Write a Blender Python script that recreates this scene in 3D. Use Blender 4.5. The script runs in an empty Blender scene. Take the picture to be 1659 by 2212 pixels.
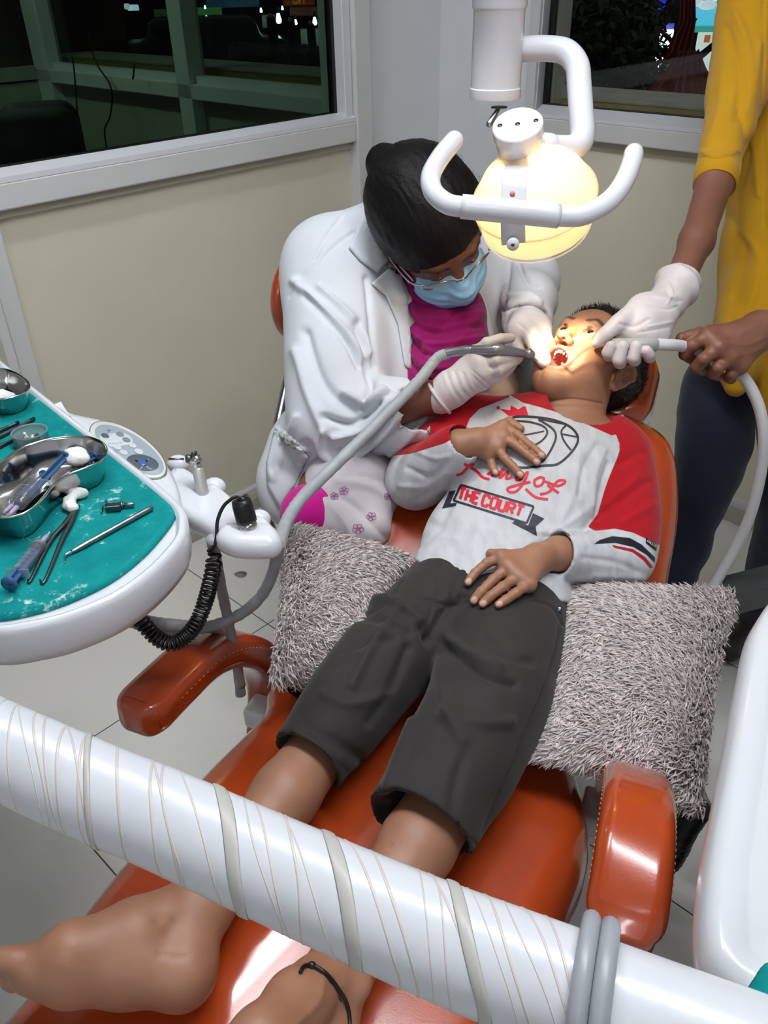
import bpy, bmesh, math, random
import numpy as np
from mathutils import Vector, Matrix, geometry
from mathutils.bvhtree import BVHTree
random.seed(7); RNG = np.random.default_rng(7)
SC = bpy.context.scene; COL = SC.collection
A_ = np.array
# ------------------------------------------------------------------ camera (1659 x 2212 frame)
W_, H_ = 1659, 2212
FPX, PITCH, ROLL, CAMH = 1750.0, 33.5, 1.2, 1.5
_t, _r = math.radians(PITCH), math.radians(ROLL)
CAM = A_([0, 0, CAMH]); CF = A_([0, math.cos(_t), -math.sin(_t)])
_r0 = A_([1., 0, 0]); _d0 = A_([0, -math.sin(_t), -math.cos(_t)])
CR = math.cos(_r)*_r0 + math.sin(_r)*_d0; CD = -math.sin(_r)*_r0 + math.cos(_r)*_d0
def ray(x, y): return CF + CR*(x-W_/2)/FPX + CD*(y-H_/2)/FPX
def P(x, y, d): return CAM + d*ray(x, y)
def onz(x, y, z):
    r = ray(x, y); return CAM + r*((z-CAMH)/r[2])
def onpl(x, y, p0, n):
    r = ray(x, y); return CAM + r*(np.dot(A_(p0)-CAM, n)/np.dot(r, n))
def pix(p):
    v = np.asarray(p, float)-CAM; d = v@CF
    return np.stack([W_/2+FPX*(v@CR)/d, H_/2+FPX*(v@CD)/d, d], -1)
def unit(v):
    v = np.asarray(v, float); return v/(np.linalg.norm(v)+1e-12)
UP = A_([0, 0, 1.])
# ------------------------------------------------------------------ materials
def lin(c):
    return tuple((x/12.92 if x <= .04045 else ((x+.055)/1.055)**2.4) for x in [v/255 for v in c])
MATS = {}
def nodes(name):
    m = bpy.data.materials.new(name); m.use_nodes = True
    return m, m.node_tree.nodes, m.node_tree.links, m.node_tree.nodes['Principled BSDF']
def mat(name, rgb, rough=.5, metal=0, var=0, vscale=8, bump=0, bscale=60, coat=0, spec=None, trans=0, sss=0, sheen=0, alpha=1, ior=None, rvar=0):
    if name in MATS: return MATS[name]
    m, N, L, b = nodes(name)
    c = lin(rgb)
    b.inputs['Base Color'].default_value = (*c, 1); b.inputs['Roughness'].default_value = rough
    b.inputs['Metallic'].default_value = metal; b.inputs['Coat Weight'].default_value = coat
    b.inputs['Coat Roughness'].default_value = .08
    b.inputs['Transmission Weight'].default_value = trans; b.inputs['Alpha'].default_value = alpha
    if ior: b.inputs['IOR'].default_value = ior
    if spec is not None: b.inputs['Specular IOR Level'].default_value = spec
    if sss:
        b.inputs['Subsurface Weight'].default_value = sss; b.inputs['Subsurface Radius'].default_value = (.012, .005, .003)
        b.inputs['Subsurface Scale'].default_value = 1.0
    if sheen: b.inputs['Sheen Weight'].default_value = sheen; b.inputs['Sheen Roughness'].default_value = .4
    tc = N.new('ShaderNodeTexCoord')
    if var or rvar:
        n = N.new('ShaderNodeTexNoise'); n.inputs['Scale'].default_value = vscale; n.inputs['Detail'].default_value = 5
        L.new(tc.outputs['Object'], n.inputs['Vector'])
        if var:
            r = N.new('ShaderNodeValToRGB'); e = r.color_ramp.elements
            e[0].position = .3; e[1].position = .7
            e[0].color = (*[x*(1-var) for x in c], 1); e[1].color = (*[min(1, x*(1+var)) for x in c], 1)
            L.new(n.outputs['Fac'], r.inputs['Fac']); L.new(r.outputs['Color'], b.inputs['Base Color'])
        if rvar:
            mp = N.new('ShaderNodeMapRange'); mp.inputs['To Min'].default_value = max(0, rough-rvar); mp.inputs['To Max'].default_value = rough+rvar
            L.new(n.outputs['Fac'], mp.inputs['Value']); L.new(mp.outputs['Result'], b.inputs['Roughness'])
    if bump:
        n2 = N.new('ShaderNodeTexNoise'); n2.inputs['Scale'].default_value = bscale; n2.inputs['Detail'].default_value = 4
        L.new(tc.outputs['Object'], n2.inputs['Vector'])
        bp = N.new('ShaderNodeBump'); bp.inputs['Strength'].default_value = bump; bp.inputs['Distance'].default_value = .002
        L.new(n2.outputs['Fac'], bp.inputs['Height']); L.new(bp.outputs['Normal'], b.inputs['Normal'])
    MATS[name] = m
    return m
def emit(name, rgb, strength, lamp=False):
    if name in MATS: return MATS[name]
    m, N, L, b = nodes(name)
    b.inputs['Base Color'].default_value = (*lin(rgb), 1)
    b.inputs['Emission Color'].default_value = (*lin(rgb), 1); b.inputs['Emission Strength'].default_value = strength
    if not lamp: m.cycles.emission_sampling = 'NONE'
    MATS[name] = m; return m
def glassy(name, tint, gloss=.08, rough=.02, dirt=0, ior=1.45):
    """thin pane or film: tinted see-through with a mirror-like sheen"""
    if name in MATS: return MATS[name]
    m, N, L, b = nodes(name); out = N['Material Output']; N.remove(b)
    t = N.new('ShaderNodeBsdfTransparent'); t.inputs[0].default_value = (*lin(tint), 1)
    g = N.new('ShaderNodeBsdfGlossy'); g.inputs['Roughness'].default_value = rough
    lw = N.new('ShaderNodeLayerWeight'); lw.inputs['Blend'].default_value = .5; pw = N.new('ShaderNodeMath'); pw.operation = 'POWER'; pw.inputs[1].default_value = 5; r0 = ((ior-1)/(ior+1))**2
    f = N.new('ShaderNodeMath'); f.operation = 'MULTIPLY_ADD'; f.inputs[1].default_value = (1-r0)*min(1, r0*20); f.inputs[2].default_value = r0; L.new(lw.outputs['Facing'], pw.inputs[0]); L.new(pw.outputs[0], f.inputs[0])
    mx = N.new('ShaderNodeMixShader'); L.new(f.outputs[0], mx.inputs[0]); L.new(t.outputs[0], mx.inputs[1]); L.new(g.outputs[0], mx.inputs[2])
    last = mx
    if dirt:
        d = N.new('ShaderNodeBsdfTranslucent'); d.inputs[0].default_value = (.9, .92, .93, 1)
        d2 = N.new('ShaderNodeBsdfDiffuse'); d2.inputs[0].default_value = (.8, .83, .85, 1)
        a = N.new('ShaderNodeAddShader'); L.new(d.outputs[0], a.inputs[0]); L.new(d2.outputs[0], a.inputs[1])
        m2 = N.new('ShaderNodeMixShader'); m2.inputs[0].default_value = dirt
        L.new(mx.outputs[0], m2.inputs[1]); L.new(a.outputs[0], m2.inputs[2]); last = m2
    L.new(last.outputs[0], out.inputs[0]); MATS[name] = m; return m
# ------------------------------------------------------------------ objects
def tag(o, label=None, cat=None, group=None, kind=None):
    if label: o['label'] = label
    if cat: o['category'] = cat
    if group: o['group'] = group
    if kind: o['kind'] = kind
    return o
def empty(name, loc, label=None, cat=None, group=None):
    o = bpy.data.objects.new(name, None); COL.objects.link(o); o.location = tuple(loc); o.empty_display_size = .05
    return tag(o, label, cat, group)
def mesh(name, v, f, m, parent=None, smooth=True, label=None, cat=None, group=None, kind=None, attrs=None, ang=None, mi=None):
    v = np.asarray(v, float)
    me = bpy.data.meshes.new(name)
    loc = np.zeros(3)
    if isinstance(f, np.ndarray) and f.ndim == 2:
        n = f.shape[1]; me.vertices.add(len(v)); me.loops.add(f.size); me.polygons.add(len(f))
    else: n = 0
    par = parent
    if par is None and len(v): loc = A_([v[:, 0].mean(), v[:, 1].mean(), v[:, 2].min()])
    elif par is not None:
        q = par
        while q is not None: loc = loc+A_(q.location); q = q.parent
    vv = v-loc
    if n:
        me.vertices.foreach_set('co', vv.astype(np.float32).ravel())
        me.loops.foreach_set('vertex_index', f.astype(np.int32).ravel())
        me.polygons.foreach_set('loop_start', np.arange(0, f.size, n, dtype=np.int32))
        me.polygons.foreach_set('loop_total', np.full(len(f), n, dtype=np.int32))
        me.update(calc_edges=True); me.validate()
    else:
        me.from_pydata([tuple(x) for x in vv], [], [tuple(int(i) for i in q) for q in f]); me.update()
    if smooth and len(me.polygons): me.polygons.foreach_set('use_smooth', np.ones(len(me.polygons), bool))
    for mm in (m if isinstance(m, (list, tuple)) else [m]): me.materials.append(mm)
    if mi is not None: me.polygons.foreach_set('material_index', np.asarray(mi, np.int32))
    if attrs:
        for k, a in attrs.items():
            at = me.attributes.new(k, 'FLOAT', 'POINT'); at.data.foreach_set('value', np.asarray(a, np.float32))
    if ang is not None: me.set_sharp_from_angle(angle=math.radians(ang))
    o = bpy.data.objects.new(name, me); COL.objects.link(o)
    if par is not None: o.parent = par
    else: o.location = tuple(loc)
    return tag(o, label, cat, group, kind)
def join(*parts):
    V, F = [], []; n = 0
    for v, f in parts:
        V.append(np.asarray(v, float)); F += [[int(i)+n for i in q] for q in f]; n += len(v)
    return np.concatenate(V), F
def catmull(pts, n=8, closed=False):
    p = np.asarray(pts, float); m = len(p); out = []
    rng = range(m if closed else m-1)
    for i in rng:
        if closed: a, b, c, d = p[(i-1) % m], p[i], p[(i+1) % m], p[(i+2) % m]
        else: a, b, c, d = p[max(i-1, 0)], p[i], p[i+1], p[min(i+2, m-1)]
        for j in range(n):
            t = j/n
            out.append(.5*((2*b)+(-a+c)*t+(2*a-5*b+4*c-d)*t*t+(-a+3*b-3*c+d)*t**3))
    if not closed: out.append(p[-1])
    return A_(out)
def frames(p, closed=False, up=None):
    p = np.asarray(p, float); n = len(p)
    T = np.gradient(p, axis=0)
    if closed: T = np.roll(p, -1, 0)-np.roll(p, 1, 0)
    T = T/(np.linalg.norm(T, axis=1, keepdims=True)+1e-12)
    N = np.zeros_like(p); u = A_(up) if up is not None else (UP if abs(T[0][2]) < .9 else A_([1., 0, 0]))
    x = unit(u-T[0]*np.dot(u, T[0])); N[0] = x
    for i in range(1, n):
        if up is not None: x = unit(u-T[i]*np.dot(u, T[i]))
        else: x = unit(x-T[i]*np.dot(x, T[i]))
        N[i] = x
    return T, N, np.cross(T, N)
def tube(p, r, seg=12, caps=True, flat=None, closed=False, up=None, round_ends=0):
    """swept tube; r scalar or per-point; flat = (a, b) multipliers across the section"""
    p = np.asarray(p, float); n = len(p); r = np.broadcast_to(np.asarray(r, float), (n,)).copy()
    if round_ends:
        T = np.gradient(p, axis=0); q, rr = [], []
        t0 = unit(p[0]-p[1]); t1 = unit(p[-1]-p[-2]); K = round_ends
        for k in range(K):
            a = math.pi/2*(1-k/K); q.append(p[0]+t0*r[0]*math.sin(a)); rr.append(max(r[0]*math.cos(a), 1e-5))
        q += list(p); rr += list(r)
        for k in range(1, K+1):
            a = math.pi/2*k/K; q.append(p[-1]+t1*r[-1]*math.sin(a)); rr.append(max(r[-1]*math.cos(a), 1e-5))
        p = A_(q); r = A_(rr); n = len(p)
    T, N, B = frames(p, closed, up); fa, fb = flat or (1, 1)
    a = np.linspace(0, 2*math.pi, seg, endpoint=False)
    V = (p[:, None]+r[:, None, None]*(fa*np.cos(a)[None, :, None]*N[:, None]+fb*np.sin(a)[None, :, None]*B[:, None])).reshape(-1, 3)
    F = []
    for i in range(n if closed else n-1):
        i2 = (i+1) % n
        for j in range(seg):
            k = (j+1) % seg
            F.append([i*seg+j, i*seg+k, i2*seg+k, i2*seg+j])
    if caps and not closed:
        F.append(list(range(seg))[::-1]); F.append([(n-1)*seg+j for j in range(seg)])
    return V, F
def lathe(prof, origin, axis=(0, 0, 1), seg=32, caps=True):
    """prof: list of (radius, height along axis)"""
    ax = unit(axis); x = unit(np.cross(ax, A_([0, 1., 0]) if abs(ax[1]) < .9 else A_([1., 0, 0]))); y = np.cross(ax, x)
    a = np.linspace(0, 2*math.pi, seg, endpoint=False); V = []
    for r, h in prof: V.append(A_(origin)+ax*h+r*(np.cos(a)[:, None]*x+np.sin(a)[:, None]*y))
    n = len(prof); F = []
    for i in range(n-1):
        for j in range(seg):
            k = (j+1) % seg; F.append([i*seg+j, i*seg+k, (i+1)*seg+k, (i+1)*seg+j])
    if caps:
        if prof[0][0] > 1e-4: F.append(list(range(seg))[::-1])
        if prof[-1][0] > 1e-4: F.append([(n-1)*seg+j for j in range(seg)])
    return np.concatenate(V), F
def box(c, ax, half, bev=0, seg=2):
    """oriented box; ax rows = unit axes"""
    bm = bmesh.new(); bmesh.ops.create_cube(bm, size=2)
    for v in bm.verts: v.co = Vector((v.co.x*half[0], v.co.y*half[1], v.co.z*half[2]))
    if bev: bmesh.ops.bevel(bm, geom=list(bm.edges), offset=bev, segments=seg, affect='EDGES', profile=.5)
    bm.verts.ensure_lookup_table()
    M = np.asarray(ax, float); V = A_([v.co[:] for v in bm.verts])@M+A_(c); F = [[v.index for v in f.verts] for f in bm.faces]
    bm.free(); return V, F
I3 = np.eye(3)
def bx(x0, x1, y0, y1, z0, z1, bev=0):
    return box(((x0+x1)/2, (y0+y1)/2, (z0+z1)/2), I3, ((x1-x0)/2, (y1-y0)/2, (z1-z0)/2), bev)
def loft(rings, caps=True, closed=True):
    """rings: list of equal-length 3-D loops"""
    k = len(rings[0]); V = np.concatenate([np.asarray(r, float) for r in rings]); F = []
    for i in range(len(rings)-1):
        for j in range(k if closed else k-1):
            q = (j+1) % k; F.append([i*k+j, i*k+q, (i+1)*k+q, (i+1)*k+j])
    if caps:
        F.append(list(range(k))[::-1]); F.append([(len(rings)-1)*k+j for j in range(k)])
    return V, F
def inset(o2, d):
    """move a closed 2-D outline (ccw) inwards by d"""
    o2 = np.asarray(o2, float); t = np.roll(o2, -1, 0)-np.roll(o2, 1, 0); t /= np.linalg.norm(t, axis=1, keepdims=True)+1e-12
    return o2+d*np.stack([-t[:, 1], t[:, 0]], 1)
def slab(o2, prof, fr=None):
    """prof: list of (inset, height); fr: (origin, xaxis, yaxis, zaxis)"""
    O, X, Y, Z = fr or (np.zeros(3), *I3)
    rings = []; o2 = np.asarray(o2, float); cen = o2.mean(0)
    for d, h in prof:
        q = inset(o2, d) if d < 9 else cen+(o2-cen)*(d-10); rings.append(O+q[:, :1]*X+q[:, 1:]*Y+h*Z); last = q; first = q if len(rings) == 1 else first
    v, f = loft(rings, False); k = len(o2)
    for q, off, fl in ((first, 0, True), (last, (len(rings)-1)*k, False)):
        for t in geometry.tessellate_polygon([[Vector((a, b, 0)) for a, b in q]]):
            t = list(t); f.append([i+off for i in (t[::-1] if fl else t)])
    return v, f
def rrect(w, h, r, n=6):
    out = []
    for cx, cy, a0 in ((w-r, h-r, 0), (-w+r, h-r, 90), (-w+r, -h+r, 180), (w-r, -h+r, 270)):
        for k in range(n+1):
            a = math.radians(a0+90*k/n); out.append((cx+r*math.cos(a), cy+r*math.sin(a)))
    return A_(out)
# ------------------------------------------------------------------ implicit bodies
def refine(B, V, F, mask, iters=1):
    """split the quads where mask(V) is true and pull every vertex there onto the exact surface of body B"""
    for _ in range(iters):
        F = [list(q) for q in F]; mv = mask(V); mf = [all(mv[i] for i in q) and len(q) == 4 for q in F]
        E = {}; nv = list(V)
        for q, m in zip(F, mf):
            if m:
                for a, b in zip(q, q[1:]+q[:1]):
                    k = (min(a, b), max(a, b))
                    if k not in E: E[k] = len(nv); nv.append((V[a]+V[b])/2)
        out = []
        for q, m in zip(F, mf):
            e = [E.get((min(a, b), max(a, b))) for a, b in zip(q, q[1:]+q[:1])]
            if m:
                c = len(nv); nv.append(sum(V[i] for i in q)/4)
                for j in range(4): out.append([q[j], e[j], c, e[j-1]])
            else:
                r = []
                for j in range(len(q)):
                    r.append(q[j])
                    if e[j] is not None: r.append(e[j])
                out.append(r)
        V = A_(nv); F = out
    mv = mask(V); i = np.nonzero(mv)[0]; X = V[i]
    for _ in range(3):
        h = 3e-4; d = B.at(X); g = np.stack([B.at(X+A_(e)*h)-d for e in I3], 1)/h; n = np.einsum('ij,ij->i', g, g)
        X = X-np.clip(d/np.maximum(n, .2), -.0025, .0025)[:, None]*g
    V[i] = X
    return V, F
def fnorm(V, F):
    N = np.zeros_like(V)
    for q in F:
        n = np.cross(V[q[2]]-V[q[0]], V[q[-1]]-V[q[1]])
        for i in q: N[i] += n
    return N/(np.linalg.norm(N, axis=1, keepdims=True)+1e-12)
class Body:
    def __init__(s, res=.004): s.res = res; s.ops = []
    def cone(s, a, b, ra, rb, k=.02, op='u'): s.ops.append(('c', A_(a, float), A_(b, float), ra, rb, k, op)); return s
    def chain(s, pts, rad, k=.02, op='u', n=0):
        pts = np.asarray(pts, float); rad = np.broadcast_to(np.asarray(rad, float), (len(pts),))
        if n:
            q = catmull(np.column_stack([pts, rad]), n); pts, rad = q[:, :3], q[:, 3]
        for i in range(len(pts)-1): s.cone(pts[i], pts[i+1], rad[i], rad[i+1], k, op)
        return s
    def ell(s, c, r, ax=None, k=.02, op='u'):
        s.ops.append(('e', A_(c, float), np.asarray(ax if ax is not None else I3, float), A_(r, float), None, k, op)); return s
    def box(s, c, half, ax=None, rr=.01, k=.02, op='u'):
        s.ops.append(('b', A_(c, float), np.asarray(ax if ax is not None else I3, float), A_(half, float), rr, k, op)); return s
    def sleeve(s, a, b, ra, rb, k=.02, n=None, op='u'):
        """tapered tube from a that ends flat at b (end face normal n)"""
        s.ops.append(('f', A_(a, float), A_(b, float), ra, rb, k, op, unit(n if n is not None else A_(b)-A_(a)))); return s
    def cut(s, p0, n): s.ops.append(('p', A_(p0, float), unit(n), None, None, 0, 'i')); return s
    def bounds(s, o):
        if o[0] in 'cf':
            r = max(o[3], o[4]); lo = np.minimum(o[1]-r, o[2]-r); hi = np.maximum(o[1]+r, o[2]+r); return lo, hi
        R = np.abs(o[2]).T@(o[3]+(o[4] or 0)); return o[1]-R, o[1]+R
    def dist(s, o, X):
        if o[0] == 'f':
            e = o[2]+o[7]*.5*(o[3]+o[4]); ba = e-o[1]; pa = X-o[1]; t = np.clip(pa@ba/(ba@ba+1e-12), 0, 1)
            return np.maximum(np.linalg.norm(pa-t[..., None]*ba, axis=-1)-(o[3]+(o[4]-o[3])*t), (X-o[2])@o[7])
        if o[0] == 'c':
            ba = o[2]-o[1]; pa = X-o[1]; t = np.clip(pa@ba/(ba@ba+1e-12), 0, 1)
            return np.linalg.norm(pa-t[..., None]*ba, axis=-1)-(o[3]+(o[4]-o[3])*t)
        if o[0] == 'p': return (X-o[1])@o[2]
        q = (X-o[1])@o[2].T
        if o[0] == 'e':
            k0 = np.linalg.norm(q/o[3], axis=-1); k1 = np.linalg.norm(q/(o[3]**2), axis=-1)
            return k0*(k0-1)/(k1+1e-9)
        q = np.abs(q)-o[3]; return np.linalg.norm(np.maximum(q, 0), axis=-1)+np.minimum(q.max(-1), 0)-o[4]
    def at(s, X):
        v = np.full(len(X), 1e3)
        for o in s.ops:
            k = o[5]
            if o[0] == 'p': m = np.ones(len(X), bool)
            else:
                l, u = s.bounds(o); pad = k+.008; m = ((X > l-pad) & (X < u+pad)).all(1)
            if not m.any(): continue
            d = s.dist(o, X[m]); a = v[m]
            if o[6] == 'u': r = np.minimum(a, d)-(np.maximum(k-np.abs(a-d), 0)**2/k*.25 if k > 0 else 0)
            else:
                b = -d if o[6] == 's' else d
                r = np.maximum(a, b)+(np.maximum(k-np.abs(a-b), 0)**2/k*.25 if k > 0 else 0)
            v[m] = r
        return v
    def build(s, smooth=1):
        h = s.res; B = [s.bounds(o) for o in s.ops if o[6] == 'u' and o[0] != 'p']
        lo = np.min([b[0] for b in B], 0)-3*h-.01; hi = np.max([b[1] for b in B], 0)+3*h+.01
        n = np.ceil((hi-lo)/h).astype(int)+1; v = np.full(n, 1e3, np.float32)
        ax = [lo[i]+h*np.arange(n[i]) for i in range(3)]
        for o in s.ops:
            k = o[5]
            if o[0] == 'p': sl = [slice(0, n[i]) for i in range(3)]
            else:
                l, u = s.bounds(o); pad = k+2.5*h
                i0 = np.clip(((l-pad-lo)/h).astype(int), 0, n-1); i1 = np.clip(((u+pad-lo)/h).astype(int)+2, 1, n)
                sl = [slice(i0[i], i1[i]) for i in range(3)]
            X = np.stack(np.meshgrid(*[ax[i][sl[i]] for i in range(3)], indexing='ij'), -1)
            d = s.dist(o, X).astype(np.float32); a = v[tuple(sl)]
            if o[6] == 'u':
                if k > 0: hh = np.maximum(k-np.abs(a-d), 0)/k; r = np.minimum(a, d)-hh*hh*k*.25
                else: r = np.minimum(a, d)
            else:
                b = -d if o[6] == 's' else d
                if k > 0: hh = np.maximum(k-np.abs(a-b), 0)/k; r = np.maximum(a, b)+hh*hh*k*.25
                else: r = np.maximum(a, b)
            v[tuple(sl)] = r
        V, F = surfnet(v, lo, h)
        for _ in range(smooth): V = lap(V, F, .5)
        return V, F
def surfnet(v, lo, h):
    s = v < 0; n = np.array(v.shape)
    c = np.zeros(n-1, np.int8)
    for a in (0, 1):
        for b in (0, 1):
            for d in (0, 1): c += s[a:n[0]-1+a, b:n[1]-1+b, d:n[2]-1+d]
    act = (c > 0) & (c < 8); I, J, K = np.nonzero(act); idx = np.full(act.shape, -1, np.int64); idx[I, J, K] = np.arange(len(I))
    pos = np.zeros((len(I), 3)); cnt = np.zeros(len(I))
    for ax in range(3):
        for p in (0, 1):
            for q in (0, 1):
                o0 = [0, 0, 0]; oth = [i for i in range(3) if i != ax]; o0[oth[0]] = p; o0[oth[1]] = q; o1 = list(o0); o1[ax] = 1
                v0 = v[I+o0[0], J+o0[1], K+o0[2]]; v1 = v[I+o1[0], J+o1[1], K+o1[2]]; m = (v0 < 0) != (v1 < 0)
                t = np.where(m, v0/np.where(v0 == v1, 1, v0-v1), 0)
                w = A_(o0, float)[None]+t[:, None]*(A_(o1)-A_(o0))[None]; pos += w*m[:, None]; cnt += m
    V = lo+h*(np.stack([I, J, K], 1)+pos/np.maximum(cnt, 1)[:, None]); Fs = []
    for ax in range(3):
        b, d = [(1, 2), (2, 0), (0, 1)][ax]
        A0 = np.moveaxis(s, [ax, b, d], [0, 1, 2]); Id = np.moveaxis(idx, [ax, b, d], [0, 1, 2])
        e = A0[:-1] != A0[1:]; e[:, 0, :] = False; e[:, :, 0] = False; e[:, -1, :] = False; e[:, :, -1] = False
        i, j, k = np.nonzero(e); q = np.stack([Id[i, j-1, k-1], Id[i, j, k-1], Id[i, j, k], Id[i, j-1, k]], 1)
        fl = ~A0[i, j, k]; q[fl] = q[fl][:, ::-1]; Fs.append(q)
    return V, np.concatenate(Fs)
def lap(V, F, w=.5, mask=None):
    S = np.zeros_like(V); C = np.zeros(len(V))
    for a, b in ((0, 1), (1, 2), (2, 3), (3, 0)):
        for x, y in ((a, b), (b, a)):
            np.add.at(S, F[:, x], V[F[:, y]]); np.add.at(C, F[:, x], 1)
    D = S/np.maximum(C, 1)[:, None]-V
    if mask is not None: D *= mask[:, None]
    return V+w*D
def vnorm(V, F):
    F = np.asarray(F); n = np.cross(V[F[:, 2]]-V[F[:, 0]], V[F[:, 3 if F.shape[1] > 3 else 1]]-V[F[:, 1]]); N = np.zeros_like(V)
    for i in range(F.shape[1]): np.add.at(N, F[:, i], n)
    return N/(np.linalg.norm(N, axis=1, keepdims=True)+1e-12)
def bvh(V, F): return BVHTree.FromPolygons([tuple(x) for x in V], [tuple(int(i) for i in q) for q in F])
def hit(t, x, y, lift=0):
    """first point of a surface seen along the sight line through (x, y)"""
    r = unit(ray(x, y)); h = t.ray_cast(Vector(CAM), Vector(r))
    if h[0] is None: return None
    n = A_(h[1]); n = n if np.dot(n, r) < 0 else -n
    return A_(h[0])+n*lift
def pdist(Q, poly, closed=False):
    """distance of 2-D points to a polyline"""
    poly = np.asarray(poly, float); d = np.full(len(Q), 1e9)
    m = len(poly)
    for i in range(m if closed else m-1):
        a, b = poly[i], poly[(i+1) % m]; ba = b-a
        t = np.clip((Q-a)@ba/(ba@ba+1e-9), 0, 1); d = np.minimum(d, np.linalg.norm(Q-a-t[:, None]*ba, axis=1))
    return d
def inpoly(Q, poly):
    poly = np.asarray(poly, float); c = np.zeros(len(Q), bool); m = len(poly); j = m-1
    for i in range(m):
        xi, yi = poly[i]; xj, yj = poly[j]
        k = ((yi > Q[:, 1]) != (yj > Q[:, 1])) & (Q[:, 0] < (xj-xi)*(Q[:, 1]-yi)/(yj-yi+1e-12)+xi); c ^= k; j = i
    return c
def sdpoly(V, poly):
    Q = pix(V)[:, :2]; d = pdist(Q, poly, True); return np.where(inpoly(Q, poly), d, -d)
def sculpt(V, F, strokes, facing=.05, depth=None):
    """push the cloth or skin surface in or out along strokes [(points, width px, height m), ...]"""
    N = vnorm(V, F); q = pix(V); Q = q[:, :2]; front = np.einsum('ij,ij->i', N, CAM-V) > facing*np.linalg.norm(CAM-V, axis=1)
    out = V.copy()
    for st in strokes:
        pl, w, h = st[:3]
        pl = np.asarray(pl, float)
        if len(pl) > 2: pl = catmull(pl, 5)
        lo = pl.min(0)-3*w; hi = pl.max(0)+3*w
        m = front & (Q[:, 0] > lo[0]) & (Q[:, 0] < hi[0]) & (Q[:, 1] > lo[1]) & (Q[:, 1] < hi[1])
        if len(st) > 3: m &= (q[:, 2] > st[3][0]) & (q[:, 2] < st[3][1])
        if not m.any(): continue
        i = np.nonzero(m)[0]; d = pdist(Q[i], pl); g = np.exp(-(d/w)**2)
        out[i] += N[i]*(h*g)[:, None]
    return out
def vnoise(X, scale, seed=0):
    """smooth value noise on points"""
    g = np.random.default_rng(seed).random((32, 32, 32)); p = X*scale; i = np.floor(p).astype(int); f = p-i; f = f*f*(3-2*f); r = 0
    for a in (0, 1):
        for b in (0, 1):
            for c in (0, 1):
                w = (f[:, 0] if a else 1-f[:, 0])*(f[:, 1] if b else 1-f[:, 1])*(f[:, 2] if c else 1-f[:, 2])
                r = r+w*g[(i[:, 0]+a) % 32, (i[:, 1]+b) % 32, (i[:, 2]+c) % 32]
    return r-.5
# ------------------------------------------------------------------ prints and seams laid on a surface
def ribbon(t, pl, w, lift=.0006, n=6, smooth=True, taper=False):
    """a printed line of width w (px in the photograph) following a surface"""
    pl = np.asarray(pl, float)
    if smooth and len(pl) > 2: pl = catmull(pl, n)
    else:
        q = []
        for i in range(len(pl)-1):
            m = max(2, int(np.linalg.norm(pl[i+1]-pl[i])/6))
            for j in range(m): q.append(pl[i]+(pl[i+1]-pl[i])*j/m)
        q.append(pl[-1]); pl = A_(q)
    T = np.gradient(pl, axis=0); T /= np.linalg.norm(T, axis=1, keepdims=True)+1e-9; S = np.stack([-T[:, 1], T[:, 0]], 1)
    V, F = [], []; prev = None
    for i, p in enumerate(pl):
        ww = w*(.35+.65*math.sin(math.pi*min(1, max(0, (i+.5)/len(pl))))) if taper else w
        r = [hit(t, *(p+S[i]*ww*k), lift) for k in (-.5, 0, .5)]
        if any(x is None for x in r): prev = None; continue
        b = len(V); V += r
        if prev is not None: F += [[prev, prev+1, b+1, b], [prev+1, prev+2, b+2, b+1]]
        prev = b
    return A_(V).reshape(-1, 3), F
def patch(t, poly, lift=.0006, step=7):
    """a filled print with the given outline, following a surface"""
    poly = [Vector((x, y, 0)) for x, y in poly]; tr = geometry.tessellate_polygon([poly]); bm = bmesh.new()
    vs = [bm.verts.new(p) for p in poly]
    for q in tr:
        try: bm.faces.new([vs[i] for i in q])
        except ValueError: pass
    for _ in range(5):
        e = [x for x in bm.edges if x.calc_length() > step]
        if not e: break
        bmesh.ops.subdivide_edges(bm, edges=e, cuts=1); bmesh.ops.triangulate(bm, faces=list(bm.faces))
    bm.verts.ensure_lookup_table(); bm.verts.index_update(); P3 = [hit(t, v.co.x, v.co.y, lift) for v in bm.verts]; F = []
    for f in bm.faces:
        ii = [v.index for v in f.verts]
        if all(P3[i] is not None for i in ii): F.append(ii)
    V = A_([p if p is not None else np.zeros(3) for p in P3]); bm.free()
    used = sorted({i for q in F for i in q}); mp = {i: k for k, i in enumerate(used)}
    return V[used], [[mp[i] for i in q] for q in F]
def decals(name, items, m, parent, **kw):
    items = [i for i in items if len(i[0]) and len(i[1])]
    v, f = join(*items); return mesh(name, v, f, m, parent, **kw)
def facing_fix(): pass
# ------------------------------------------------------------------ common finishes
M_WHITE = mat('white_plastic', (216, 219, 224), .22, coat=.3, var=.03, vscale=3, rvar=.06)
M_WHITE2 = mat('lamp_white', (214, 215, 220), .25, coat=.3)
M_LEATHER = mat('orange_leather', (168, 64, 22), .24, var=.07, vscale=6, bump=.05, bscale=500, coat=.8)
M_STEEL = mat('polished_steel', (205, 205, 203), .12, metal=1, rvar=.06, vscale=20)
M_STEEL2 = mat('brushed_steel', (150, 152, 154), .3, metal=1, rvar=.1, vscale=60)
M_DARKMETAL = mat('dull_metal', (96, 98, 100), .35, metal=1)
M_BLACK = mat('black_plastic', (14, 14, 16), .38)
M_HOSE = mat('grey_hose', (150, 154, 158), .5, var=.12, vscale=40, bump=.15, bscale=120)
M_ALU = mat('white_aluminium', (206, 207, 206), .35, var=.02, vscale=2)
M_GLOVE = mat('latex_glove', (210, 204, 205), .5, sss=.1, var=.03, vscale=30)
EXPO = 0.0
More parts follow.
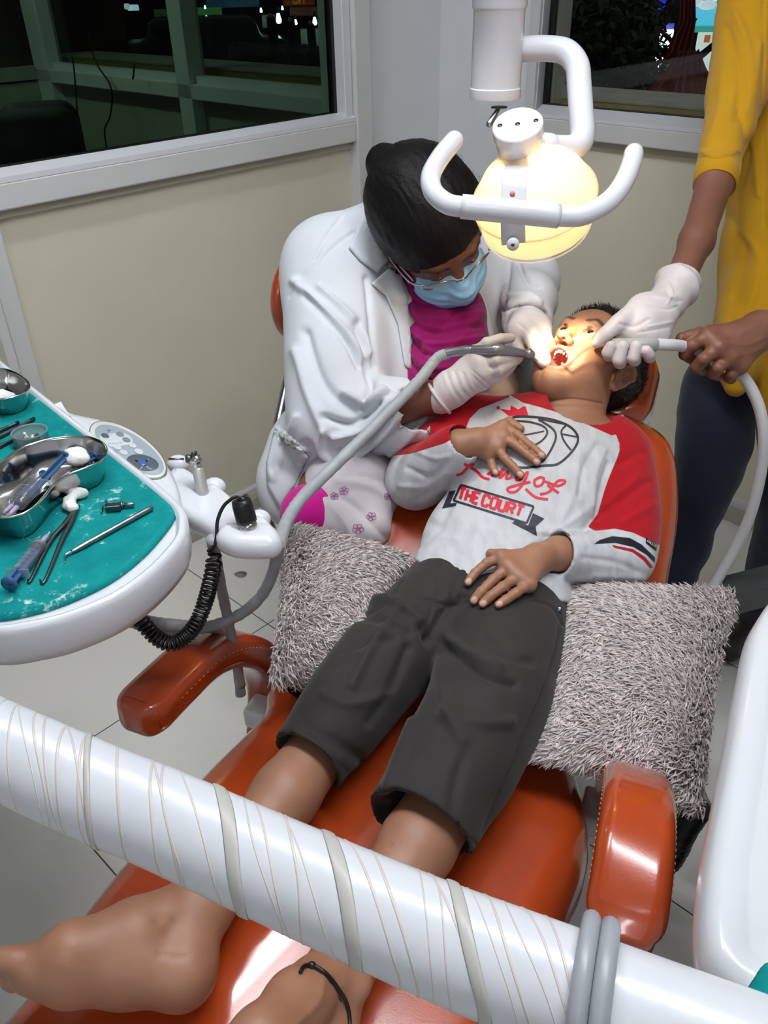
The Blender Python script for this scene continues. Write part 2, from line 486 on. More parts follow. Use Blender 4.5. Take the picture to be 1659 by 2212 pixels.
# ------------------------------------------------------------------ the room
K = A_([.19, 3.07, 0]); UL = A_([-.69, -.7238, 0]); UR = A_([.7238, -.69, 0])
def LW(s, o, z): return K+UL*s+UR*o+UP*z
def RW(t, o, z): return K+UR*t+UL*o+UP*z
AXL = A_([UL, UR, UP]); AXR = A_([UR, UL, UP])
def lbox(s0, s1, o0, o1, z0, z1, bev=0): return box(LW((s0+s1)/2, (o0+o1)/2, (z0+z1)/2), AXL, ((s1-s0)/2, (o1-o0)/2, (z1-z0)/2), bev)
def rb(t0, t1, o0, o1, z0, z1, bev=0): return box(RW((t0+t1)/2, (o0+o1)/2, (z0+z1)/2), AXR, ((t1-t0)/2, (o1-o0)/2, (z1-z0)/2), bev)
def lsz(x, y, o=.08):
    p = onpl(x, y, LW(0, o, 0), UR)-K; return float(p@UL), float(p[2])
def rtz(x, y, o=0.):
    p = onpl(x, y, RW(0, o, 0), UL)-K; return float(p@UR), float(p[2])
S_, T_ = 'structure', 'structure'
M_CREAM = mat('cream_laminate', (214, 210, 190), .38, var=.03, vscale=5, bump=.04, bscale=300)
M_WALL = mat('white_paint', (222, 224, 226), .6, var=.03, vscale=3, bump=.15, bscale=25)
M_CEIL = mat('ceiling_paint', (235, 235, 233), .8)
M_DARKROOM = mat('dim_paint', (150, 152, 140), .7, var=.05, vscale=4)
M_BASE = mat('skirting_tile', (168, 167, 152), .35, var=.04)
# floor: large pale vitrified tiles with thin dark joints
fm, N, L, b = nodes('floor_tiles')
tc = N.new('ShaderNodeTexCoord'); mp = N.new('ShaderNodeMapping'); mp.inputs['Rotation'].default_value = (0, 0, math.radians(43.6)); mp.inputs['Location'].default_value = (1.541, .14, 0)
br = N.new('ShaderNodeTexBrick'); br.offset = 0; br.inputs['Scale'].default_value = 1; br.inputs['Brick Width'].default_value = .6985; br.inputs['Row Height'].default_value = .6985
br.inputs['Mortar Size'].default_value = .0016; br.inputs['Mortar Smooth'].default_value = .1
c = lin((226, 225, 220)); br.inputs['Color1'].default_value = (*c, 1); br.inputs['Color2'].default_value = (*[x*.97 for x in c], 1); br.inputs['Mortar'].default_value = (.05, .05, .05, 1)
no = N.new('ShaderNodeTexNoise'); no.inputs['Scale'].default_value = 2.5; no.inputs['Detail'].default_value = 6
mx = N.new('ShaderNodeMix'); mx.data_type = 'RGBA'; mx.blend_type = 'MULTIPLY'; mx.inputs[0].default_value = .16
L.new(tc.outputs['Object'], mp.inputs[0]); L.new(mp.outputs[0], br.inputs['Vector']); L.new(tc.outputs['Object'], no.inputs['Vector'])
L.new(br.outputs['Color'], mx.inputs[6]); L.new(no.outputs['Color'], mx.inputs[7]); L.new(mx.outputs[2], b.inputs['Base Color']); b.inputs['Roughness'].default_value = .33
ROOM_S, ROOM_T = 4.6, 4.3
def quadbox(name, part, m, **k): return mesh(name, part[0], part[1], m, kind=S_, smooth=False, **k)
fl = box(K+UL*1.2+UR*2.1-UP*.05, AXL, (4.4, 2.6, .05)); f_o = quadbox('floor', fl, fm)
quadbox('ceiling', box(LW(2.25, 2.1, 2.75), AXL, (2.6, 2.4, .05)), M_CEIL)
quadbox('wall_back', box(LW(ROOM_S+.05, 2.1, 1.35), AXL, (.05, 2.4, 1.35)), M_WALL)
quadbox('wall_near', box(LW(2.3, ROOM_T+.05, 1.35), AXL, (2.4, .05, 1.35)), M_WALL)
# left partition: column by the corner, white aluminium frame, cream lower panels, glass above
s_post, _ = lsz(803, 200); s_in, _ = lsz(768, 200)
_, z_low = lsz(380, 383); _, z_rail = lsz(380, 322); z_sill = 1.157; z_low = 1.078; z_rail = 1.134
quadbox('wall_left', lbox(-.12, s_post+.02, -.12, .035, 0, 2.7), M_WALL)
mesh('trim_1', *lbox(s_post-.004, s_post+.006, .03, .05, 0, 2.7, .002), mat('old_sealant', (190, 186, 170), .6, var=.2, vscale=40), kind=T_, smooth=False)
SP0 = lsz(104, 867)[0]; SP1 = lsz(47, 806)[0]; SP2 = lsz(19, 798)[0]
fr = empty('window_1', LW(1.2, .08, 1.1)); fr['kind'] = S_
parts = [lbox(s_post+.004, s_in, .0, .085, 0, 2.7, .003), lbox(SP0, SP1, .0, .075, 0, z_low, .003), lbox(SP1+.004, SP2, .0, .088, 0, z_low, .003),
         lbox(s_in, 3.6, -.01, .08, z_low, z_rail, .004), lbox(s_in, 3.6, -.01, .055, 2.45, 2.7, .004)]
v, f = join(*parts); mesh('frame', v, f, M_ALU, fr, smooth=False)
# sloped glazing bead along the sill and up the side
O = LW(0, 0, 0)
def bead(s0, s1): # triangular section along the sill
    pr = [(.079, z_rail), (.079, z_rail+.012), (.03, z_sill+.002), (.03, z_rail)]
    return loft([[LW(s, o, z) for o, z in pr] for s in (s0, s1)])
v, f = join(bead(s_in, 3.6), lbox(s_in+.002, s_in+.034, .02, .07, z_sill-.012, 2.45, .003)); mesh('glazing_bead', v, f, mat('white_bead', (215, 217, 221), .3), fr, smooth=False)
v, f = join(lbox(s_in+.034, s_in+.046, .012, .034, z_sill-.005, 2.45), lbox(s_in+.034, 3.6, .012, .034, z_sill-.008, z_sill+.003)); mesh('gasket', v, f, M_BLACK, fr, smooth=False)
mesh('pane', *lbox(s_in+.036, 3.6, .018, .024, z_sill-.01, 2.46), glassy('dim_glass', (174, 190, 180), ior=1.12), fr, smooth=False)
mesh('panel', *lbox(s_in, SP0, .0, .048, .06, z_low+.004), M_CREAM, kind=S_, smooth=False).name = 'wall_left_panel'
mesh('wall_left_end', *lbox(SP2, 3.6, .0, .048, .06, z_low+.004), M_CREAM, kind=S_, smooth=False)
mesh('shade_strip_1', *lbox(s_in, SP0, .03, .062, z_low-.02, z_low, .002), mat('painted_shadow_strip', (176, 172, 155), .5), kind=T_, smooth=False)  # darker cream strip imitates the shadow line below the rail
v, f = join(lbox(s_in, 3.6, .03, .066, .045, .075, .003)); mesh('baseboard_left', v, f, M_ALU, kind=S_, smooth=False)
mesh('baseboard_left_tile', *lbox(s_in, 3.6, .0, .082, 0, .046, .002), M_BASE, kind=S_, smooth=False)
quadbox('wall_left_back', lbox(3.6, 4.65, -.1, .06, 0, 2.7), M_WALL)
# right wall: cream laminate below, painted strip by the corner, window above
T0 = rtz(1150, 120)[0]; T1 = rtz(1172, 60)[0]
print('T0', T0, T1, 's', s_post, s_in, SP0, SP1, SP2, 'z', rtz(1380, 256), rtz(1400, 315))
M_PANEL2 = mat('cream_laminate_right', (216, 212, 192), .45, var=.03, vscale=4)
quadbox('wall_right', rb(-.0, T0+.002, -.16, 0, 0, 2.7), M_WALL)
quadbox('wall_right_panel', rb(T0, 4.4, -.16, -.022, .07, 1.078), M_PANEL2)
fr2 = empty('window_2', RW(1.5, 0, 1.1)); fr2['kind'] = S_
v, f = join(rb(T0, T0+.03, -.06, .022, 0, 2.7, .003), rb(T0+.028, 4.4, -.06, .02, 1.078, 1.128, .004), rb(T0+.028, 4.4, -.06, 0, 2.45, 2.7)); mesh('frame', v, f, M_ALU, fr2, smooth=False)
pr = [(.019, 1.128), (.019, 1.138), (-.03, 1.158), (-.03, 1.128)]
v, f = join(loft([[RW(t, o, z) for o, z in pr] for t in (T0+.028, 4.4)]), rb(T0+.03, T1, -.05, .008, 1.14, 2.45, .003)); mesh('glazing_bead', v, f, MATS['white_bead'], fr2, smooth=False)
v, f = join(rb(T1, T1+.012, -.055, -.03, 1.15, 2.45), rb(T1, 4.4, -.055, -.03, 1.148, 1.16)); mesh('gasket', v, f, M_BLACK, fr2, smooth=False)
mesh('pane', *rb(T1, 4.4, -.05, -.044, 1.15, 2.46), glassy('clear_glass', (225, 228, 226)), fr2, smooth=False)
mesh('shade_strip_2', *rb(T0+.03, 4.4, -.03, -.008, 1.058, 1.078, .002), MATS['painted_shadow_strip'], kind=T_, smooth=False)  # same painted shadow line below the right rail
mesh('baseboard_right', *rb(0, 4.4, -.03, -.002, .045, .08, .003), M_ALU, kind=S_, smooth=False)
mesh('baseboard_right_tile', *rb(0, 4.4, -.03, .012, 0, .046, .002), M_BASE, kind=S_, smooth=False)
mesh('baseboard_corner', *lbox(-.02, s_post, .03, .045, 0, .09, .002), M_BASE, kind=S_, smooth=False)
# ------------------------------------------------------------------ the unlit room beyond the left glass
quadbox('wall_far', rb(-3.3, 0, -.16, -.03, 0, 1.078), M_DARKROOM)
f3 = empty('window_3', RW(-1.6, 0, 1.1)); f3['kind'] = S_
tm = rtz(400, 120)[0]; tc_ = rtz(85, 90)[0]
print('tm', tm, tc_)
v, f = join(rb(-3.3, -.13, -.06, .03, 1.06, 1.12, .004), rb(tm-.05, tm+.05, -.06, .03, .0, 2.7, .004), rb(tc_-.06, tc_+.09, -.06, .03, 0, 2.7, .004), rb(-3.3, -.13, -.06, 0, 2.45, 2.7), rb(-.17, -.12, -.06, .02, 0, 2.7))
mesh('frame', v, f, M_ALU, f3, smooth=False)
v, f = join(rb(tc_+.09, tm-.05, -.06, .0, 1.12, 1.15), rb(tm+.05, -.15, -.06, .0, 1.12, 1.15)); mesh('glazing_bead', v, f, MATS['white_bead'], f3, smooth=False)
mesh('pane', *rb(tc_+.09, -.14, -.05, -.044, 1.13, 2.46), glassy('clear_glass', (225, 228, 226)), f3, smooth=False)
v, f = join(box(RW(tc_-.1, 1.0, .53), AXR, (.05, 1.0, .53)), box(RW(tc_-.1, 1.0, 1.10), AXR, (.06, 1.0, .03)), box(RW(tc_-.1, 1.0, 2.55), AXR, (.05, 1.0, .15)))
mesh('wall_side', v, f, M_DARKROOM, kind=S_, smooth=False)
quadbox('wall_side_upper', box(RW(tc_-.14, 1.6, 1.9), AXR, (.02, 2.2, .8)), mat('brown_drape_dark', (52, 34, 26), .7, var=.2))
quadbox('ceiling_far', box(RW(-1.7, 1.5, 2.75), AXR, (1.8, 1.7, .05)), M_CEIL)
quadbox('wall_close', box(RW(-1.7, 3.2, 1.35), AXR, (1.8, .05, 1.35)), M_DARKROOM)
def rpt(x, y, o): return onpl(x, y, RW(0, o, 0), UL)
# office chair seen through the glass
ch = empty('office_chair', LW(1.5, -.75, 0), 'black office chair with a rounded padded back behind the left glass', 'chair')
cp = P(58, 335, 2.75); cd_ = unit(A_([cp[0], cp[1], 0])-A_([0, 0, 0])); cx = A_([cd_[1], -cd_[0], 0])
cax = A_([cx, cd_, UP])
M_MESHB = mat('black_upholstery', (20, 21, 23), .7, bump=.3, bscale=400)
B = Body(.008).box(cp-UP*.12, (.13, .02, .20), cax, .06, .0); v, f = B.build(1); mesh('backrest', v, f, M_MESHB, ch)
B = Body(.008).box(cp+cd_*.10+cx*.07-UP*.10, (.07, .01, .19), cax, .06, .0); v, f = B.build(1); mesh('lumbar_pad', v, f, M_MESHB, ch)
q = cp-UP*.0; base = A_([q[0], q[1], 0])
v, f = Body(.01).box(base+UP*.46+cd_*.22, (.20, .19, .015), cax, .03, 0).build(1); mesh('seat', v, f, M_MESHB, ch)
mesh('column', *tube([base+cd_*.2+UP*.08, base+cd_*.2+UP*.45], .025), M_BLACK, ch)
mesh('back_post', *tube(catmull([base+cd_*.2+UP*.42, base+cd_*.04+UP*.45, base+cd_*.04+UP*.75, cp-UP*.1+cd_*.03], 6), .02), M_BLACK, ch)
for k in range(5):
    a = math.radians(72*k); e = base+cd_*.2+A_([math.cos(a)*.28, math.sin(a)*.28, .06])
    mesh('leg', *tube([base+cd_*.2+UP*.1, e], [.022, .014]), M_BLACK, ch)
# cables along the sill of that room and a desk with clutter
M_CABLE = mat('dark_cable', (16, 17, 17), .6)
for pts in ([(155, 120), (160, 150), (166, 230), (170, 290), (186, 330)], [(190, 60), (205, 130), (240, 190), (238, 250), (226, 280), (232, 330)], [(290, 138), (288, 165), (286, 170)]):
    c = catmull([rpt(x, y, .09) for x, y in pts], 8); tag(mesh('cable', *tube(c, .004, 6), M_CABLE), 'thin dark cable hanging down the wall of the unlit room', 'cable', 'cables in the unlit room')
dk = empty('desk', LW(1.2, -1.0, 0), 'dark low desk with loose cables behind the left glass', 'desk')
dp = rpt(230, 345, .45); v, f = box(A_([dp[0], dp[1], .70])+UR*.1, AXR, (.5, .25, .015), .003); mesh('desk_top', v, f, mat('dark_laminate', (58, 60, 58), .5), dk, smooth=False)
for sx in (-1, 1):
    mesh('leg', *box(A_([dp[0], dp[1], .35])+UR*(.1+.45*sx), AXR, (.02, .22, .34)), MATS['dark_laminate'], dk, smooth=False)
c = catmull([A_([dp[0], dp[1], .725])+UR*a+UL*b_ for a, b_ in ((-.25, .1), (-.1, -.06), (.1, -.04), (.25, .1), (.3, .2))], 6)
tag(mesh('cable', *tube(c, .005, 6), M_CABLE), 'black cable looping over the dark desk', 'cable')
v, f = box(A_([dp[0], dp[1], .735])+UR*(-.05)+UL*.08, AXR, (.08, .05, .018), .004); tag(mesh('router', v, f, mat('dull_white', (170, 174, 170), .5)), 'small pale box on the dark desk behind the glass', 'router')
# ------------------------------------------------------------------ the street outside, at night
quadbox('ground', box(A_([0, 12, -.95]), I3, (14, 8.6, .05)), mat('asphalt', (62, 60, 58), .8, var=.2))
mesh('parapet', *rb(-3.2, 4.6, -.36, -.116, .6, 1.165), mat('ochre_wall', (196, 176, 104), .8, var=.12, vscale=6), kind=S_, smooth=False)
mesh('trim_4', *rb(-3.2, 4.6, -.38, -.112, 1.165, 1.175, .003), mat('grey_stone', (196, 192, 178), .7, var=.15, vscale=9), kind=T_, smooth=False)
mesh('trim_5', *rb(T0-.1, T1+.018, -.125, -.06, 1.0, 2.6), mat('pale_reveal', (196, 194, 180), .7), kind=T_, smooth=False)
def facing(x0, y0, x1, y1, d, th=.25):
    """a block standing in the street whose front spans the given sight lines"""
    c = P((x0+x1)/2, (y0+y1)/2, d); n = unit(A_([c[0], c[1], 0])); xx = A_([n[1], -n[0], 0])
    a = onpl(x0, (y0+y1)/2, c, n); b2 = onpl(x1, (y0+y1)/2, c, n); t = onpl((x0+x1)/2, y0, c, n); bo = onpl((x0+x1)/2, y1, c, n)
    return c, A_([xx, n, UP]), (abs((b2-a)@xx)/2, th, abs(t[2]-bo[2])/2)
def blk(name, x0, y0, x1, y1, d, m, th=.2, parent=None, **k):
    c, ax, h = facing(x0, y0, x1, y1, d, th); c = c+ax[1]*th
    return mesh(name, *box(c, ax, h, min(h)*.12), m, parent, smooth=False, **k)
M_NIGHT = mat('night_wall', (24, 24, 26), .8, var=.3, vscale=1.5)
blk('building', -60, -160, 760, 178, 9.0, M_NIGHT, .5, kind=S_, label='dark shop row across the street').name = 'street_wall_left'
blk('building', 1100, -160, 1900, 120, 10.5, mat('night_wall_2', (34, 24, 22), .8, var=.3), .5, kind=S_).name = 'street_wall_right'
# left window: shop signs and lamps
def text(body, c, ax, size, m, name='lettering', parent=None, ext=.004, sx=1.0, **k):
    cu = bpy.data.curves.new(name, 'FONT'); cu.body = body; cu.size = size; cu.extrude = ext; cu.align_x = 'CENTER'; cu.align_y = 'CENTER'; cu.resolution_u = 4
    o = bpy.data.objects.new(name, cu); COL.objects.link(o); dg = bpy.context.evaluated_depsgraph_get(); me = o.evaluated_get(dg).to_mesh()
    V = A_([v.co[:] for v in me.vertices]); F = [list(p.vertices) for p in me.polygons]; o.evaluated_get(dg).to_mesh_clear(); bpy.data.objects.remove(o)
    V = A_(c)+sx*V[:, :1]*ax[0]+V[:, 1:2]*ax[2]-V[:, 2:3]*ax[1]
    return mesh(name, V, F, m, parent, smooth=False, **k)
def sign(x0, y0, x1, y1, d, m, label, body=None, tm_=None, sz=.6):
    c, ax, h = facing(x0, y0, x1, y1, d, .05); e = empty('shop_sign', c-UP*h[2], label, 'sign')
    mesh('board', *box(c, ax, h, .01), m, e, smooth=False)
    if body: text(body, c-ax[1]*.06, ax, h[2]*2*sz, tm_, parent=e)
    return e
sign(95, -10, 150, 46, 8.6, emit('sign_grey', (88, 92, 96), .6), 'dim grey shop sign with dark letters at the far left', 'NCE', emit('sign_dark', (16, 18, 20), .1), .9)
sign(104, 48, 150, 92, 8.6, emit('sign_maroon', (74, 26, 28), .6), 'dull maroon board under the grey letters')
sign(114, 93, 160, 112, 8.6, emit('sign_dimtext', (64, 62, 66), .4), 'narrow grey board of small letters under the maroon board', 'BROKERAGE', emit('sign_pale', (120, 120, 124), .25), .8)
sign(335, 20, 372, 66, 8.6, emit('sign_mural', (92, 104, 84), .45), 'pale green mural board left of the far mullion')
sign(424, 16, 480, 42, 8.5, emit('sign_green', (70, 128, 70), 1.1), 'green shop board lit over a doorway')
sign(445, -4, 560, 16, 8.5, emit('sign_blue', (44, 70, 104), 0.9900000000000001), 'dark blue shop fascia at the top of the far window')
sign(612, -6, 680, 12, 8.5, emit('sign_red', (120, 30, 16), 1.1), 'dark red fascia with yellow letters', 'GIFT', emit('sign_yellow', (230, 180, 30), 1.0), .9)
sign(626, 14, 690, 34, 8.5, emit('sign_red2', (96, 40, 34), 0.8800000000000001), 'rust red board beneath the yellow letters')
sign(650, 62, 690, 104, 8.5, emit('shop_window', (120, 128, 118), 0.8800000000000001), 'pale shop window under the row of bulbs')
sign(566, 32, 596, 60, 8.5, emit('shop_window2', (110, 104, 116), 0.8800000000000001), 'small mauve shop board beside the second bulb')
sign(700, 64, 718, 108, 8.4, emit('poster_cream', (150, 140, 90), 0.77), 'narrow cream poster on the maroon wall')
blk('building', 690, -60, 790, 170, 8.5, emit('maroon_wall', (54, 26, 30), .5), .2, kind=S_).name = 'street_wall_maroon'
M_BULB = emit('street_bulb', (215, 250, 255), 40)
def bulb(x, y, r, d=8.2, m=None, label=None):
    v, f = lathe([(.0, r*2.2), (r*.5, r*2), (r*.7, r), (r, 0), (r*.8, -r*.7), (.0, -r)], P(x, y, d), UP, 12, False)
    e = empty('street_lamp', P(x, y, d), label, 'lamp', 'bare bulbs of the shops across the street'); mesh('bulb', v, f, m or M_BULB, e); mesh('cap', *tube([P(x, y, d)+UP*r*2, P(x, y, d)+UP*r*4], r*.5, 8), M_BLACK, e)
for x, y, r, l in ((526, 54, .038, 'biggest and brightest bulb across the street'), (602, 44, .03, 'second bright bulb, right of the biggest one'), (639, 50, .016, 'small bulb over the pale shop window'), (680, 49, .024, 'bright bulb at the right end of the shop row'), (701, 54, .012, 'faint bulb against the maroon wall'), (564, 24, .014, 'small bulb above the mauve board'), (610, 19, .012, 'small bulb by the yellow letters'), (443, 17, .011, 'tiny bulb over the green board')):
    bulb(x, y, r, label=l)
bulb(187, 56, .012, 8.0, emit('pink_led', (255, 40, 240), 14), 'small magenta light in the far left window')
sign(275, 10, 300, 23, 8.4, emit('tube_sign', (200, 220, 255), 3.0), 'short bright white sign over the street, left one of two'); sign(268, 8, 280, 20, 8.3, emit('tube_sign2', (210, 215, 235), 2.4), 'tiny bright white sign beside the short one')
# parked scooters and people as dark shapes under the lamps
M_DARKTH = mat('night_dark', (20, 20, 22), .5)
for i, (x, y, w, dd) in enumerate(((445, 120, .5, 7.7), (560, 128, .2, 6.0), (604, 128, .2, 6.6), (648, 128, .2, 7.2), (694, 124, .2, 7.8))):
    c = P(x, y, dd); c = A_([c[0], c[1], max(c[2], -.36)]); n = unit(A_([c[0], c[1], 0])); xx = A_([n[1], -n[0], 0]); ax = A_([xx, n, UP])
    if i == 0:
        e = empty('car', A_([c[0], c[1], -.9]), 'dark car parked below the green board', 'car'); v, f = Body(.03).box(c-UP*.1, (.7, .3, .14), ax, .1, .05).box(c+UP*.1, (.4, .26, .12), ax, .1, .1).build(); mesh('body', v, f, mat('car_paint', (24, 30, 40), .25), e)
        for sx in (-.45, .45): mesh('wheel', *lathe([(.0, -.05), (.17, -.05), (.18, 0), (.17, .05), (0, .05)], c+xx*sx-UP*.24-n*.3, n, 20), M_BLACK, e)
    else:
        e = empty('scooter', A_([c[0], c[1], -.9]), ('dark scooter parked second from the car', 'dark scooter parked third from the car', 'dark scooter parked fourth from the car', 'dark scooter parked by the maroon wall')[i-1], 'scooter', 'scooters parked across the street')
        v, f = Body(.025).box(c-UP*.1, (w*.8, .07, .1), ax, .06, .05).cone(c+xx*w*.7-UP*.3, c+xx*w*.55+UP*.25, .05, .04, .05).cone(c-xx*w*.3+UP*.02, c-xx*w*.8+UP*.06, .09, .06, .05).build(); mesh('body', v, f, M_DARKTH, e)
        for sx in (-.7, .8): mesh('wheel', *lathe([(.0, -.03), (.2, -.03), (.22, 0), (.2, .03), (0, .03)], A_([c[0], c[1], -.68])+xx*w*sx, n, 18), M_BLACK, e)
        mesh('handlebar', *tube([c+xx*w*.55+UP*.27-n*.2, c+xx*w*.55+UP*.27+n*.2], .015, 8), M_STEEL2, e)
# right window: tree, lit shops, dark red reflections built as cloth
shop = empty('lit_shop', P(1530, 120, 9)*A_([1, 1, 0])-UP*.9, 'brightly lit shop with a sky blue fascia across the street', 'shop')
c_ = P(1560, 170, 9.0); mesh('plinth', *box(A_([c_[0], c_[1]+.15, (c_[2]-.9)/2]), I3, (.5, .15, (c_[2]+.92)/2)), mat('shop_plinth', (60, 62, 58), .8), shop, smooth=False); blk('fascia', 1490, -70, 1640, 58, 9.0, emit('sky_fascia', (96, 196, 226), 1.0), .2, shop); blk('fascia_band', 1488, 58, 1640, 70, 8.95, emit('teal_band', (60, 150, 140), .8), .2, shop)
blk('lit_wall', 1500, 72, 1545, 160, 9.0, emit('lit_wall', (205, 222, 215), 1.1), .2, shop); blk('door', 1545, 72, 1640, 165, 9.1, emit('lit_inside', (150, 180, 150), .6), .2, shop)
blk('poster', 1521, 76, 1534, 92, 8.9, emit('poster_orange', (200, 120, 70), .6), .05, shop); blk('pillar', 1478, -10, 1490, 130, 8.95, emit('teal_pillar', (70, 190, 190), .8), .2, shop)
for k in range(5):
    v, f = Body(.03).ell(P(1500+28*k, 5+(k % 2)*12-k*6, 8.85), (.11, .06, .05), k=.0).build(); mesh('cloud_patch', v, f, emit('cloud_white', (225, 240, 245), .9), shop)
lit = empty('sign_box', P(1430, 100, 8.6), 'blank white lit sign box behind the tree', 'sign'); blk('panel', 1416, 66, 1448, 168, 8.6, emit('white_sign', (245, 248, 255), 2.6), .1, lit); blk('top_band', 1426, 52, 1456, 64, 8.6, emit('blue_band', (70, 80, 190), .9), .1, lit)
blk('lamp_box', 1422, -6, 1438, 30, 8.8, emit('blue_lamp', (40, 50, 220), 1.2), .1, None, label='narrow blue lit sign above the tree', cat='sign').name = 'shop_sign_blue'
c_ = P(1408, 179, 8.6); mesh('kerb_block', *box(A_([c_[0], c_[1], (c_[2]-.9)/2]), AXR, (.13, .1, (c_[2]+.95)/2)), mat('pale_kerb', (190, 190, 180), .6), smooth=False, label='pale low pillar under the white lit sign', cat='pillar')
# tree: trunk, limbs and thousands of small leaves
tr = empty('tree', P(1330, 240, 6.5)*A_([1, 1, 0])-UP*.9, 'dark leafy tree outside the right window', 'tree')
tb = A_([*P(1330, 200, 6.5)[:2], -.9])
v, f = join(tube(catmull([tb, tb+UP*1.2, tb+UP*2.4+UR*.1, tb+UP*3.4], 6), np.linspace(.14, .07, 19), 10), *[tube([tb+UP*h_, tb+UP*(h_+.7)+A_([a, b2, 0])], [.05, .02], 6) for h_, a, b2 in ((1.3, .7, -.3), (1.5, -.7, .2), (1.8, .9, .3), (2.2, -.8, -.3))])
mesh('trunk', v, f, mat('bark', (40, 32, 26), .9), tr)
M_LEAF = mat('night_leaf', (34, 44, 26), .6, var=.3)
n = 5200; ctr = A_([P(1250, 60, 6.2), P(1310, 10, 6.4), P(1320, 90, 6.2), P(1345, 110, 6.1), P(1350, 60, 6.2), P(1270, 110, 6.2), P(1340, 150, 6.0), P(1340, 20, 6.3), P(1375, 150, 6.0), P(1290, 60, 6.1)])
cc = ctr[RNG.integers(0, len(ctr), n)]+RNG.normal(0, 1, (n, 3))*A_([.125, .2, .14]); d1 = RNG.normal(0, 1, (n, 3)); d1 /= np.linalg.norm(d1, axis=1, keepdims=True); d2 = np.cross(d1, RNG.normal(0, 1, (n, 3))); d2 /= np.linalg.norm(d2, axis=1, keepdims=True)
V = np.stack([cc-d1*.05, cc+d2*.02, cc+d1*.05, cc-d2*.02], 1).reshape(-1, 3); mesh('foliage', V, np.arange(n*4).reshape(-1, 4), M_LEAF, tr, smooth=False, kind='stuff')
# dark red reflections in the right pane, modelled as hanging cloth
M_REFLECTION = mat('dark_red_reflection', (118, 28, 24), .65, var=.15, vscale=5)
def reflection(pts, d, label, waves=5, amp=.02):
    """pts: list of (x left, x right, y) rows"""
    R_ = []
    for xl, xr, y in pts:
        R_.append([P(xl+(xr-xl)*k/24, y, d)+CF*amp*math.sin(waves*2*math.pi*k/24) for k in range(25)])
    fr_ = A_(R_); bk = fr_+CF*.012
    rings = [np.concatenate([a, b_[::-1]]) for a, b_ in zip(fr_, bk)]
    v, f = loft(rings); return mesh('reflection', v, f, M_REFLECTION, label=label, cat='reflection', group='dark red reflections modelled as cloth outside the right window')
reflection([(1474, 1500, -40), (1470, 1502, 50), (1452, 1498, 80), (1440, 1490, 118), (1425, 1460, 135)], 4.2, 'dark red drape modelled as knotted cloth before the lit shop', 4)
reflection([(1465, 1508, 110), (1440, 1525, 150), (1405, 1550, 190), (1390, 1570, 235), (1392, 1570, 262)], 4.1, 'broad dark red drape modelled as cloth along the foot of the right window', 6)
reflection([(1208, 1222, 30), (1206, 1232, 80), (1206, 1240, 150), (1200, 1262, 205), (1200, 1290, 240)], 4.0, 'dark red drape modelled as cloth at the left side of the right window', 3)
# ------------------------------------------------------------------ world and lamps
w = bpy.data.worlds.new('night'); SC.world = w; w.use_nodes = True; w.node_tree.nodes['Background'].inputs[0].default_value = (.2, .2, .21, 1); w.node_tree.nodes['Background'].inputs[1].default_value = 1
def ceiling_lamp(name, c, ax, half, power, col, label, up=.9):
    e = empty(name, c, label, 'lamp', 'ceiling lamps')
    mesh('housing', *box(A_(c)+UP*.03, ax, (half[0]+.02, half[1]+.02, .02), .005), M_ALU, e, smooth=False)
    mesh('diffuser', *box(A_(c)-UP*.005, ax, (half[0], half[1], .012), .004), mat('lamp_diffuser', (240, 242, 245), .5), e, smooth=False)
    ld = bpy.data.lights.new('tube_light', 'AREA'); ld.shape = 'RECTANGLE'; ld.size = half[0]*2; ld.size_y = half[1]*2; ld.energy = power; ld.color = [x for x in lin(col)]
    lo = bpy.data.objects.new('tube_light', ld); COL.objects.link(lo); lo.parent = e; lo.matrix_world = Matrix.Translation(A_(c)-UP*.02) @ Matrix([[ax[j][i] for j in range(3)] for i in range(3)]).to_4x4()
    lo.matrix_parent_inverse = Matrix.Translation(-Vector(tuple(c)))
    lu = ld.copy(); lu.energy = power*up; l2 = bpy.data.objects.new('tube_glow', lu); COL.objects.link(l2); l2.parent = e; ax2 = A_([ax[0], -ax[1], -ax[2]])
    l2.matrix_world = Matrix.Translation(A_(c)+UP*.052) @ Matrix([[ax2[j][i] for j in range(3)] for i in range(3)]).to_4x4(); l2.matrix_parent_inverse = Matrix.Translation(-Vector(tuple(c)))
ceiling_lamp('ceiling_light', LW(1.72, .62, 2.55), AXL, (.3, .05), 9.5, (246, 249, 255), 'short white ceiling lamp over the left side of the chair')
ceiling_lamp('ceiling_light', LW(1.65, 1.7, 2.55), A_([UR, -UL, UP]), (.6, .06), 22, (246, 249, 255), 'long white ceiling lamp over the head end of the chair')
ceiling_lamp('ceiling_light', LW(3.5, 2.7, 2.55), AXL, (.6, .06), 8.5, (246, 249, 255), 'long white ceiling lamp behind the foot end of the chair')
ceiling_lamp('ceiling_light', RW(-1.9, 1.2, 2.55), AXR, (.3, .06), 16, (225, 245, 230), 'unseen lamp added to brighten the room beyond the left glass')  # added source out of view, lifts the brightness of the side room
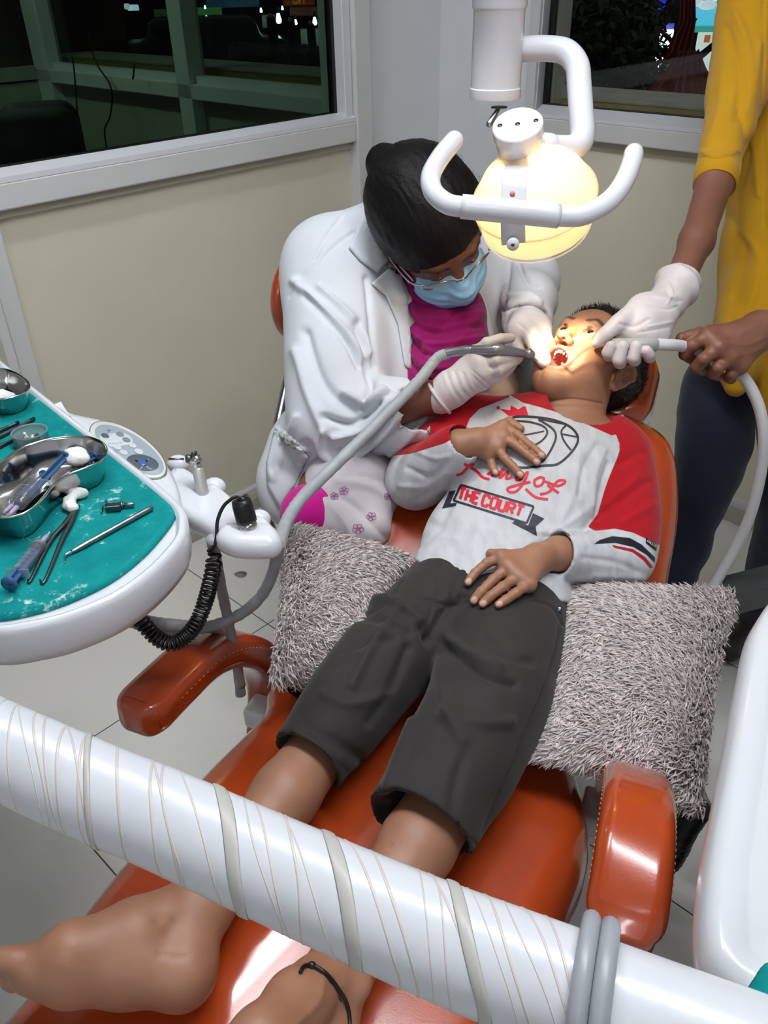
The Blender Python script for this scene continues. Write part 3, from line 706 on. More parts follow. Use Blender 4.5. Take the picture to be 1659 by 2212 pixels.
# ------------------------------------------------------------------ dental chair
Q = A_([.18, 1.05, .62]); CU = A_([.391, .9204, 0]); CW = A_([.9204, -.391, 0])
INC = math.radians(25); CB = math.cos(INC)*CU+math.sin(INC)*UP; CN = math.cos(INC)*UP-math.sin(INC)*CU
def BK(s, t, h=0): return Q+CB*s+CW*t+CN*h
def SE(s, t, z): return A_([Q[0], Q[1], 0])+CU*s+CW*t+UP*z
def onside(x, y, t): return onpl(x, y, Q+CW*t, CW)
def cst(p): v = A_(p)-Q; return float(v@CU), float(v@CW)
chair = empty('dental_chair', SE(-.3, 0, 0), 'orange leather reclining dental chair the boy lies on', 'dental chair')
LEFTC = [(640, 1480), (561, 1570), (443, 1688), (295, 1853), (177, 2002), (76, 2152), (-40, 2290), (-90, 2420), (-20, 2520)]
RIGHTC = [(250, 2560), (600, 2580), (840, 2540), (960, 2450), (1100, 2250), (1190, 2070), (1238, 1955), (1264, 1891), (1274, 1825), (1269, 1784), (1250, 1700), (1215, 1600), (1190, 1480)]
o3 = [onz(x, y, .555) for x, y in LEFTC+RIGHTC]
o2 = A_([cst(p)[::-1] for p in o3])
o2 = catmull(o2, 6, True)
ar = .5*np.sum(o2[:, 0]*np.roll(o2[:, 1], -1)-np.roll(o2[:, 0], -1)*o2[:, 1])
if ar < 0: o2 = o2[::-1]
fr0 = (A_([Q[0], Q[1], 0]), CW, CU, UP)
v, f = slab(o2, [(.03, .45), (.02, .455), (.004, .475), (0, .51), (0, .55), (.006, .575), (.02, .592), (.04, .600), (.06, .603)], fr0)
mesh('seat', v, f, M_LEATHER, chair)
v, f = slab(o2, [(.06, .36), (.05, .37), (.03, .44), (.04, .456)], fr0); mesh('seat_pan', v, f, M_WHITE, chair)
bo = A_([(-.235, -.08), (-.262, 0), (-.262, .15), (-.255, .28), (-.225, .39), (-.16, .435), (-.08, .45), (.08, .45), (.16, .435), (.225, .39), (.255, .28), (.262, .15), (.262, 0), (.235, -.08)])[::-1]
bo = catmull(bo, 5, True)
ar = .5*np.sum(bo[:, 0]*np.roll(bo[:, 1], -1)-np.roll(bo[:, 0], -1)*bo[:, 1])
if ar < 0: bo = bo[::-1]
frb = (Q, CW, CB, CN)
v, f = slab(bo, [(.03, -.085), (.015, -.08), (0, -.06), (-.002, -.03), (.006, 0), (.025, .014), (.045, .015), (.06, .010), (.075, .003)], frb); mesh('backrest', v, f, M_LEATHER, chair)
v, f = slab(bo, [(.05, -.115), (.03, -.11), (.006, -.09), (.004, -.062), (.03, -.06)], frb); mesh('back_shell', v, f, M_WHITE, chair)
ho = rrect(.118, .10, .07, 8)+A_([.058, .52])
v, f = slab(ho, [(.03, -.05), (.006, -.045), (0, -.02), (.006, .0), (.025, .012), (.06, .006)], frb); hr = mesh('headrest', v, f, M_LEATHER, chair)
v, f = slab(ho, [(.05, -.085), (.02, -.08), (.0, -.06), (-.002, -.044), (.02, -.04)], frb); mesh('headrest_shell', v, f, M_WHITE, hr)
mesh('headrest_bar', *tube([BK(.35, .05, -.09), BK(.5, .06, -.07)], .02, 8, flat=(1.6, .5)), M_STEEL2, hr)
def armrest(px, t, endext):
    c3 = [onside(*q, t) if len(q) == 2 else onz(*q) for q in px]
    c3 = A_(c3); c3 = np.concatenate([c3[:1], [c3[0]+(c3[1]-c3[0])*q for q in (.04, .1, .2, .35, .55, .8)], c3[1:]]) if len(px[0]) == 2 else np.concatenate([c3[:1], [c3[0]+(c3[1]-c3[0])*q for q in (.04, .1, .2, .35, .55, .8)], c3[1:]]); pts = catmull(c3, 5); T = np.gradient(pts, axis=0); T /= np.linalg.norm(T, axis=1, keepdims=True)
    nrm = np.cross(CW[None], T); rings = []
    if nrm[len(nrm)//3][2] < 0: nrm = -nrm
    sec = rrect(.0375, .025, .018, 6); n = len(pts)
    for i in range(n):
        dt = np.linalg.norm(pts[i]-pts[0]); e = math.sqrt(max(.02, 1-max(0, 1-(dt+.0015)/.034)**2)); ez = math.sqrt(max(.12, 1-max(0, 1-(dt+.001)/.014)**2))
        rings.append(pts[i]+sec[:, :1]*CW*e+sec[:, 1:]*nrm[i]*ez)
    v, f = loft(rings); a = mesh('armrest', v, f, M_LEATHER, chair)
    # stitched seams along both upper edges
    i0 = int(np.argmax(np.linalg.norm(pts-pts[0], axis=1) > .037))
    for sgn in (-1, 1):
        st = []
        line = catmull(pts[i0:]+CW*sgn*.0373+nrm[i0:]*.009, 3)
        for i in range(3, len(line)-2):
            if i % 2: st.append(tube([line[i], line[i]*.35+line[i+1]*.65], .0009, 5))
        v, f = join(*st); mesh('stitching', v, f, mat('tan_thread', (196, 120, 70), .7), a)
    return pts, nrm
aL, _ = armrest([(283, 1562), (305, 1540), (370, 1475), (438, 1416), (503, 1398), (556, 1420), (582, 1480), (582, 1570), (575, 1630)], -.315, 0)
aR, _ = armrest([(1338, 2040, .742), (1345, 2005, .752), (1358, 1930, .77), (1370, 1830, .782), (1376, 1750, .77), (1376, 1712, .735), (1370, 1700, .69), (1355, 1700, .63), (1345, 1710, .56)], .285, 0)
for a, t in ((aL, -.315), (aR, .305)):
    p = a[-1]; s_, _ = cst(p); mesh('armrest_bracket', *box(SE(s_, t*.87, .5), A_([CU, CW, UP]), (.03, .055, .02), .006), M_WHITE, chair)
print('armL', np.round(aL[::8], 3).tolist(), 'armR', np.round(aR[::8], 3).tolist())
b_ = SE(-.3, 0, 0)
v, f = slab(rrect(.20, .33, .09), [(.0, 0), (0, .05), (.02, .07), (.06, .08)], (b_, CW, CU, UP)); mesh('base_plate', v, f, M_WHITE, chair)
v, f = slab(rrect(.12, .16, .05), [(.03, .07), (0, .12), (0, .36), (.02, .38)], (b_, CW, CU, UP)); mesh('lift_column', v, f, M_WHITE, chair)
# ------------------------------------------------------------------ furry cushions
M_FUR = mat('grey_fur', (214, 203, 200), .8, var=.16, vscale=90, sheen=.3)
def cushion(corners, thick, bulge, label, comb, seed, nst):
    """corners: four (x, y, depth): top left, top right, bottom right, bottom left"""
    g = np.random.default_rng(seed); c = [P(*q) for q in corners]; n = 26
    uu, vv = np.meshgrid(np.linspace(-1, 1, n), np.linspace(-1, 1, n), indexing='ij')
    def surf(u, v_, side):
        # rounded square outline, pillow thickness
        cu = u*(1-.10*(1-v_**2)*(np.abs(u) > 0)*np.abs(u)); cv = v_*(1-.06*(1-u**2)*np.abs(v_))
        a = (cu+1)/2; b2 = (cv+1)/2
        p = (c[0][None]*((1-a)*(1-b2))[:, None]+c[1][None]*(a*(1-b2))[:, None]+c[2][None]*(a*b2)[:, None]+c[3][None]*((1-a)*b2)[:, None])
        nn = unit(np.cross(c[1]-c[0], c[3]-c[0])); nn = nn if np.dot(nn, CAM-c[0]) > 0 else -nn
        h = thick*((1-np.abs(u)**2.6)*(1-np.abs(v_)**2.6))**.55
        return p+nn*(side*h)[:, None]
    u, w_ = uu.ravel(), vv.ravel(); T_ = surf(u, w_, 1); B_ = surf(u, w_, -1)
    V = np.concatenate([T_, B_]); F = []
    for i in range(n-1):
        for j in range(n-1):
            q = [i*n+j, (i+1)*n+j, (i+1)*n+j+1, i*n+j+1]; F.append(q); F.append([x+n*n for x in q[::-1]])
    cen = V.mean(0)
    e = empty('cushion', cen-UP*.12, label, 'cushion', 'grey furry cushions on the chair')
    bm = bmesh.new(); vs = [bm.verts.new(x) for x in V]
    for q in F: bm.faces.new([vs[i] for i in q])
    bmesh.ops.remove_doubles(bm, verts=bm.verts, dist=.0015); bmesh.ops.recalc_face_normals(bm, faces=bm.faces)
    bm.verts.index_update(); V2 = A_([x.co[:] for x in bm.verts]); F2 = [[x.index for x in q.verts] for q in bm.faces]; bm.free()
    mesh('cover', V2, F2, mat('grey_fur_base', (164, 153, 152), .9), e)
    # tufts
    u = g.uniform(-1, 1, nst); w_ = g.uniform(-1, 1, nst)
    edge = g.random(nst) < .12; u = np.where(edge & (g.random(nst) < .5), np.sign(u)*(.94+.06*g.random(nst)), u); w_ = np.where(edge & (np.abs(u) < .9), np.sign(w_)*(.94+.06*g.random(nst)), w_)
    side = np.where(g.random(nst) < .86, 1, -1)
    p0 = surf(u, w_, side); eps = .02
    du = surf(np.clip(u+eps, -1, 1), w_, side)-surf(np.clip(u-eps, -1, 1), w_, side); dv = surf(u, np.clip(w_+eps, -1, 1), side)-surf(u, np.clip(w_-eps, -1, 1), side)
    nn = np.cross(du, dv); nn /= np.linalg.norm(nn, axis=1, keepdims=True)+1e-9
    out = p0-cen; nn = np.where((np.einsum('ij,ij->i', nn, out) < 0)[:, None], -nn, nn)
    du /= np.linalg.norm(du, axis=1, keepdims=True)+1e-9; dv /= np.linalg.norm(dv, axis=1, keepdims=True)+1e-9
    rad = np.stack([u, w_], 1); sw = vnoise(np.stack([u, w_, u*0], 1)+3, 2.2, seed)*2.2
    ang = np.arctan2(comb[1], comb[0])+sw+g.normal(0, .55, nst)
    tdir = du*np.cos(ang)[:, None]+dv*np.sin(ang)[:, None]+.35*(du*u[:, None]+dv*w_[:, None])
    lift = g.uniform(.35, 1.0, nst)
    d = nn*lift[:, None]+tdir; d /= np.linalg.norm(d, axis=1, keepdims=True)
    Ln = g.uniform(.013, .024, nst); r = g.uniform(.0009, .0017, nst)
    d2 = d*.8+tdir*.45-nn*.25+g.normal(0, .12, (nst, 3)); d2 /= np.linalg.norm(d2, axis=1, keepdims=True)
    q0, q1, q2 = p0-nn*.002, p0+d*(Ln*.55)[:, None], p0+d*(Ln*.55)[:, None]+d2*(Ln*.45)[:, None]
    x = np.cross(d, g.normal(0, 1, (nst, 3))); x /= np.linalg.norm(x, axis=1, keepdims=True); y = np.cross(d, x); VV = []
    for q, k in ((q0, .8), (q1, 1.0), (q2, .25)):
        for a in range(3):
            th = 2*math.pi*a/3; VV.append(q+(x*math.cos(th)+y*math.sin(th))*(r*k)[:, None])
    VV = np.stack(VV, 1).reshape(-1, 3); b0 = np.arange(nst)[:, None]*9; FF = []
    for l in range(2):
        for a in range(3):
            a2 = (a+1) % 3; FF.append(b0+A_([l*3+a, l*3+a2, l*3+3+a2, l*3+3+a])[None])
    FF = np.concatenate(FF); mesh('fur', VV, FF, M_FUR, e, smooth=True, kind='stuff')
cushion([(1215, 1270, 1.27), (1588, 1285, 1.22), (1512, 1755, .98), (1160, 1635, 1.03)], .055, 1, 'grey furry cushion under the boy\'s left hip, beside the tall white unit', (-.9, .55), 11, 15000)
cushion([(612, 1140, 1.34), (880, 1205, 1.31), (800, 1480, 1.16), (590, 1470, 1.13)], .06, 1, 'grey furry cushion between the boy and the stitched arched armrest', (.8, .45), 12, 10000)
# ------------------------------------------------------------------ delivery unit: tray, control console, instrument holder, arms
ZT = 1.0
def plan(px, z, n=5):
    q = catmull(A_([onz(x, y, z)[:2] for x, y in px]), n, True)
    a = .5*np.sum(q[:, 0]*np.roll(q[:, 1], -1)-np.roll(q[:, 0], -1)*q[:, 1]); return q if a > 0 else q[::-1]
unit_ = empty('delivery_unit', onz(60, 1100, ZT)-UP*.06, 'white dental delivery unit with a teal lined tray and a button console', 'dental unit')
TRAY = [(-60, 735), (60, 822), (150, 893), (250, 970), (340, 1040), (395, 1090), (404, 1128), (392, 1165), (335, 1228), (255, 1285), (150, 1330), (60, 1352), (-30, 1362), (-200, 1350), (-420, 1250), (-480, 1050), (-340, 820), (-180, 720)]
to = plan(TRAY, ZT)
v, f = slab(to, [(.03, -.056), (.016, -.054), (.004, -.048), (0, -.036), (0, -.008), (.002, -.002), (.006, 0), (.010, -.002), (.0125, -.012), (.016, -.0125)], (UP*ZT, *I3))
mesh('tray', v, f, M_WHITE, unit_)
# teal cloth with white flecks
tm_, N, L, b = nodes('teal_cloth'); tc = N.new('ShaderNodeTexCoord')
b.inputs['Roughness'].default_value = .95; b.inputs['Specular IOR Level'].default_value = .1
n1 = N.new('ShaderNodeTexNoise'); n1.inputs['Scale'].default_value = 14; n1.inputs['Detail'].default_value = 8; n1.inputs['Roughness'].default_value = .7
r1 = N.new('ShaderNodeValToRGB'); e = r1.color_ramp.elements; e[0].position = .3; e[1].position = .72; e[0].color = (*lin((8, 112, 114)), 1); e[1].color = (*lin((24, 146, 144)), 1)
n2 = N.new('ShaderNodeTexNoise'); n2.inputs['Scale'].default_value = 55; n2.inputs['Detail'].default_value = 6; n2.inputs['Roughness'].default_value = .75
n3 = N.new('ShaderNodeTexNoise'); n3.inputs['Scale'].default_value = 12; n3.inputs['Detail'].default_value = 2
ma = N.new('ShaderNodeMath'); ma.operation = 'MULTIPLY_ADD'; ma.inputs[1].default_value = .45
r2 = N.new('ShaderNodeValToRGB'); e = r2.color_ramp.elements; e[0].position = .845; e[1].position = .94; e[0].color = (0, 0, 0, 1); e[1].color = (.75, .75, .75, 1)
mx = N.new('ShaderNodeMix'); mx.data_type = 'RGBA'; mx.inputs[7].default_value = (.62, .75, .72, 1)
for n_ in (n1, n2, n3): L.new(tc.outputs['Object'], n_.inputs['Vector'])
L.new(n1.outputs['Fac'], r1.inputs['Fac']); L.new(n3.outputs['Fac'], ma.inputs[0]); L.new(n2.outputs['Fac'], ma.inputs[2]); L.new(ma.outputs[0], r2.inputs['Fac'])
L.new(r2.outputs['Color'], mx.inputs[0]); L.new(r1.outputs['Color'], mx.inputs[6]); L.new(mx.outputs[2], b.inputs['Base Color'])
w_ = N.new('ShaderNodeTexNoise'); w_.inputs['Scale'].default_value = 900; bp = N.new('ShaderNodeBump'); bp.inputs['Strength'].default_value = .5; bp.inputs['Distance'].default_value = .001
L.new(tc.outputs['Object'], w_.inputs['Vector']); L.new(w_.outputs['Fac'], bp.inputs['Height']); L.new(bp.outputs['Normal'], b.inputs['Normal']); M_TEAL = tm_
CLOTH = [(-60, 762), (60, 846), (150, 915), (250, 993), (330, 1058), (374, 1096), (376, 1118), (355, 1150), (310, 1200), (240, 1254), (150, 1298), (60, 1326), (-30, 1337), (-200, 1325), (-390, 1230), (-440, 1050), (-320, 850), (-180, 750)]
zc = ZT-.0125
v, f = slab(plan(CLOTH, zc+.004), [(.001, .0002), (0, .0002), (-.001, .004), (.003, .0085), (.008, .007), (.016, .0045), (.025, .004)], (UP*zc, *I3))
tag(mesh('tray_cloth', v, f, M_TEAL), 'teal cloth with white flecks lining the instrument tray', 'cloth')
zc = zc+.0042
# console with oval control panel
CON = [(110, 872), (165, 890), (230, 905), (300, 940), (352, 985), (380, 1030), (388, 1062), (384, 1100), (320, 1090), (200, 990)]
v, f = slab(plan(CON, ZT-.008), [(.02, -.062), (.002, -.05), (0, -.02), (.001, -.008), (.006, -.001), (.012, 0), (.014, .0005)], (UP*(ZT-.008), *I3)); con = mesh('console', v, f, M_WHITE, unit_)
def ell_px(cx, cy, a, b_, rot, z, n=40):
    t = np.linspace(0, 2*math.pi, n, endpoint=False); c, s = math.cos(rot), math.sin(rot)
    q = A_([onz(cx+a*math.cos(k)*c-b_*math.sin(k)*s, cy+a*math.cos(k)*s+b_*math.sin(k)*c, z)[:2] for k in t])
    ar = .5*np.sum(q[:, 0]*np.roll(q[:, 1], -1)-np.roll(q[:, 0], -1)*q[:, 1]); return q if ar > 0 else q[::-1]
ZP = ZT-.0072
R0 = math.radians(33)
def inlay(name, o, h0, h1, m, par, **k):
    v, f = slab(o, [(0, h0), (.0, h1), (.0006, h1+.0003), (10.5, h1+.0004), (10.02, h1+.0004)], (UP*ZP, *I3)); return mesh(name, v, f, m, par, **k)
M_PGREY = mat('panel_grey', (150, 162, 172), .4); M_PLIGHT = mat('panel_light', (196, 202, 206), .4); M_PDARK = mat('panel_dark', (78, 88, 96), .4); M_PBLUE = mat('panel_blue', (60, 90, 170), .4)
inlay('panel_rim', ell_px(277, 973, 97, 42, R0, ZP), -.001, .0003, mat('panel_rim_grey', (108, 110, 108), .4), con)
pan = inlay('control_panel', ell_px(277, 973, 94, 39.5, R0, ZP), 0, .0012, mat('panel_cream', (206, 206, 198), .4), con)
inlay('panel_film', ell_px(280, 974, 86, 33, R0, ZP), .001, .0018, M_PGREY, pan)
inlay('keypad_field', plan([(216, 945), (268, 938), (288, 958), (240, 968)], ZP, 3), .0018, .0022, M_PLIGHT, pan)
for k, (x, y, a, m) in enumerate(((228, 945, 9, M_PDARK), (260, 942, 9, mat('panel_mid', (120, 128, 132), .4)), (274, 954, 9, MATS['panel_mid']), (254, 970, 9.5, M_PLIGHT), (287, 966, 9, M_PLIGHT), (268, 981, 9.5, M_PLIGHT), (301, 979, 10, M_PLIGHT))):
    inlay('button', ell_px(x, y, a, a*.55, R0*.5, ZP), .0018, .0030, m, pan)
inlay('button_ring', ell_px(309, 1003, 35, 16.5, R0*.35, ZP), .0018, .0028, M_PDARK, pan)
for (x0, y0, x1, y1) in ((290, 993, 328, 1014), (300, 1017, 322, 990)):
    v, f = box((onz(x0, y0, ZP+.003)+onz(x1, y1, ZP+.003))/2, A_([unit(onz(x1, y1, 1)-onz(x0, y0, 1)), np.cross(UP, unit(onz(x1, y1, 1)-onz(x0, y0, 1))), UP]), (np.linalg.norm(onz(x1, y1, 1)-onz(x0, y0, 1))/2, .0008, .0002)); mesh('divider', v, f, M_PGREY, pan)
inlay('button', ell_px(309, 1004, 10, 5, R0*.35, ZP), .0029, .0034, M_PBLUE, pan)
def flat_text(s, x, y, z, size, ang, m, par):
    p = onz(x, y, z); a = math.radians(ang); d = A_([math.cos(a), math.sin(a), 0]); return text(s, p, A_([d, -UP, np.cross(UP, d)]), size, m, 'marking', par, .0001)
flat_text('PL', 235, 931, ZP+.0022, .008, -50, M_PBLUE, pan)
flat_text('N', 309, 1004, ZP+.0038, .006, -10, M_PLIGHT, pan); flat_text('\u25c0', 228, 945, ZP+.0032, .006, -10, M_PLIGHT, pan)
v, f = join(*[box(onz(234+k*4.6, 959-k*.4, ZP+.0024), I3, (.0007, .0007, .0002)) for k in range(7)]); 
for k in range(7): mesh('indicator', *box(onz(234+k*4.6, 959-k*.4, ZP+.0024), I3, (.0008, .0007, .0002)), M_PDARK, pan)
mesh('blue_tab', *box(onz(240, 976, ZP+.003), A_([unit([1, -.9, 0]), unit([.9, 1, 0]), UP]), (.008, .004, .0012), .0005), M_PBLUE, con)
# instrument holder bar: scalloped rests, thick end block
ZH = .955
HB = [(360, 1015), (400, 1005), (428, 1022), (440, 1040), (470, 1042), (498, 1062), (512, 1085), (540, 1086), (572, 1105), (586, 1122), (602, 1138), (600, 1156), (560, 1166), (505, 1162), (470, 1145), (430, 1122), (395, 1105), (365, 1080)]
v, f = slab(plan(HB, ZH), [(.016, -.036), (.014, -.035), (.003, -.028), (0, -.018), (.001, -.008), (.007, -.001), (.012, 0), (.013, 0)], (UP*ZH, *I3)); hb = mesh('instrument_holder', v, f, M_WHITE, unit_)
for (x, y, r) in ((385, 1002, .017), (463, 1052, .017), (520, 1098, .018), (560, 1122, .016)):
    v, f = Body(.0025).ell(onz(x, y, ZH-.008), (r*.9, r*.8, .0125), k=.0).build(); mesh('holder_lobe', v, f, M_WHITE, hb)
BLK = [(462, 1145), (480, 1122), (530, 1118), (580, 1122), (602, 1138), (606, 1158), (580, 1172), (510, 1172), (474, 1160)]
v, f = slab(plan(BLK, ZH+.004), [(.012, -.030), (.008, -.029), (.002, -.024), (0, -.018), (.002, -.007), (.008, -.001), (.013, .0), (.015, .0005)], (UP*(ZH+.004), *I3)); mesh('end_block', v, f, M_WHITE, hb)
# support arm of the unit, below the tray, running to the floor column
pA = onz(-60, 1120, ZT-.06); v, f = tube(catmull([pA-UP*.0, pA-UP*.06, pA-UP*.09+A_([-.15, .1, 0]), pA-UP*.1+A_([-.45, .25, 0])], 6), .03, 14); mesh('support_arm', v, f, M_WHITE, unit_)
pB = pA-UP*.1+A_([-.45, .25, 0]); mesh('support_column', *tube([A_([pB[0], pB[1], 0]), pB], .035, 16), M_WHITE, unit_)
# ------------------------------------------------------------------ handpieces in the holder
def thing_at(name, p, label, cat, group=None): return empty(name, p, label, cat, group)
g0 = onz(437, 1058, ZH+.003); g1 = P(425, 1003, (g0-CAM)@CF-.005); gd = unit(g1-g0)
sy = thing_at('water_syringe', g0, 'silver air and water syringe standing in the white holder', 'dental tool')
v, f = lathe([(.006, -.01), (.0078, -.008), (.0078, .0), (.0074, .022), (.0068, .026), (.006, .030), (.0, .030)], g0, gd, 20); mesh('grip', v, f, mat('frosted_metal', (198, 196, 192), .45, metal=.6), sy)
v, f = Body(.0012).cone(g0+gd*.026, g0+gd*.036, .0062, .0072, .003).ell(g0+gd*.040, (.0088, .0078, .0068), None, .003).build(); mesh('head', v, f, M_STEEL, sy)
hx = unit(P(375, 1000, (g1-CAM)@CF)-P(415, 1000, (g1-CAM)@CF)); hc = g0+gd*.040
v, f = lathe([(.0, .004), (.0058, .004), (.0058, .010), (.005, .012), (.0, .012)], hc, hx, 18); mesh('collar', v, f, M_DARKMETAL, sy); mesh('nozzle', *tube([hc+hx*.015, hc+hx*.034], .0016, 8), M_STEEL2, sy)
hy = np.cross(hx, gd)
for k in (-1, 1):
    mesh('button', *lathe([(.0, .004), (.003, .004), (.003, .0088), (.0024, .0095), (.0, .0095)], hc+hy*.004*k, gd, 12), M_DARKMETAL, sy)
g0 = onz(536, 1137, ZH+.004); g1 = P(522, 1085, (g0-CAM)@CF-.01); gd = unit(g1-g0)
mt = thing_at('scaler_plug', g0, 'black capped plug with a silver base standing in the white holder', 'dental tool')
v, f = lathe([(.008, -.02), (.0108, -.018), (.0112, .0), (.0112, .006)], g0, gd, 22); mesh('metal_base', v, f, M_STEEL, mt)
v, f = lathe([(.0108, .005), (.0122, .006), (.0124, .010), (.0122, .026), (.0112, .0335), (.0085, .0345), (.0078, .032), (.0, .032)], g0, gd, 22); mesh('cap', v, f, M_BLACK, mt)
d0 = (g0-CAM)@CF
lead = [g0+gd*.031, P(524, 1080, d0-.005), P(512, 1074, d0), P(500, 1078, d0), P(482, 1095, d0), P(470, 1125, d0+.0), P(468, 1160, d0+.0), P(462, 1180, d0+.0), P(450, 1190, d0+.01)]
cl = catmull(lead, 8)
cord = thing_at('coiled_cord', P(400, 1390, d0), 'black coiled cord hanging from the plug under the white tray', 'cord')
mesh('lead', *tube(cl, .0023, 8), M_BLACK, cord); 
v, f = lathe([(.0055, 0), (.0048, .006), (.0036, .016), (.0026, .018)], cl[0], unit(cl[6]-cl[0]), 14); mesh('strain_relief', v, f, M_BLACK, cord)
path = catmull([P(x, y, d) for x, y, d in ((458, 1190, d0+.01), (462, 1215, d0+.012), (455, 1255, d0+.02), (443, 1300, d0+.03), (425, 1345, d0+.03), (400, 1375, d0+.03), (370, 1390, d0+.02), (340, 1378, d0+.01), (310, 1348, d0), (285, 1322, d0-.01))], 44)
T_, N_, B_ = frames(path); n = len(path); ln = np.concatenate([[0], np.cumsum(np.linalg.norm(np.diff(path, axis=0), axis=1))])
dens = np.interp(np.linspace(0, 1, n), [0, .12, .35, .6, .8, 1], [.55, .8, 1.25, 1.4, 1.1, .6]); ph = np.concatenate([[0], np.cumsum(np.diff(ln)*.5*(dens[1:]+dens[:-1]))])*2*math.pi/.0062
rad = .0085*np.clip(np.minimum(np.arange(n), n-1-np.arange(n))/25, .2, 1)
m_ = n*4; idx = np.linspace(0, n-1, m_); it = lambda a: np.stack([np.interp(idx, np.arange(n), a[:, k]) for k in range(3)], 1)
hel = it(path)+np.interp(idx, np.arange(n), rad)[:, None]*(np.cos(np.interp(idx, np.arange(n), ph))[:, None]*it(N_)+np.sin(np.interp(idx, np.arange(n), ph))[:, None]*it(B_))
mesh('coil', *tube(hel, .0019, 6), M_BLACK, cord)
# grey wrapped hoses below the holder
def wrapped(pts, r, label, seed=0, joints=True, name='hose', m=None, group=None, n=14):
    c = catmull([P(*q) for q in pts], n); g = np.random.default_rng(seed); rr = r*(1+.05*g.normal(0, 1, len(c)).clip(-1, 1))
    o = mesh(name, *tube(c, rr, 14), m or M_HOSE); tag(o, label, 'hose', group); return o, c
wrapped([(458, 1165, d0), (468, 1215, d0+.06), (480, 1280, d0+.11), (495, 1350, d0+.16), (520, 1480, d0+.25)], .0072, 'grey wrapped hose dropping straight down from the white holder', 1)
wrapped([(603, 1175, d0+.06), (590, 1235, d0+.09), (562, 1290, d0+.12), (510, 1332, d0+.14), (440, 1356, d0+.14), (360, 1362, d0+.12), (290, 1345, d0+.06), (245, 1330, d0+.0), (150, 1300, d0-.02)], .0078, 'grey wrapped hose curving from the furry cushion back under the tray', 2)
wrapped([(180, 1280, d0), (262, 1318, d0+.02), (300, 1338, d0+.05), (350, 1347, d0+.1), (400, 1352, d0+.115), (470, 1360, d0+.19), (505, 1400, d0+.24), (520, 1500, d0+.28)], .0078, 'second grey wrapped hose running under the tray beside the coiled cord', 3)
# ------------------------------------------------------------------ things on the tray
def onc(x, y, h=0): return onz(x, y, zc+h)
def vessel(name, px, h, label, bottom, m=M_STEEL, r=.0022, t=.0012):
    o = plan(px, zc+h, 6)
    b_ = (.010, .006) if bottom else (.004, .003)
    v, f = slab(o, [(10.02, 0), (10.5, 0), (b_[0]+.003, 0), (b_[0], .002), (b_[1], h*.45), (.0015, h-.004), (0, h-.002), (-.0012, h-.0008), (-.0008, h+.0006), (.0006, h+.001), (.002, h), (.003, h-.002), (b_[1]+.001, h*.45), (b_[0]+.0015, .004), (b_[0]+.005, .0022), (10.5, .0016), (10.02, .0016)], (UP*zc, *I3))
    return tag(mesh(name, v, f, m), label, 'dish')
DA = [(0, 998), (48, 966), (101, 949), (154, 942), (193, 944), (222, 956), (231, 975), (217, 995), (188, 1009), (145, 1026), (114, 1049), (94, 1074), (70, 1098), (36, 1114), (0, 1117), (-55, 1105), (-90, 1075), (-80, 1045), (-40, 1018)]
vessel('kidney_dish', DA, .036, 'steel kidney dish holding syringes and cotton on the teal cloth', True)
DB = [(0, 797), (30, 802), (55, 818), (64, 833), (55, 846), (30, 857), (0, 862), (-60, 858), (-95, 835), (-70, 806)]
vessel('oval_dish', DB, .03, 'oval steel dish at the far corner of the tray', True)
v, f = Body(.003).ell(onc(-8, 862, .010), (.02, .015, .012), k=.01).ell(onc(12, 858, .008), (.014, .012, .009), k=.01).build(); v += .003*vnoise(v, 120, 3)[:, None]
M_COT = mat('cotton', (236, 236, 234), .95, sss=.2, bump=.4, bscale=500); tag(mesh('cotton_wool', v, f, M_COT), 'white cotton wool inside the oval steel dish', 'cotton')
# plastic pot of burs
pc = onc(70, 957, 0); rpot = .0225
v, f = lathe([(.0, 0), (rpot-.002, 0), (rpot-.0006, .001), (rpot, .016), (rpot+.0008, .0165), (rpot+.0006, .0178), (rpot-.0006, .0176), (rpot-.0014, .016), (rpot-.002, .002), (.0, .0016)], pc, UP, 36, False)
pot = tag(mesh('plastic_pot', v, f, mat('frosted_plastic', (205, 222, 222), .3, trans=.75, ior=1.2)), 'round frosted plastic pot of burs behind the kidney dish', 'pot')
g = np.random.default_rng(5)
for k in range(9):
    a = g.uniform(0, 6.28); c = pc+A_([g.uniform(-.007, .009), g.uniform(-.007, .007), .0035+.0009*k]); d = A_([math.cos(a), math.sin(a), g.uniform(-.1, .35)])*.009
    if k < 7: o = mesh('bur', *lathe([(.0, -.010), (.0011, -.010), (.0011, .004), (.0006, .005), (.0009, .007), (.0009, .0095), (0, .010)], c, d, 8), M_STEEL2)
    else: o = mesh('bur', *join(lathe([(.0, -.006), (.0025, -.006), (.0025, -.003), (.001, -.003), (.001, .006), (0, .007)], c, d, 10)), mat('white_rubber', (225, 225, 220), .5))
    tag(o, 'small dental bur lying in the frosted plastic pot' if k < 7 else 'small white rubber point in the plastic pot', 'bur', 'burs in the plastic pot' if k < 7 else 'white points in the plastic pot')
# instruments at the left edge
for (x0, y0, x1, y1, l) in ((-60, 975, 74, 904, 'steel hand instrument at the tray\'s left edge, nearest the oval dish'), (-60, 997, 45, 940, 'dark steel hand instrument just behind the kidney dish'), (-60, 958, 40, 912, 'slim steel hand instrument with a hooked tip beside the plastic pot')):
    a, b_ = onc(x0, y0, .003), onc(x1, y1, .003); k = np.linspace(0, 1, 12)
    tag(mesh('hand_instrument', *tube(a+(b_-a)*k[:, None], [.0028]*8+[.0022, .002, .0026, .0026], 10), M_DARKMETAL), l, 'dental tool')
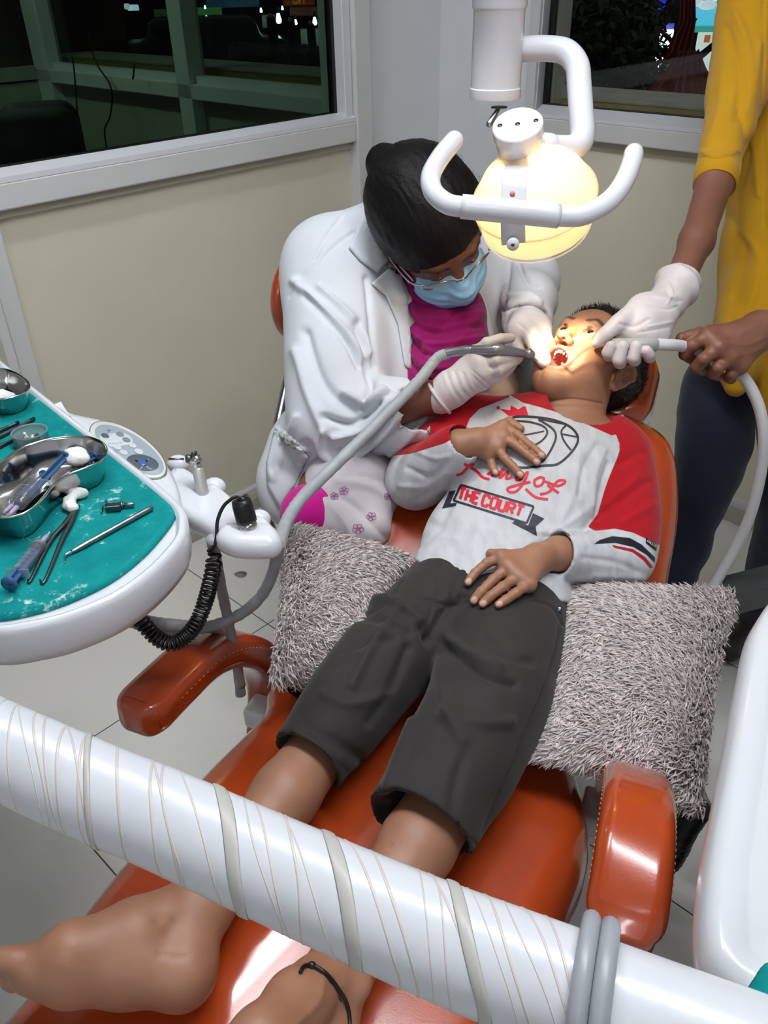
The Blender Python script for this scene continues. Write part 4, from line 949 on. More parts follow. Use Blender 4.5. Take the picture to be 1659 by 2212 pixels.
# syringes
M_SYR = glassy('clear_barrel', (206, 216, 228), dirt=.12); M_PLUNGE = mat('blue_plunger', (52, 92, 134), .4); M_LILAC = mat('lilac_hub', (196, 180, 214), .35, trans=.3)
def syringe(a, b_, r, pull, label, needle, blue=True):
    """a: thumb end, b_: hub end of the barrel"""
    d = unit(b_-a); Lg = np.linalg.norm(b_-a); s = empty('syringe', (a+b_)/2-UP*r, label, 'syringe')
    x0 = Lg*pull
    v, f = lathe([(r, x0), (r, Lg-.006), (r*.9, Lg-.003), (r*.35, Lg), (r*.3, Lg)], a, d, 22, False); mesh('barrel', v, f, M_SYR, s)
    y = unit(np.cross(d, UP)); ax = A_([y, d, np.cross(y, d)])
    mesh('flange', *box(a+d*x0, ax, (r*1.7, .0008, r*.7), .0006), M_SYR, s)
    v, f = lathe([(.0, 0), (r*1.15, 0), (r*1.15, .0018), (.0, .0018)], a, d, 22); mesh('thumb_rest', v, f, M_PLUNGE, s)
    ml = Lg*.52+x0*.6 if pull > .4 else Lg-.014
    v, f = join(box(a+d*ml/2, ax, (r*.75, ml/2, .0008)), box(a+d*ml/2, ax, (.0008, ml/2, r*.75))); mesh('plunger_rod', v, f, M_PLUNGE, s, smooth=False)
    v, f = lathe([(.0, 0), (r*.92, 0), (r*.92, .006), (r*.5, .009), (0, .009)], a+d*ml, d, 18); mesh('seal', v, f, M_BLACK, s)
    v, f = lathe([(r*.34, -.002), (r*.42, .0), (r*.36, .010), (r*.2, .016), (.0, .016)], b_, d, 14); mesh('hub', v, f, M_LILAC, s)
    if needle: mesh('needle', *tube([b_+d*.014, b_+d*(.014+needle)], .0005, 6), M_STEEL, s)
    if True:
        for k in range(12):
            if k % 2 == 0 or pull > .4: 
                ring = a+d*(x0+(Lg-x0)*(.15+.065*k)); t_ = np.linspace(-.7, .7, 7); zz = np.cross(y, d); zz = zz if zz[2] > 0 else -zz
                mesh('graduation', *tube(ring+(r*1.01)*(np.sin(t_)[:, None]*y+np.cos(t_)[:, None]*zz), .0002, 4), M_BLACK, s)
syringe(onc(19, 1262, .0105), onc(90, 1172, .0075), .0072, .26, 'blue syringe lying on the teal cloth beside the tweezers', .018)
syringe(onc(141, 986, .026), onc(36, 1096, .012), .0075, .52, 'blue syringe with plunger drawn out, propped in the kidney dish', .0)
syringe(onc(98, 1026, .013), onc(26, 1092, .009), .0068, .45, 'clear syringe lying under the blue one in the kidney dish', .0)
syringe(onc(205, 985, .014), onc(150, 1022, .010), .006, .4, 'blue syringe half hidden by cotton in the kidney dish', .0)
def cotton(pts, label, seed, res=.0016):
    B = Body(res)
    for x, y, h, r in pts: B.ell(onc(x, y, h), (r, r*.8, r*.75), k=.006)
    v, f = B.build(); N_ = vnorm(v, f); v = v+N_*(.0022*vnoise(v, 190, seed)+.001*vnoise(v, 420, seed+1))[:, None]; tag(mesh('cotton_wool', v, f, M_COT), label, 'cotton')
cotton([(155, 984, .024, .011), (168, 980, .026, .011), (162, 995, .022, .010), (180, 992, .022, .009)], 'ball of white cotton wool in the kidney dish', 4)
cotton([(153, 1062, .007, .008), (165, 1066, .008, .0085), (178, 1064, .007, .0075), (150, 1080, .007, .008), (148, 1092, .006, .0075), (158, 1097, .006, .007)], 'curl of white cotton wool lying at the tweezers\' end', 8)
# tweezers: two sprung arms meeting at the far end, bent tips
tw = empty('tweezers', onc(120, 1170), 'steel dental tweezers lying open on the teal cloth', 'tweezers')
for tip, bend, mid in (((67, 1251), (60, 1250), (108, 1168)), ((97, 1253), (86, 1251), (134, 1165))):
    c = catmull([onc(168, 1092, .004), onc((168+mid[0])/2+2, (1092+mid[1])/2, .0045), onc(*mid, .004), onc(*tip, .0025), onc(*bend, .002)], 8); mesh('arm', *tube(c, np.interp(np.linspace(0, 1, len(c)), [0, .1, .5, .85, 1], [.003, .0032, .0028, .0014, .0006]), 10, flat=(.55, 1.0)), M_DARKMETAL, tw)
mesh('rivet', *lathe([(.0, 0), (.0018, 0), (.0018, .002), (0, .0022)], onc(165, 1098, .006), UP, 12), M_STEEL2, tw)
c = catmull([onc(329, 1096, .004), onc(250, 1140, .0035), onc(165, 1187, .003), onc(146, 1196, .003), onc(141, 1201, .003), onc(140, 1214, .002)], 10)
pr = empty('dental_probe', onc(240, 1146), 'steel dental probe with a hooked tip lying on the teal cloth', 'dental tool')
mesh('handle', *tube(c[:24], np.interp(np.linspace(0, 1, 24), [0, .02, .08, .8, 1], [.0024, .003, .0031, .0031, .0018]), 12), M_STEEL2, pr); mesh('tip', *tube(c[23:], np.interp(np.linspace(0, 1, len(c)-23), [0, 1], [.0018, .0005]), 8), M_STEEL, pr)
# matrix retainer clip and a loose bur
cl_ = empty('matrix_retainer', onc(258, 1097), 'small steel matrix band retainer lying by the probe', 'dental tool')
ax = A_([unit(onc(289, 1088)-onc(240, 1092)), np.cross(UP, unit(onc(289, 1088)-onc(240, 1092))), UP])
mesh('screw', *lathe([(.0, -.001), (.0026, -.001), (.0026, .013), (.002, .0135), (0, .0135)], onc(264, 1091, .0045), ax[0], 14), M_STEEL2, cl_)
mesh('disc', *lathe([(.0, 0), (.0042, 0), (.0042, .0016), (0, .0016)], onc(262, 1091, .0045), ax[0], 16), M_STEEL2, cl_)
mesh('frame', *box(onc(245, 1096, .0045), ax, (.0085, .0045, .004), .001), M_DARKMETAL, cl_, smooth=False); mesh('jaw', *box(onc(230, 1092, .006), ax, (.0008, .005, .006), .0004), M_STEEL2, cl_, smooth=False)
tag(mesh('bur', *lathe([(.0, -.007), (.0009, -.006), (.0012, .003), (.0004, .009), (0, .010)], onc(220, 1101, .002), unit(onc(224, 1090)-onc(218, 1111)), 8), M_DARKMETAL), 'single dark bur lying alone beside the retainer clip', 'bur')
# ------------------------------------------------------------------ foreground: film wrapped white arm across the picture
ARMC = [(-760, 1330, .72), (-420, 1450, .65), (-140, 1555, .60), (0, 1617, .585), (190, 1702, .565), (340, 1763, .552), (540, 1853, .532), (750, 1945, .508), (950, 2030, .485), (1150, 2108, .462), (1400, 2205, .437), (1700, 2320, .41)]
ac = catmull([P(*q) for q in ARMC], 12); T_, N_, B_ = frames(ac)
arm = empty('unit_arm', ac[64]-UP*.035, 'thick white unit arm wrapped in clear film across the foreground', 'arm')
RA = .0325
fmw, N, L, b = nodes('film_wrapped_white'); tc = N.new('ShaderNodeTexCoord'); b.inputs['Roughness'].default_value = .3; b.inputs['Coat Weight'].default_value = .25; b.inputs['Coat Roughness'].default_value = .12
mp = N.new('ShaderNodeMapping'); dv = unit(ac[-1]-ac[0]); mp.inputs['Rotation'].default_value = (0, 0, -math.atan2(dv[1], dv[0])); mp.inputs['Scale'].default_value = (14, 3, 3)
n1 = N.new('ShaderNodeTexNoise'); n1.inputs['Scale'].default_value = 2.2; n1.inputs['Detail'].default_value = 3; bp = N.new('ShaderNodeBump'); bp.inputs['Strength'].default_value = .35; bp.inputs['Distance'].default_value = .004
L.new(tc.outputs['Object'], mp.inputs[0]); L.new(mp.outputs[0], n1.inputs['Vector']); L.new(n1.outputs['Fac'], bp.inputs['Height']); L.new(bp.outputs['Normal'], b.inputs['Normal'])
n2 = N.new('ShaderNodeTexNoise'); n2.inputs['Scale'].default_value = 30; n2.inputs['Detail'].default_value = 6; r2 = N.new('ShaderNodeValToRGB'); e = r2.color_ramp.elements; e[0].position = .66; e[1].position = .8; e[0].color = (*lin((210, 213, 218)), 1); e[1].color = (*lin((176, 172, 164)), 1)
L.new(tc.outputs['Object'], n2.inputs['Vector']); L.new(n2.outputs['Fac'], r2.inputs['Fac']); L.new(r2.outputs['Color'], b.inputs['Base Color'])
mesh('tube', *tube(ac, RA, 40), fmw, arm)
mesh('arm_post', *tube([A_([ac[0][0], ac[0][1], 0]), ac[0]+UP*.02], .034, 24, round_ends=4), M_WHITE, arm)
def loop(a, tilt, r, w, h, m, name, wob=0, seed=0, twist=0):
    """a ring of film or rubber around the arm at index a, slanted by tilt"""
    th = np.linspace(0, 2*math.pi, 64, endpoint=False); g = np.random.default_rng(seed); wb = wob*(np.sin(2*th+g.uniform(0, 6))+.5*np.sin(3*th+g.uniform(0, 6)))
    s = a+tilt*np.sin(th)+wb+twist*np.cos(th); i = np.clip(s, 0, len(ac)-1.001); k = i.astype(int); fq = (i-k)[:, None]
    at = lambda A: A[k]*(1-fq)+A[k+1]*fq
    p = at(ac)+r*(np.cos(th)[:, None]*at(N_)+np.sin(th)[:, None]*at(B_))
    n = at(N_)*np.cos(th)[:, None]+at(B_)*np.sin(th)[:, None]
    T = np.roll(p, -1, 0)-np.roll(p, 1, 0); T /= np.linalg.norm(T, axis=1, keepdims=True); S = np.cross(T, n)
    q = np.linspace(0, 2*math.pi, 10, endpoint=False)
    V = (p[:, None]+np.cos(q)[None, :, None]*w*S[:, None]+np.sin(q)[None, :, None]*h*n[:, None]).reshape(-1, 3); F = []
    for x in range(64):
        x2 = (x+1) % 64
        for y in range(10): F.append([x*10+y, x*10+(y+1) % 10, x2*10+(y+1) % 10, x2*10+y])
    mesh(name, V, F, m, arm)
def ai(x):
    px = pix(ac)[:, 0]; return float(np.interp(x, px, np.arange(len(px))))
M_BAND = mat('film_band', (180, 178, 172), .4); M_CREASE = mat('film_crease', (198, 192, 184), .35)
for x, w_, sd in ((205, .0022, 1), (500, .0046, 2), (742, .0046, 3), (1010, .004, 4)): loop(ai(x), 4.6, RA+.0004, w_, .0009, M_BAND, 'rubber_band', .15, sd, -.3)
g = np.random.default_rng(3)
for k, x in enumerate([10, 45, 70, 95, 120, 150, 178, 196, 265, 340, 352, 372, 430, 560, 585, 640, 660, 800, 850, 920, 955, 985, 1060, 1090, 1140, 1180, 1210]):
    loop(ai(x), 4.4+g.uniform(-1.0, 2.2), RA+.0000, g.uniform(.0004, .0011), .0003, M_CREASE, 'film_crease', g.uniform(.05, .3), k+10, -.3+g.uniform(-.4, .4))
# two grey tubes looped over the arm
M_TUBE = mat('grey_silicone', (164, 168, 174), .35, trans=.15)
for x0, l in ((1262, 'grey silicone tube looped over the white arm, farther from the white unit'), (1312, 'grey silicone tube looped over the white arm, nearer the white unit')):
    i = int(ai(x0-10)); th = np.linspace(-2.2, 1.9, 26); up_ = unit(UP-T_[i]*np.dot(UP, T_[i])); sd = np.cross(T_[i], up_); sd = sd if np.dot(sd, CAM*A_([1, 1, 0])-ac[i]*A_([1, 1, 0])) > 0 else -sd
    c = ac[i]+(RA+.0062)*(np.cos(th)[:, None]*up_+np.sin(th)[:, None]*sd)+T_[i]*(np.linspace(-.004, .008, 26))[:, None]
    c = np.concatenate([c, c[-1:]-UP*np.linspace(.01, .12, 6)[:, None]]); tag(mesh('silicone_tube', *tube(c, .0055, 14), M_TUBE), l, 'tube')
# ------------------------------------------------------------------ tall white unit at the right edge
ZW = .92
WU = [(1648, 1330), (1618, 1450), (1592, 1600), (1562, 1760), (1544, 1880), (1540, 1990), (1556, 2062), (1610, 2118), (1720, 2160), (1900, 2190), (2250, 2000), (2250, 1400), (1950, 1260), (1720, 1270)]
wu = empty('side_unit', A_([*onz(1800, 1750, ZW)[:2], 0]), 'tall glossy white dental side unit at the right edge', 'dental unit')
o = plan(WU, ZW, 6)
v, f = slab(o, [(.03, -.084), (.02, -.082), (.004, -.072), (-.006, -.05), (-.008, -.03), (-.004, -.010), (.003, -.001), (.010, 0), (.022, .0), (.0235, -.0010), (.026, -.0012)], (UP*ZW, *I3)); mesh('top_housing', v, f, M_WHITE, wu)
oc = onz(1900, 1750, ZW); v, f = slab(rrect(.14, .16, .05)+oc[:2]+A_([.16, .05]), [(0, 0), (0, ZW-.1), (.03, ZW-.075)], (np.zeros(3), *I3)); mesh('pedestal', v, f, mat('dark_pedestal', (40, 42, 44), .5), wu)
# dark details between the unit and the chair
M_CHAR = mat('charcoal_paint', (62, 66, 66), .45)
a, b_ = onz(1560, 1290, .42), onz(1760, 1238, .42); d = unit(b_-a); mesh('floor_rail', *box((a+b_)/2, A_([d, np.cross(UP, d), UP]), (np.linalg.norm(b_-a)/2, .03, .03), .003), M_CHAR, smooth=False, label='dark grey square metal bar behind the furry cushion', cat='bar')
M_CORR = mat('black_corrugated', (18, 18, 19), .5)
c = catmull([onz(1510, 1745, .42), onz(1480, 1790, .36), onz(1450, 1850, .30), onz(1400, 1900, .2)], 22); tag(mesh('corrugated_hose', *tube(c, .019+.0022*np.sin(np.arange(len(c))*1.9), 14), M_CORR), 'black corrugated hose below the right armrest', 'hose')
c = catmull([onz(1500, 1690, .4), onz(1525, 1745, .38), onz(1570, 1790, .3)], 8); tag(mesh('grey_pipe', *tube(c, .011, 12), mat('grey_pipe', (120, 122, 124), .5)), 'short grey pipe below the right cushion corner', 'pipe')
c = catmull([onz(1600, 1500, .3), onz(1590, 1650, .28), onz(1560, 1800, .22)], 8); tag(mesh('black_hose', *tube(c, .014, 12), M_BLACK), 'smooth black hose beside the tall white unit', 'hose')
mesh('foot_plate', *box(onz(1305, 1960, .42), A_([CU, CW, UP]), (.07, .02, .004), .002), mat('shaded_white_plate', (120, 122, 126), .4), chair, smooth=False).name = 'side_plate'  # white armrest mount, coloured grey to imitate the shade on it
# teal cloth draped at the lower right corner
B = Body(.003)
tcp = [P(1668, 2095, .47), P(1652, 2145, .455), P(1636, 2190, .445), P(1612, 2250, .435)]
for k in range(4):
    B.chain([p+CR*(.010*k)+CF*(.003*(k % 2)) for p in tcp], [.004, .006, .007, .008], .006, n=4)
v, f = B.build(2); tag(mesh('folded_cloth', v, f, M_TEAL), 'folded teal cloth hanging at the lower right corner', 'cloth')
# small paint flake on the floor
c = onz(520, 1241, .001); tag(mesh('leaf_scrap', *slab(catmull(A_([(-.018, 0), (-.006, .012), (.012, .010), (.016, -.003), (.004, -.014)])+c[:2], 3, True), [(0, 0), (0, .0012), (.002, .0014)], (UP*.0005, *I3)), mat('dry_leaf', (206, 202, 186), .8)), 'small dry scrap lying on the pale floor tiles', 'scrap')
# ------------------------------------------------------------------ shared figure helpers
def skinmat(name, rgb, red=(170, 95, 75)):
    """skin with gentle colour variation; attribute 'lip' tints lips and mouth, 'nail' tints nails"""
    m, N, L, b = nodes(name); c = lin(rgb); tc = N.new('ShaderNodeTexCoord')
    n = N.new('ShaderNodeTexNoise'); n.inputs['Scale'].default_value = 14; n.inputs['Detail'].default_value = 6; L.new(tc.outputs['Object'], n.inputs['Vector'])
    r = N.new('ShaderNodeValToRGB'); e = r.color_ramp.elements; e[0].position = .3; e[1].position = .7; e[0].color = (c[0]*.86, c[1]*.82, c[2]*.8, 1); e[1].color = (min(1, c[0]*1.1), c[1]*1.1, c[2]*1.1, 1)
    L.new(n.outputs['Fac'], r.inputs['Fac']); prev = r.outputs['Color']
    for at, col in (('lip', (176, 92, 90)), ('nail', (206, 164, 150)), ('mole', (96, 56, 40)), ('brow', (22, 16, 14))):
        a = N.new('ShaderNodeAttribute'); a.attribute_name = at; mx = N.new('ShaderNodeMix'); mx.data_type = 'RGBA'; mx.inputs[7].default_value = (*lin(col), 1)
        L.new(a.outputs['Fac'], mx.inputs[0]); L.new(prev, mx.inputs[6]); prev = mx.outputs[2]
    L.new(prev, b.inputs['Base Color']); b.inputs['Roughness'].default_value = .5
    b.inputs['Subsurface Weight'].default_value = .12; b.inputs['Subsurface Radius'].default_value = (.010, .004, .002); b.inputs['Subsurface Scale'].default_value = 1
    n2 = N.new('ShaderNodeTexNoise'); n2.inputs['Scale'].default_value = 350; n2.inputs['Detail'].default_value = 3; bp = N.new('ShaderNodeBump'); bp.inputs['Strength'].default_value = .12; bp.inputs['Distance'].default_value = .001
    L.new(tc.outputs['Object'], n2.inputs['Vector']); L.new(n2.outputs['Fac'], bp.inputs['Height']); L.new(bp.outputs['Normal'], b.inputs['Normal']); return m
def clothmat(name, base, layers=(), weave=700, heather=0, rough=.85, sheen=.15, wstr=.25):
    """woven cloth; layers = [(attribute, colour)] shown where the attribute is above zero"""
    m, N, L, b = nodes(name); tc = N.new('ShaderNodeTexCoord'); c = lin(base)
    n = N.new('ShaderNodeTexNoise'); n.inputs['Scale'].default_value = 70 if heather else 8; n.inputs['Detail'].default_value = 5; mp = N.new('ShaderNodeMapping'); mp.inputs['Scale'].default_value = (1, .35, .35) if heather else (1, 1, 1)
    L.new(tc.outputs['Object'], mp.inputs[0]); L.new(mp.outputs[0], n.inputs['Vector']); r = N.new('ShaderNodeValToRGB'); e = r.color_ramp.elements; e[0].position = .32; e[1].position = .6; k = heather or .05
    e[0].color = (*[x*(1-k) for x in c], 1); e[1].color = (*[min(1, x*(1+k*.3)) for x in c], 1); L.new(n.outputs['Fac'], r.inputs['Fac']); prev = r.outputs['Color']
    for at, col in layers:
        a = N.new('ShaderNodeAttribute'); a.attribute_name = at; g = N.new('ShaderNodeMapRange'); g.inputs['From Min'].default_value = -.6; g.inputs['From Max'].default_value = .6
        L.new(a.outputs['Fac'], g.inputs['Value']); mx = N.new('ShaderNodeMix'); mx.data_type = 'RGBA'; mx.inputs[7].default_value = (*lin(col), 1); L.new(g.outputs['Result'], mx.inputs[0]); L.new(prev, mx.inputs[6]); prev = mx.outputs[2]
    L.new(prev, b.inputs['Base Color']); b.inputs['Roughness'].default_value = rough; b.inputs['Sheen Weight'].default_value = sheen; b.inputs['Specular IOR Level'].default_value = .25
    n2 = N.new('ShaderNodeTexNoise'); n2.inputs['Scale'].default_value = weave; n2.inputs['Detail'].default_value = 2; bp = N.new('ShaderNodeBump'); bp.inputs['Strength'].default_value = wstr; bp.inputs['Distance'].default_value = .0006
    L.new(tc.outputs['Object'], n2.inputs['Vector']); L.new(n2.outputs['Fac'], bp.inputs['Height']); L.new(bp.outputs['Normal'], b.inputs['Normal']); return m
def near(pts, rads):
    pts = A_(pts)
    def f(V):
        m = np.zeros(len(V), bool)
        for p, r in zip(pts, rads): m |= ((V-p)**2).sum(1) < r*r
        return m
    return f
def finger(B, pts, r0, r1, k=.0035):
    """a finger as a chain of bones with slightly thicker joints"""
    n = len(pts); rr = np.linspace(r0, r1, n)
    for i in range(n-1):
        a, b_ = A_(pts[i]), A_(pts[i+1]); m = (a+b_)/2
        B.cone(a, m, rr[i], (rr[i]+rr[i+1])/2*.95, k); B.cone(m, b_, (rr[i]+rr[i+1])/2*.95, rr[i+1], k)
def palm(B, wrist, kn, rw, rk, k=.008):
    for q in kn: B.cone(wrist, q, rw, rk, k)
    for a, b_ in zip(kn[:-1], kn[1:]): B.cone(a, b_, rk, rk, k)
def headax(R, c, s):
    R = A_(R); c = A_(c); return lambda *q: c+(s*A_(q, float))@R
STROKES = {'T': [[(0, 1), (1, 1)], [(.5, 1), (.5, 0)]], 'H': [[(0, 0), (0, 1)], [(1, 0), (1, 1)], [(0, .5), (1, .5)]], 'E': [[(1, 1), (0, 1), (0, 0), (1, 0)], [(0, .5), (.8, .5)]],
 'C': [[(1, .75), (.85, 1), (.15, 1), (0, .8), (0, .2), (.15, 0), (.85, 0), (1, .25)]], 'O': [[(.15, 1), (.85, 1), (1, .8), (1, .2), (.85, 0), (.15, 0), (0, .2), (0, .8), (.15, 1)]], 'U': [[(0, 1), (0, .2), (.15, 0), (.85, 0), (1, .2), (1, 1)]],
 'R': [[(0, 0), (0, 1), (.8, 1), (1, .85), (1, .62), (.8, .48), (0, .48)], [(.55, .48), (1, 0)]], 'A': [[(0, 0), (.5, 1), (1, 0)], [(.2, .35), (.8, .35)]], 'L': [[(0, 1), (0, 0), (1, 0)]], 'I': [[(.5, 0), (.5, 1)]]}
# ------------------------------------------------------------------ the boy in the chair
def BKp(x, y, h): return onpl(x, y, Q+CN*h, CN)
boy = empty('person', SE(-.05, 0, .61), 'boy lying back in the orange chair, mouth open, in red and grey shirt', 'person')
HR = A_([[-.6536, .7379, -.1681], [-.4345, -.1841, .8817], [.6197, .6493, .4409]]); HC = P(1272, 786, 1.491); hd = headax(HR, HC, 1.0)
CHX = A_([CW, CB, CN])
chest, belly, pel = BKp(1172, 1045, .07), BKp(1085, 1185, .066), onz(1035, 1325, .69)
shR, shL = BKp(1015, 925, .055), BKp(1326, 980, .058); neckb = BKp(1238, 900, .065)
elR, wrR = BKp(893, 1040, .065), BKp(992, 962, .168); elL, wrL = BKp(1342, 1214, .062), onz(1205, 1196, .765)
print('boy seg', [round(float(np.linalg.norm(a-b_)), 3) for a, b_ in ((shR, elR), (elR, wrR), (shL, elL), (elL, wrL), (shR, shL))], 'wrL', wrL, BKp(1205, 1196, .15))
hipR, hipL = onz(950, 1350, .69), onz(1110, 1390, .69)
knR, knL = onz(735, 1560, .665), onz(1010, 1650, .675); anR, anL = onz(440, 1952, .655), onz(738, 2090, .655)
print('leg', [round(float(np.linalg.norm(a-b_)), 3) for a, b_ in ((hipR, knR), (knR, anR), (hipL, knL), (knL, anL))])
# ---- shirt
S = Body(.0034)
S.ell(chest, (.143, .155, .088), CHX, .03).ell(belly, (.136, .13, .083), CHX, .05).ell(pel+UP*.004+CU*.03, (.134, .10, .084), A_([CW, CU, UP]), .05)
S.chain([neckb-CB*.01-CN*.01, shR], [.058, .055], .04).chain([neckb-CB*.01-CN*.01, shL], [.058, .056], .04)
S.ell(BKp(1200, 965, .075), (.12, .08, .07), CHX, .05)
S.chain([shR, shR*.45+elR*.55, elR], [.056, .052, .047], .03, n=3).chain([elR, elR*.5+wrR*.5, wrR], [.046, .042, .036], .012, n=3)
midL = shL*.5+elL*.5+CW*.012
S.chain([shL, midL, elL], [.049, .047, .044], .03, n=4)
hemc = shL*.12+elL*.88
S.chain([elL+CW*.002, elL*.5+wrL*.5], [.042, .040], .010, n=3)
hp0, hp1 = onz(868, 1197, .70), onz(1243, 1303, .70); hm = onz(1050, 1262, .77); hn = unit(np.cross(hp1-hp0, hm-(hp0+hp1)/2)); hn = hn if np.dot(hn, CU) < 0 else -hn
S.cut(hm, hn)
S.chain([elL+CW*.002, elL*.5+wrL*.5], [.042, .040], .006, n=3).sleeve(elL*.5+wrL*.5, wrL, .040, .037, .008)
for w_, e_, r in ((wrR, elR, .030), (wrL, elL, .031)):
    d = unit(w_-e_); S.cone(w_-d*.03, w_+d*.02, r, r, .003, 's')
# neck opening
nd = unit(hd(0, -.02, -.05)-neckb); S.cone(BKp(1250, 908, .105), BKp(1262, 872, .10)+nd*.10, .062, .075, .006, 's')
V, F = S.build(1)
FOLD = [([(1290, 960), (1262, 1010), (1250, 1070)], 7, -.004), ([(1305, 975), (1285, 1030), (1280, 1090)], 7, .004), ([(1315, 1000), (1300, 1050), (1288, 1120)], 5, -.006), ([(1250, 980), (1240, 1060), (1215, 1120)], 9, .003),
  ([(1280, 1120), (1250, 1150), (1180, 1160)], 8, -.004), ([(1270, 1100), (1210, 1140), (1140, 1150)], 8, .003), ([(1340, 1000), (1385, 975)], 10, -.004), ([(1310, 1090), (1380, 1030)], 9, .003), ([(1300, 1110), (1400, 1040)], 8, -.003), ([(1345, 1130), (1410, 1090)], 8, .003),
  ([(900, 1195), (960, 1165), (1040, 1180)], 10, .003), ([(930, 1130), (990, 1160), (1060, 1200)], 12, -.003), ([(985, 1040), (960, 1120), (915, 1180)], 9, -.003), ([(1100, 1180), (1150, 1230)], 10, .003),
  ([(880, 1010), (930, 1030), (960, 1000)], 6, -.003), ([(865, 1050), (920, 1050), (965, 1020)], 6, .003), ([(900, 975), (940, 990), (970, 985)], 5, .0025), ([(905, 1075), (950, 1055)], 6, -.003),
  ([(1380, 1235), (1330, 1215), (1260, 1205)], 6, -.0025), ([(1390, 1250), (1330, 1245), (1240, 1250)], 6, .0025), ([(1310, 1180), (1330, 1220), (1320, 1270)], 5, .002), ([(1270, 1185), (1285, 1230), (1280, 1270)], 5, -.002), ([(1350, 1190), (1370, 1230)], 5, .002),
  ([(1328, 932), (1338, 965), (1316, 1030), (1291, 1110)], 2.2, -.0015), ([(1095, 862), (1036, 883), (1010, 910)], 2.2, -.0015)]
V = sculpt(V, F, FOLD); V = V+vnorm(V, F)*(.0016*vnoise(V, 26, 2)+.0008*vnoise(V, 60, 5))[:, None]
RED_L = [(1322, 915), (1328, 932), (1338, 958), (1338, 974), (1332, 992), (1316, 1030), (1305, 1061), (1291, 1110), (1270, 1138), (1286, 1147), (1329, 1142), (1368, 1151), (1425, 1178), (1490, 1190), (1480, 1060), (1430, 930), (1360, 890)]
RED_R = [(1100, 858), (1036, 883), (1015, 904), (1003, 932), (960, 958), (889, 980), (850, 985), (860, 900), (1000, 800), (1100, 800)]
COLLAR = [(1080, 840), (1130, 870), (1165, 879), (1205, 891), (1262, 914), (1322, 941), (1350, 930), (1340, 880), (1200, 800)]
NAVY = [(1280, 1176), (1296, 1166), (1323, 1158), (1361, 1162), (1386, 1176), (1416, 1205), (1414, 1217), (1397, 1199), (1368, 1182), (1329, 1173), (1296, 1175)]
STRIPE = [(1322, 1177), (1368, 1186), (1394, 1203), (1412, 1226), (1404, 1228), (1390, 1211), (1366, 1193), (1325, 1183)]
at = {'red': np.maximum(np.maximum(sdpoly(V, RED_L), sdpoly(V, RED_R)), sdpoly(V, COLLAR)), 'navy': sdpoly(V, NAVY), 'stripe': sdpoly(V, STRIPE)}
keep = np.minimum(((V-hemc)@unit(elL-shL)), 1)  # the red belongs to the sleeves and collar only
M_SHIRT = clothmat('heather_grey_jersey', (196, 199, 202), [('red', (168, 10, 26)), ('navy', (24, 26, 40)), ('stripe', (166, 14, 34))], heather=.13)
shirt = mesh('shirt', V, F, M_SHIRT, boy, attrs=at); TS = bvh(V, F)
Z6 = lambda pts: [(x/2.37+800, y/2.37+820) for x, y in pts]
M_PRED = mat('red_print', (202, 20, 48), .6); M_PNAVY = mat('navy_print', (30, 32, 48), .6)
cr_ = [patch(TS, [(1080, 883), (1102, 887), (1104, 876), (1120, 885), (1130, 878), (1136, 879), (1141, 897), (1099, 899)]), patch(TS, [(1076.5+4*math.cos(a), 881+3.4*math.sin(a)) for a in np.linspace(0, 6.28, 12, endpoint=False)])]
decals('chest_crown', cr_, M_PRED, shirt, smooth=False); it = []
for st in ([(440, 488), (470, 478), (505, 440), (530, 430)], [(480, 430), (545, 470), (575, 500), (612, 512)], [(600, 488), (640, 458), (620, 492), (655, 480), (682, 458)], [(682, 458), (662, 505), (705, 472), (695, 508), (726, 500)],
           [(785, 480), (762, 486), (745, 512), (768, 512), (806, 474), (785, 530), (748, 572), (712, 576), (704, 558), (745, 543), (820, 524)], [(795, 560), (845, 602), (910, 614)],
           [(868, 500), (840, 518), (848, 546), (878, 538), (888, 508), (866, 500)], [(886, 520), (915, 530), (960, 545), (995, 528), (988, 516), (955, 524), (915, 575), (868, 588)], [(905, 540), (965, 582)]):
    it.append(ribbon(TS, Z6(st), 5.6, .0007))
tl, trt, bl_, brt = [A_(q) for q in Z6([(462, 552), (806, 656), (447, 608), (788, 706)])]
us = [(.0, .085), (.115, .195), (.225, .30), (.36, .445), (.48, .57), (.605, .695), (.73, .82), (.855, .95)]
for ch, (a, b_) in zip('THECOURT', us):
    for st in STROKES[ch]:
        q = [tuple((tl*(v_)+bl_*(1-v_))*(1-(a+(b_-a)*u_))+(trt*v_+brt*(1-v_))*(a+(b_-a)*u_)) for u_, v_ in st]; it.append(ribbon(TS, q, 6.4, .0008, smooth=False))
pr_ = decals('chest_lettering', it, M_PRED, shirt, smooth=False)
it = []
for st, w_ in (([(700, 210), (760, 190), (900, 200), (1000, 230), (1050, 270), (1062, 315), (1030, 372), (960, 432), (880, 442), (780, 452), (690, 440)], 5), ([(700, 212), (800, 216), (882, 238), (906, 272), (880, 312), (830, 342)], 4.2), ([(700, 285), (780, 285), (890, 265)], 3.2),
               ([(860, 205), (930, 250), (950, 292), (930, 350), (890, 412), (850, 440)], 4.5), ([(1005, 232), (978, 265), (990, 312), (1027, 362)], 4), ([(983, 280), (1057, 294)], 3.4), ([(860, 203), (1003, 232)], 2.6)):
    it.append(ribbon(TS, Z6(st), w_, .0007))
c4 = Z6([(465, 540), (836, 650), (800, 736), (428, 620)])
for a, b_ in zip(c4, c4[1:]+c4[:1]): it.append(ribbon(TS, [a, b_], 4.5, .0009, smooth=False))
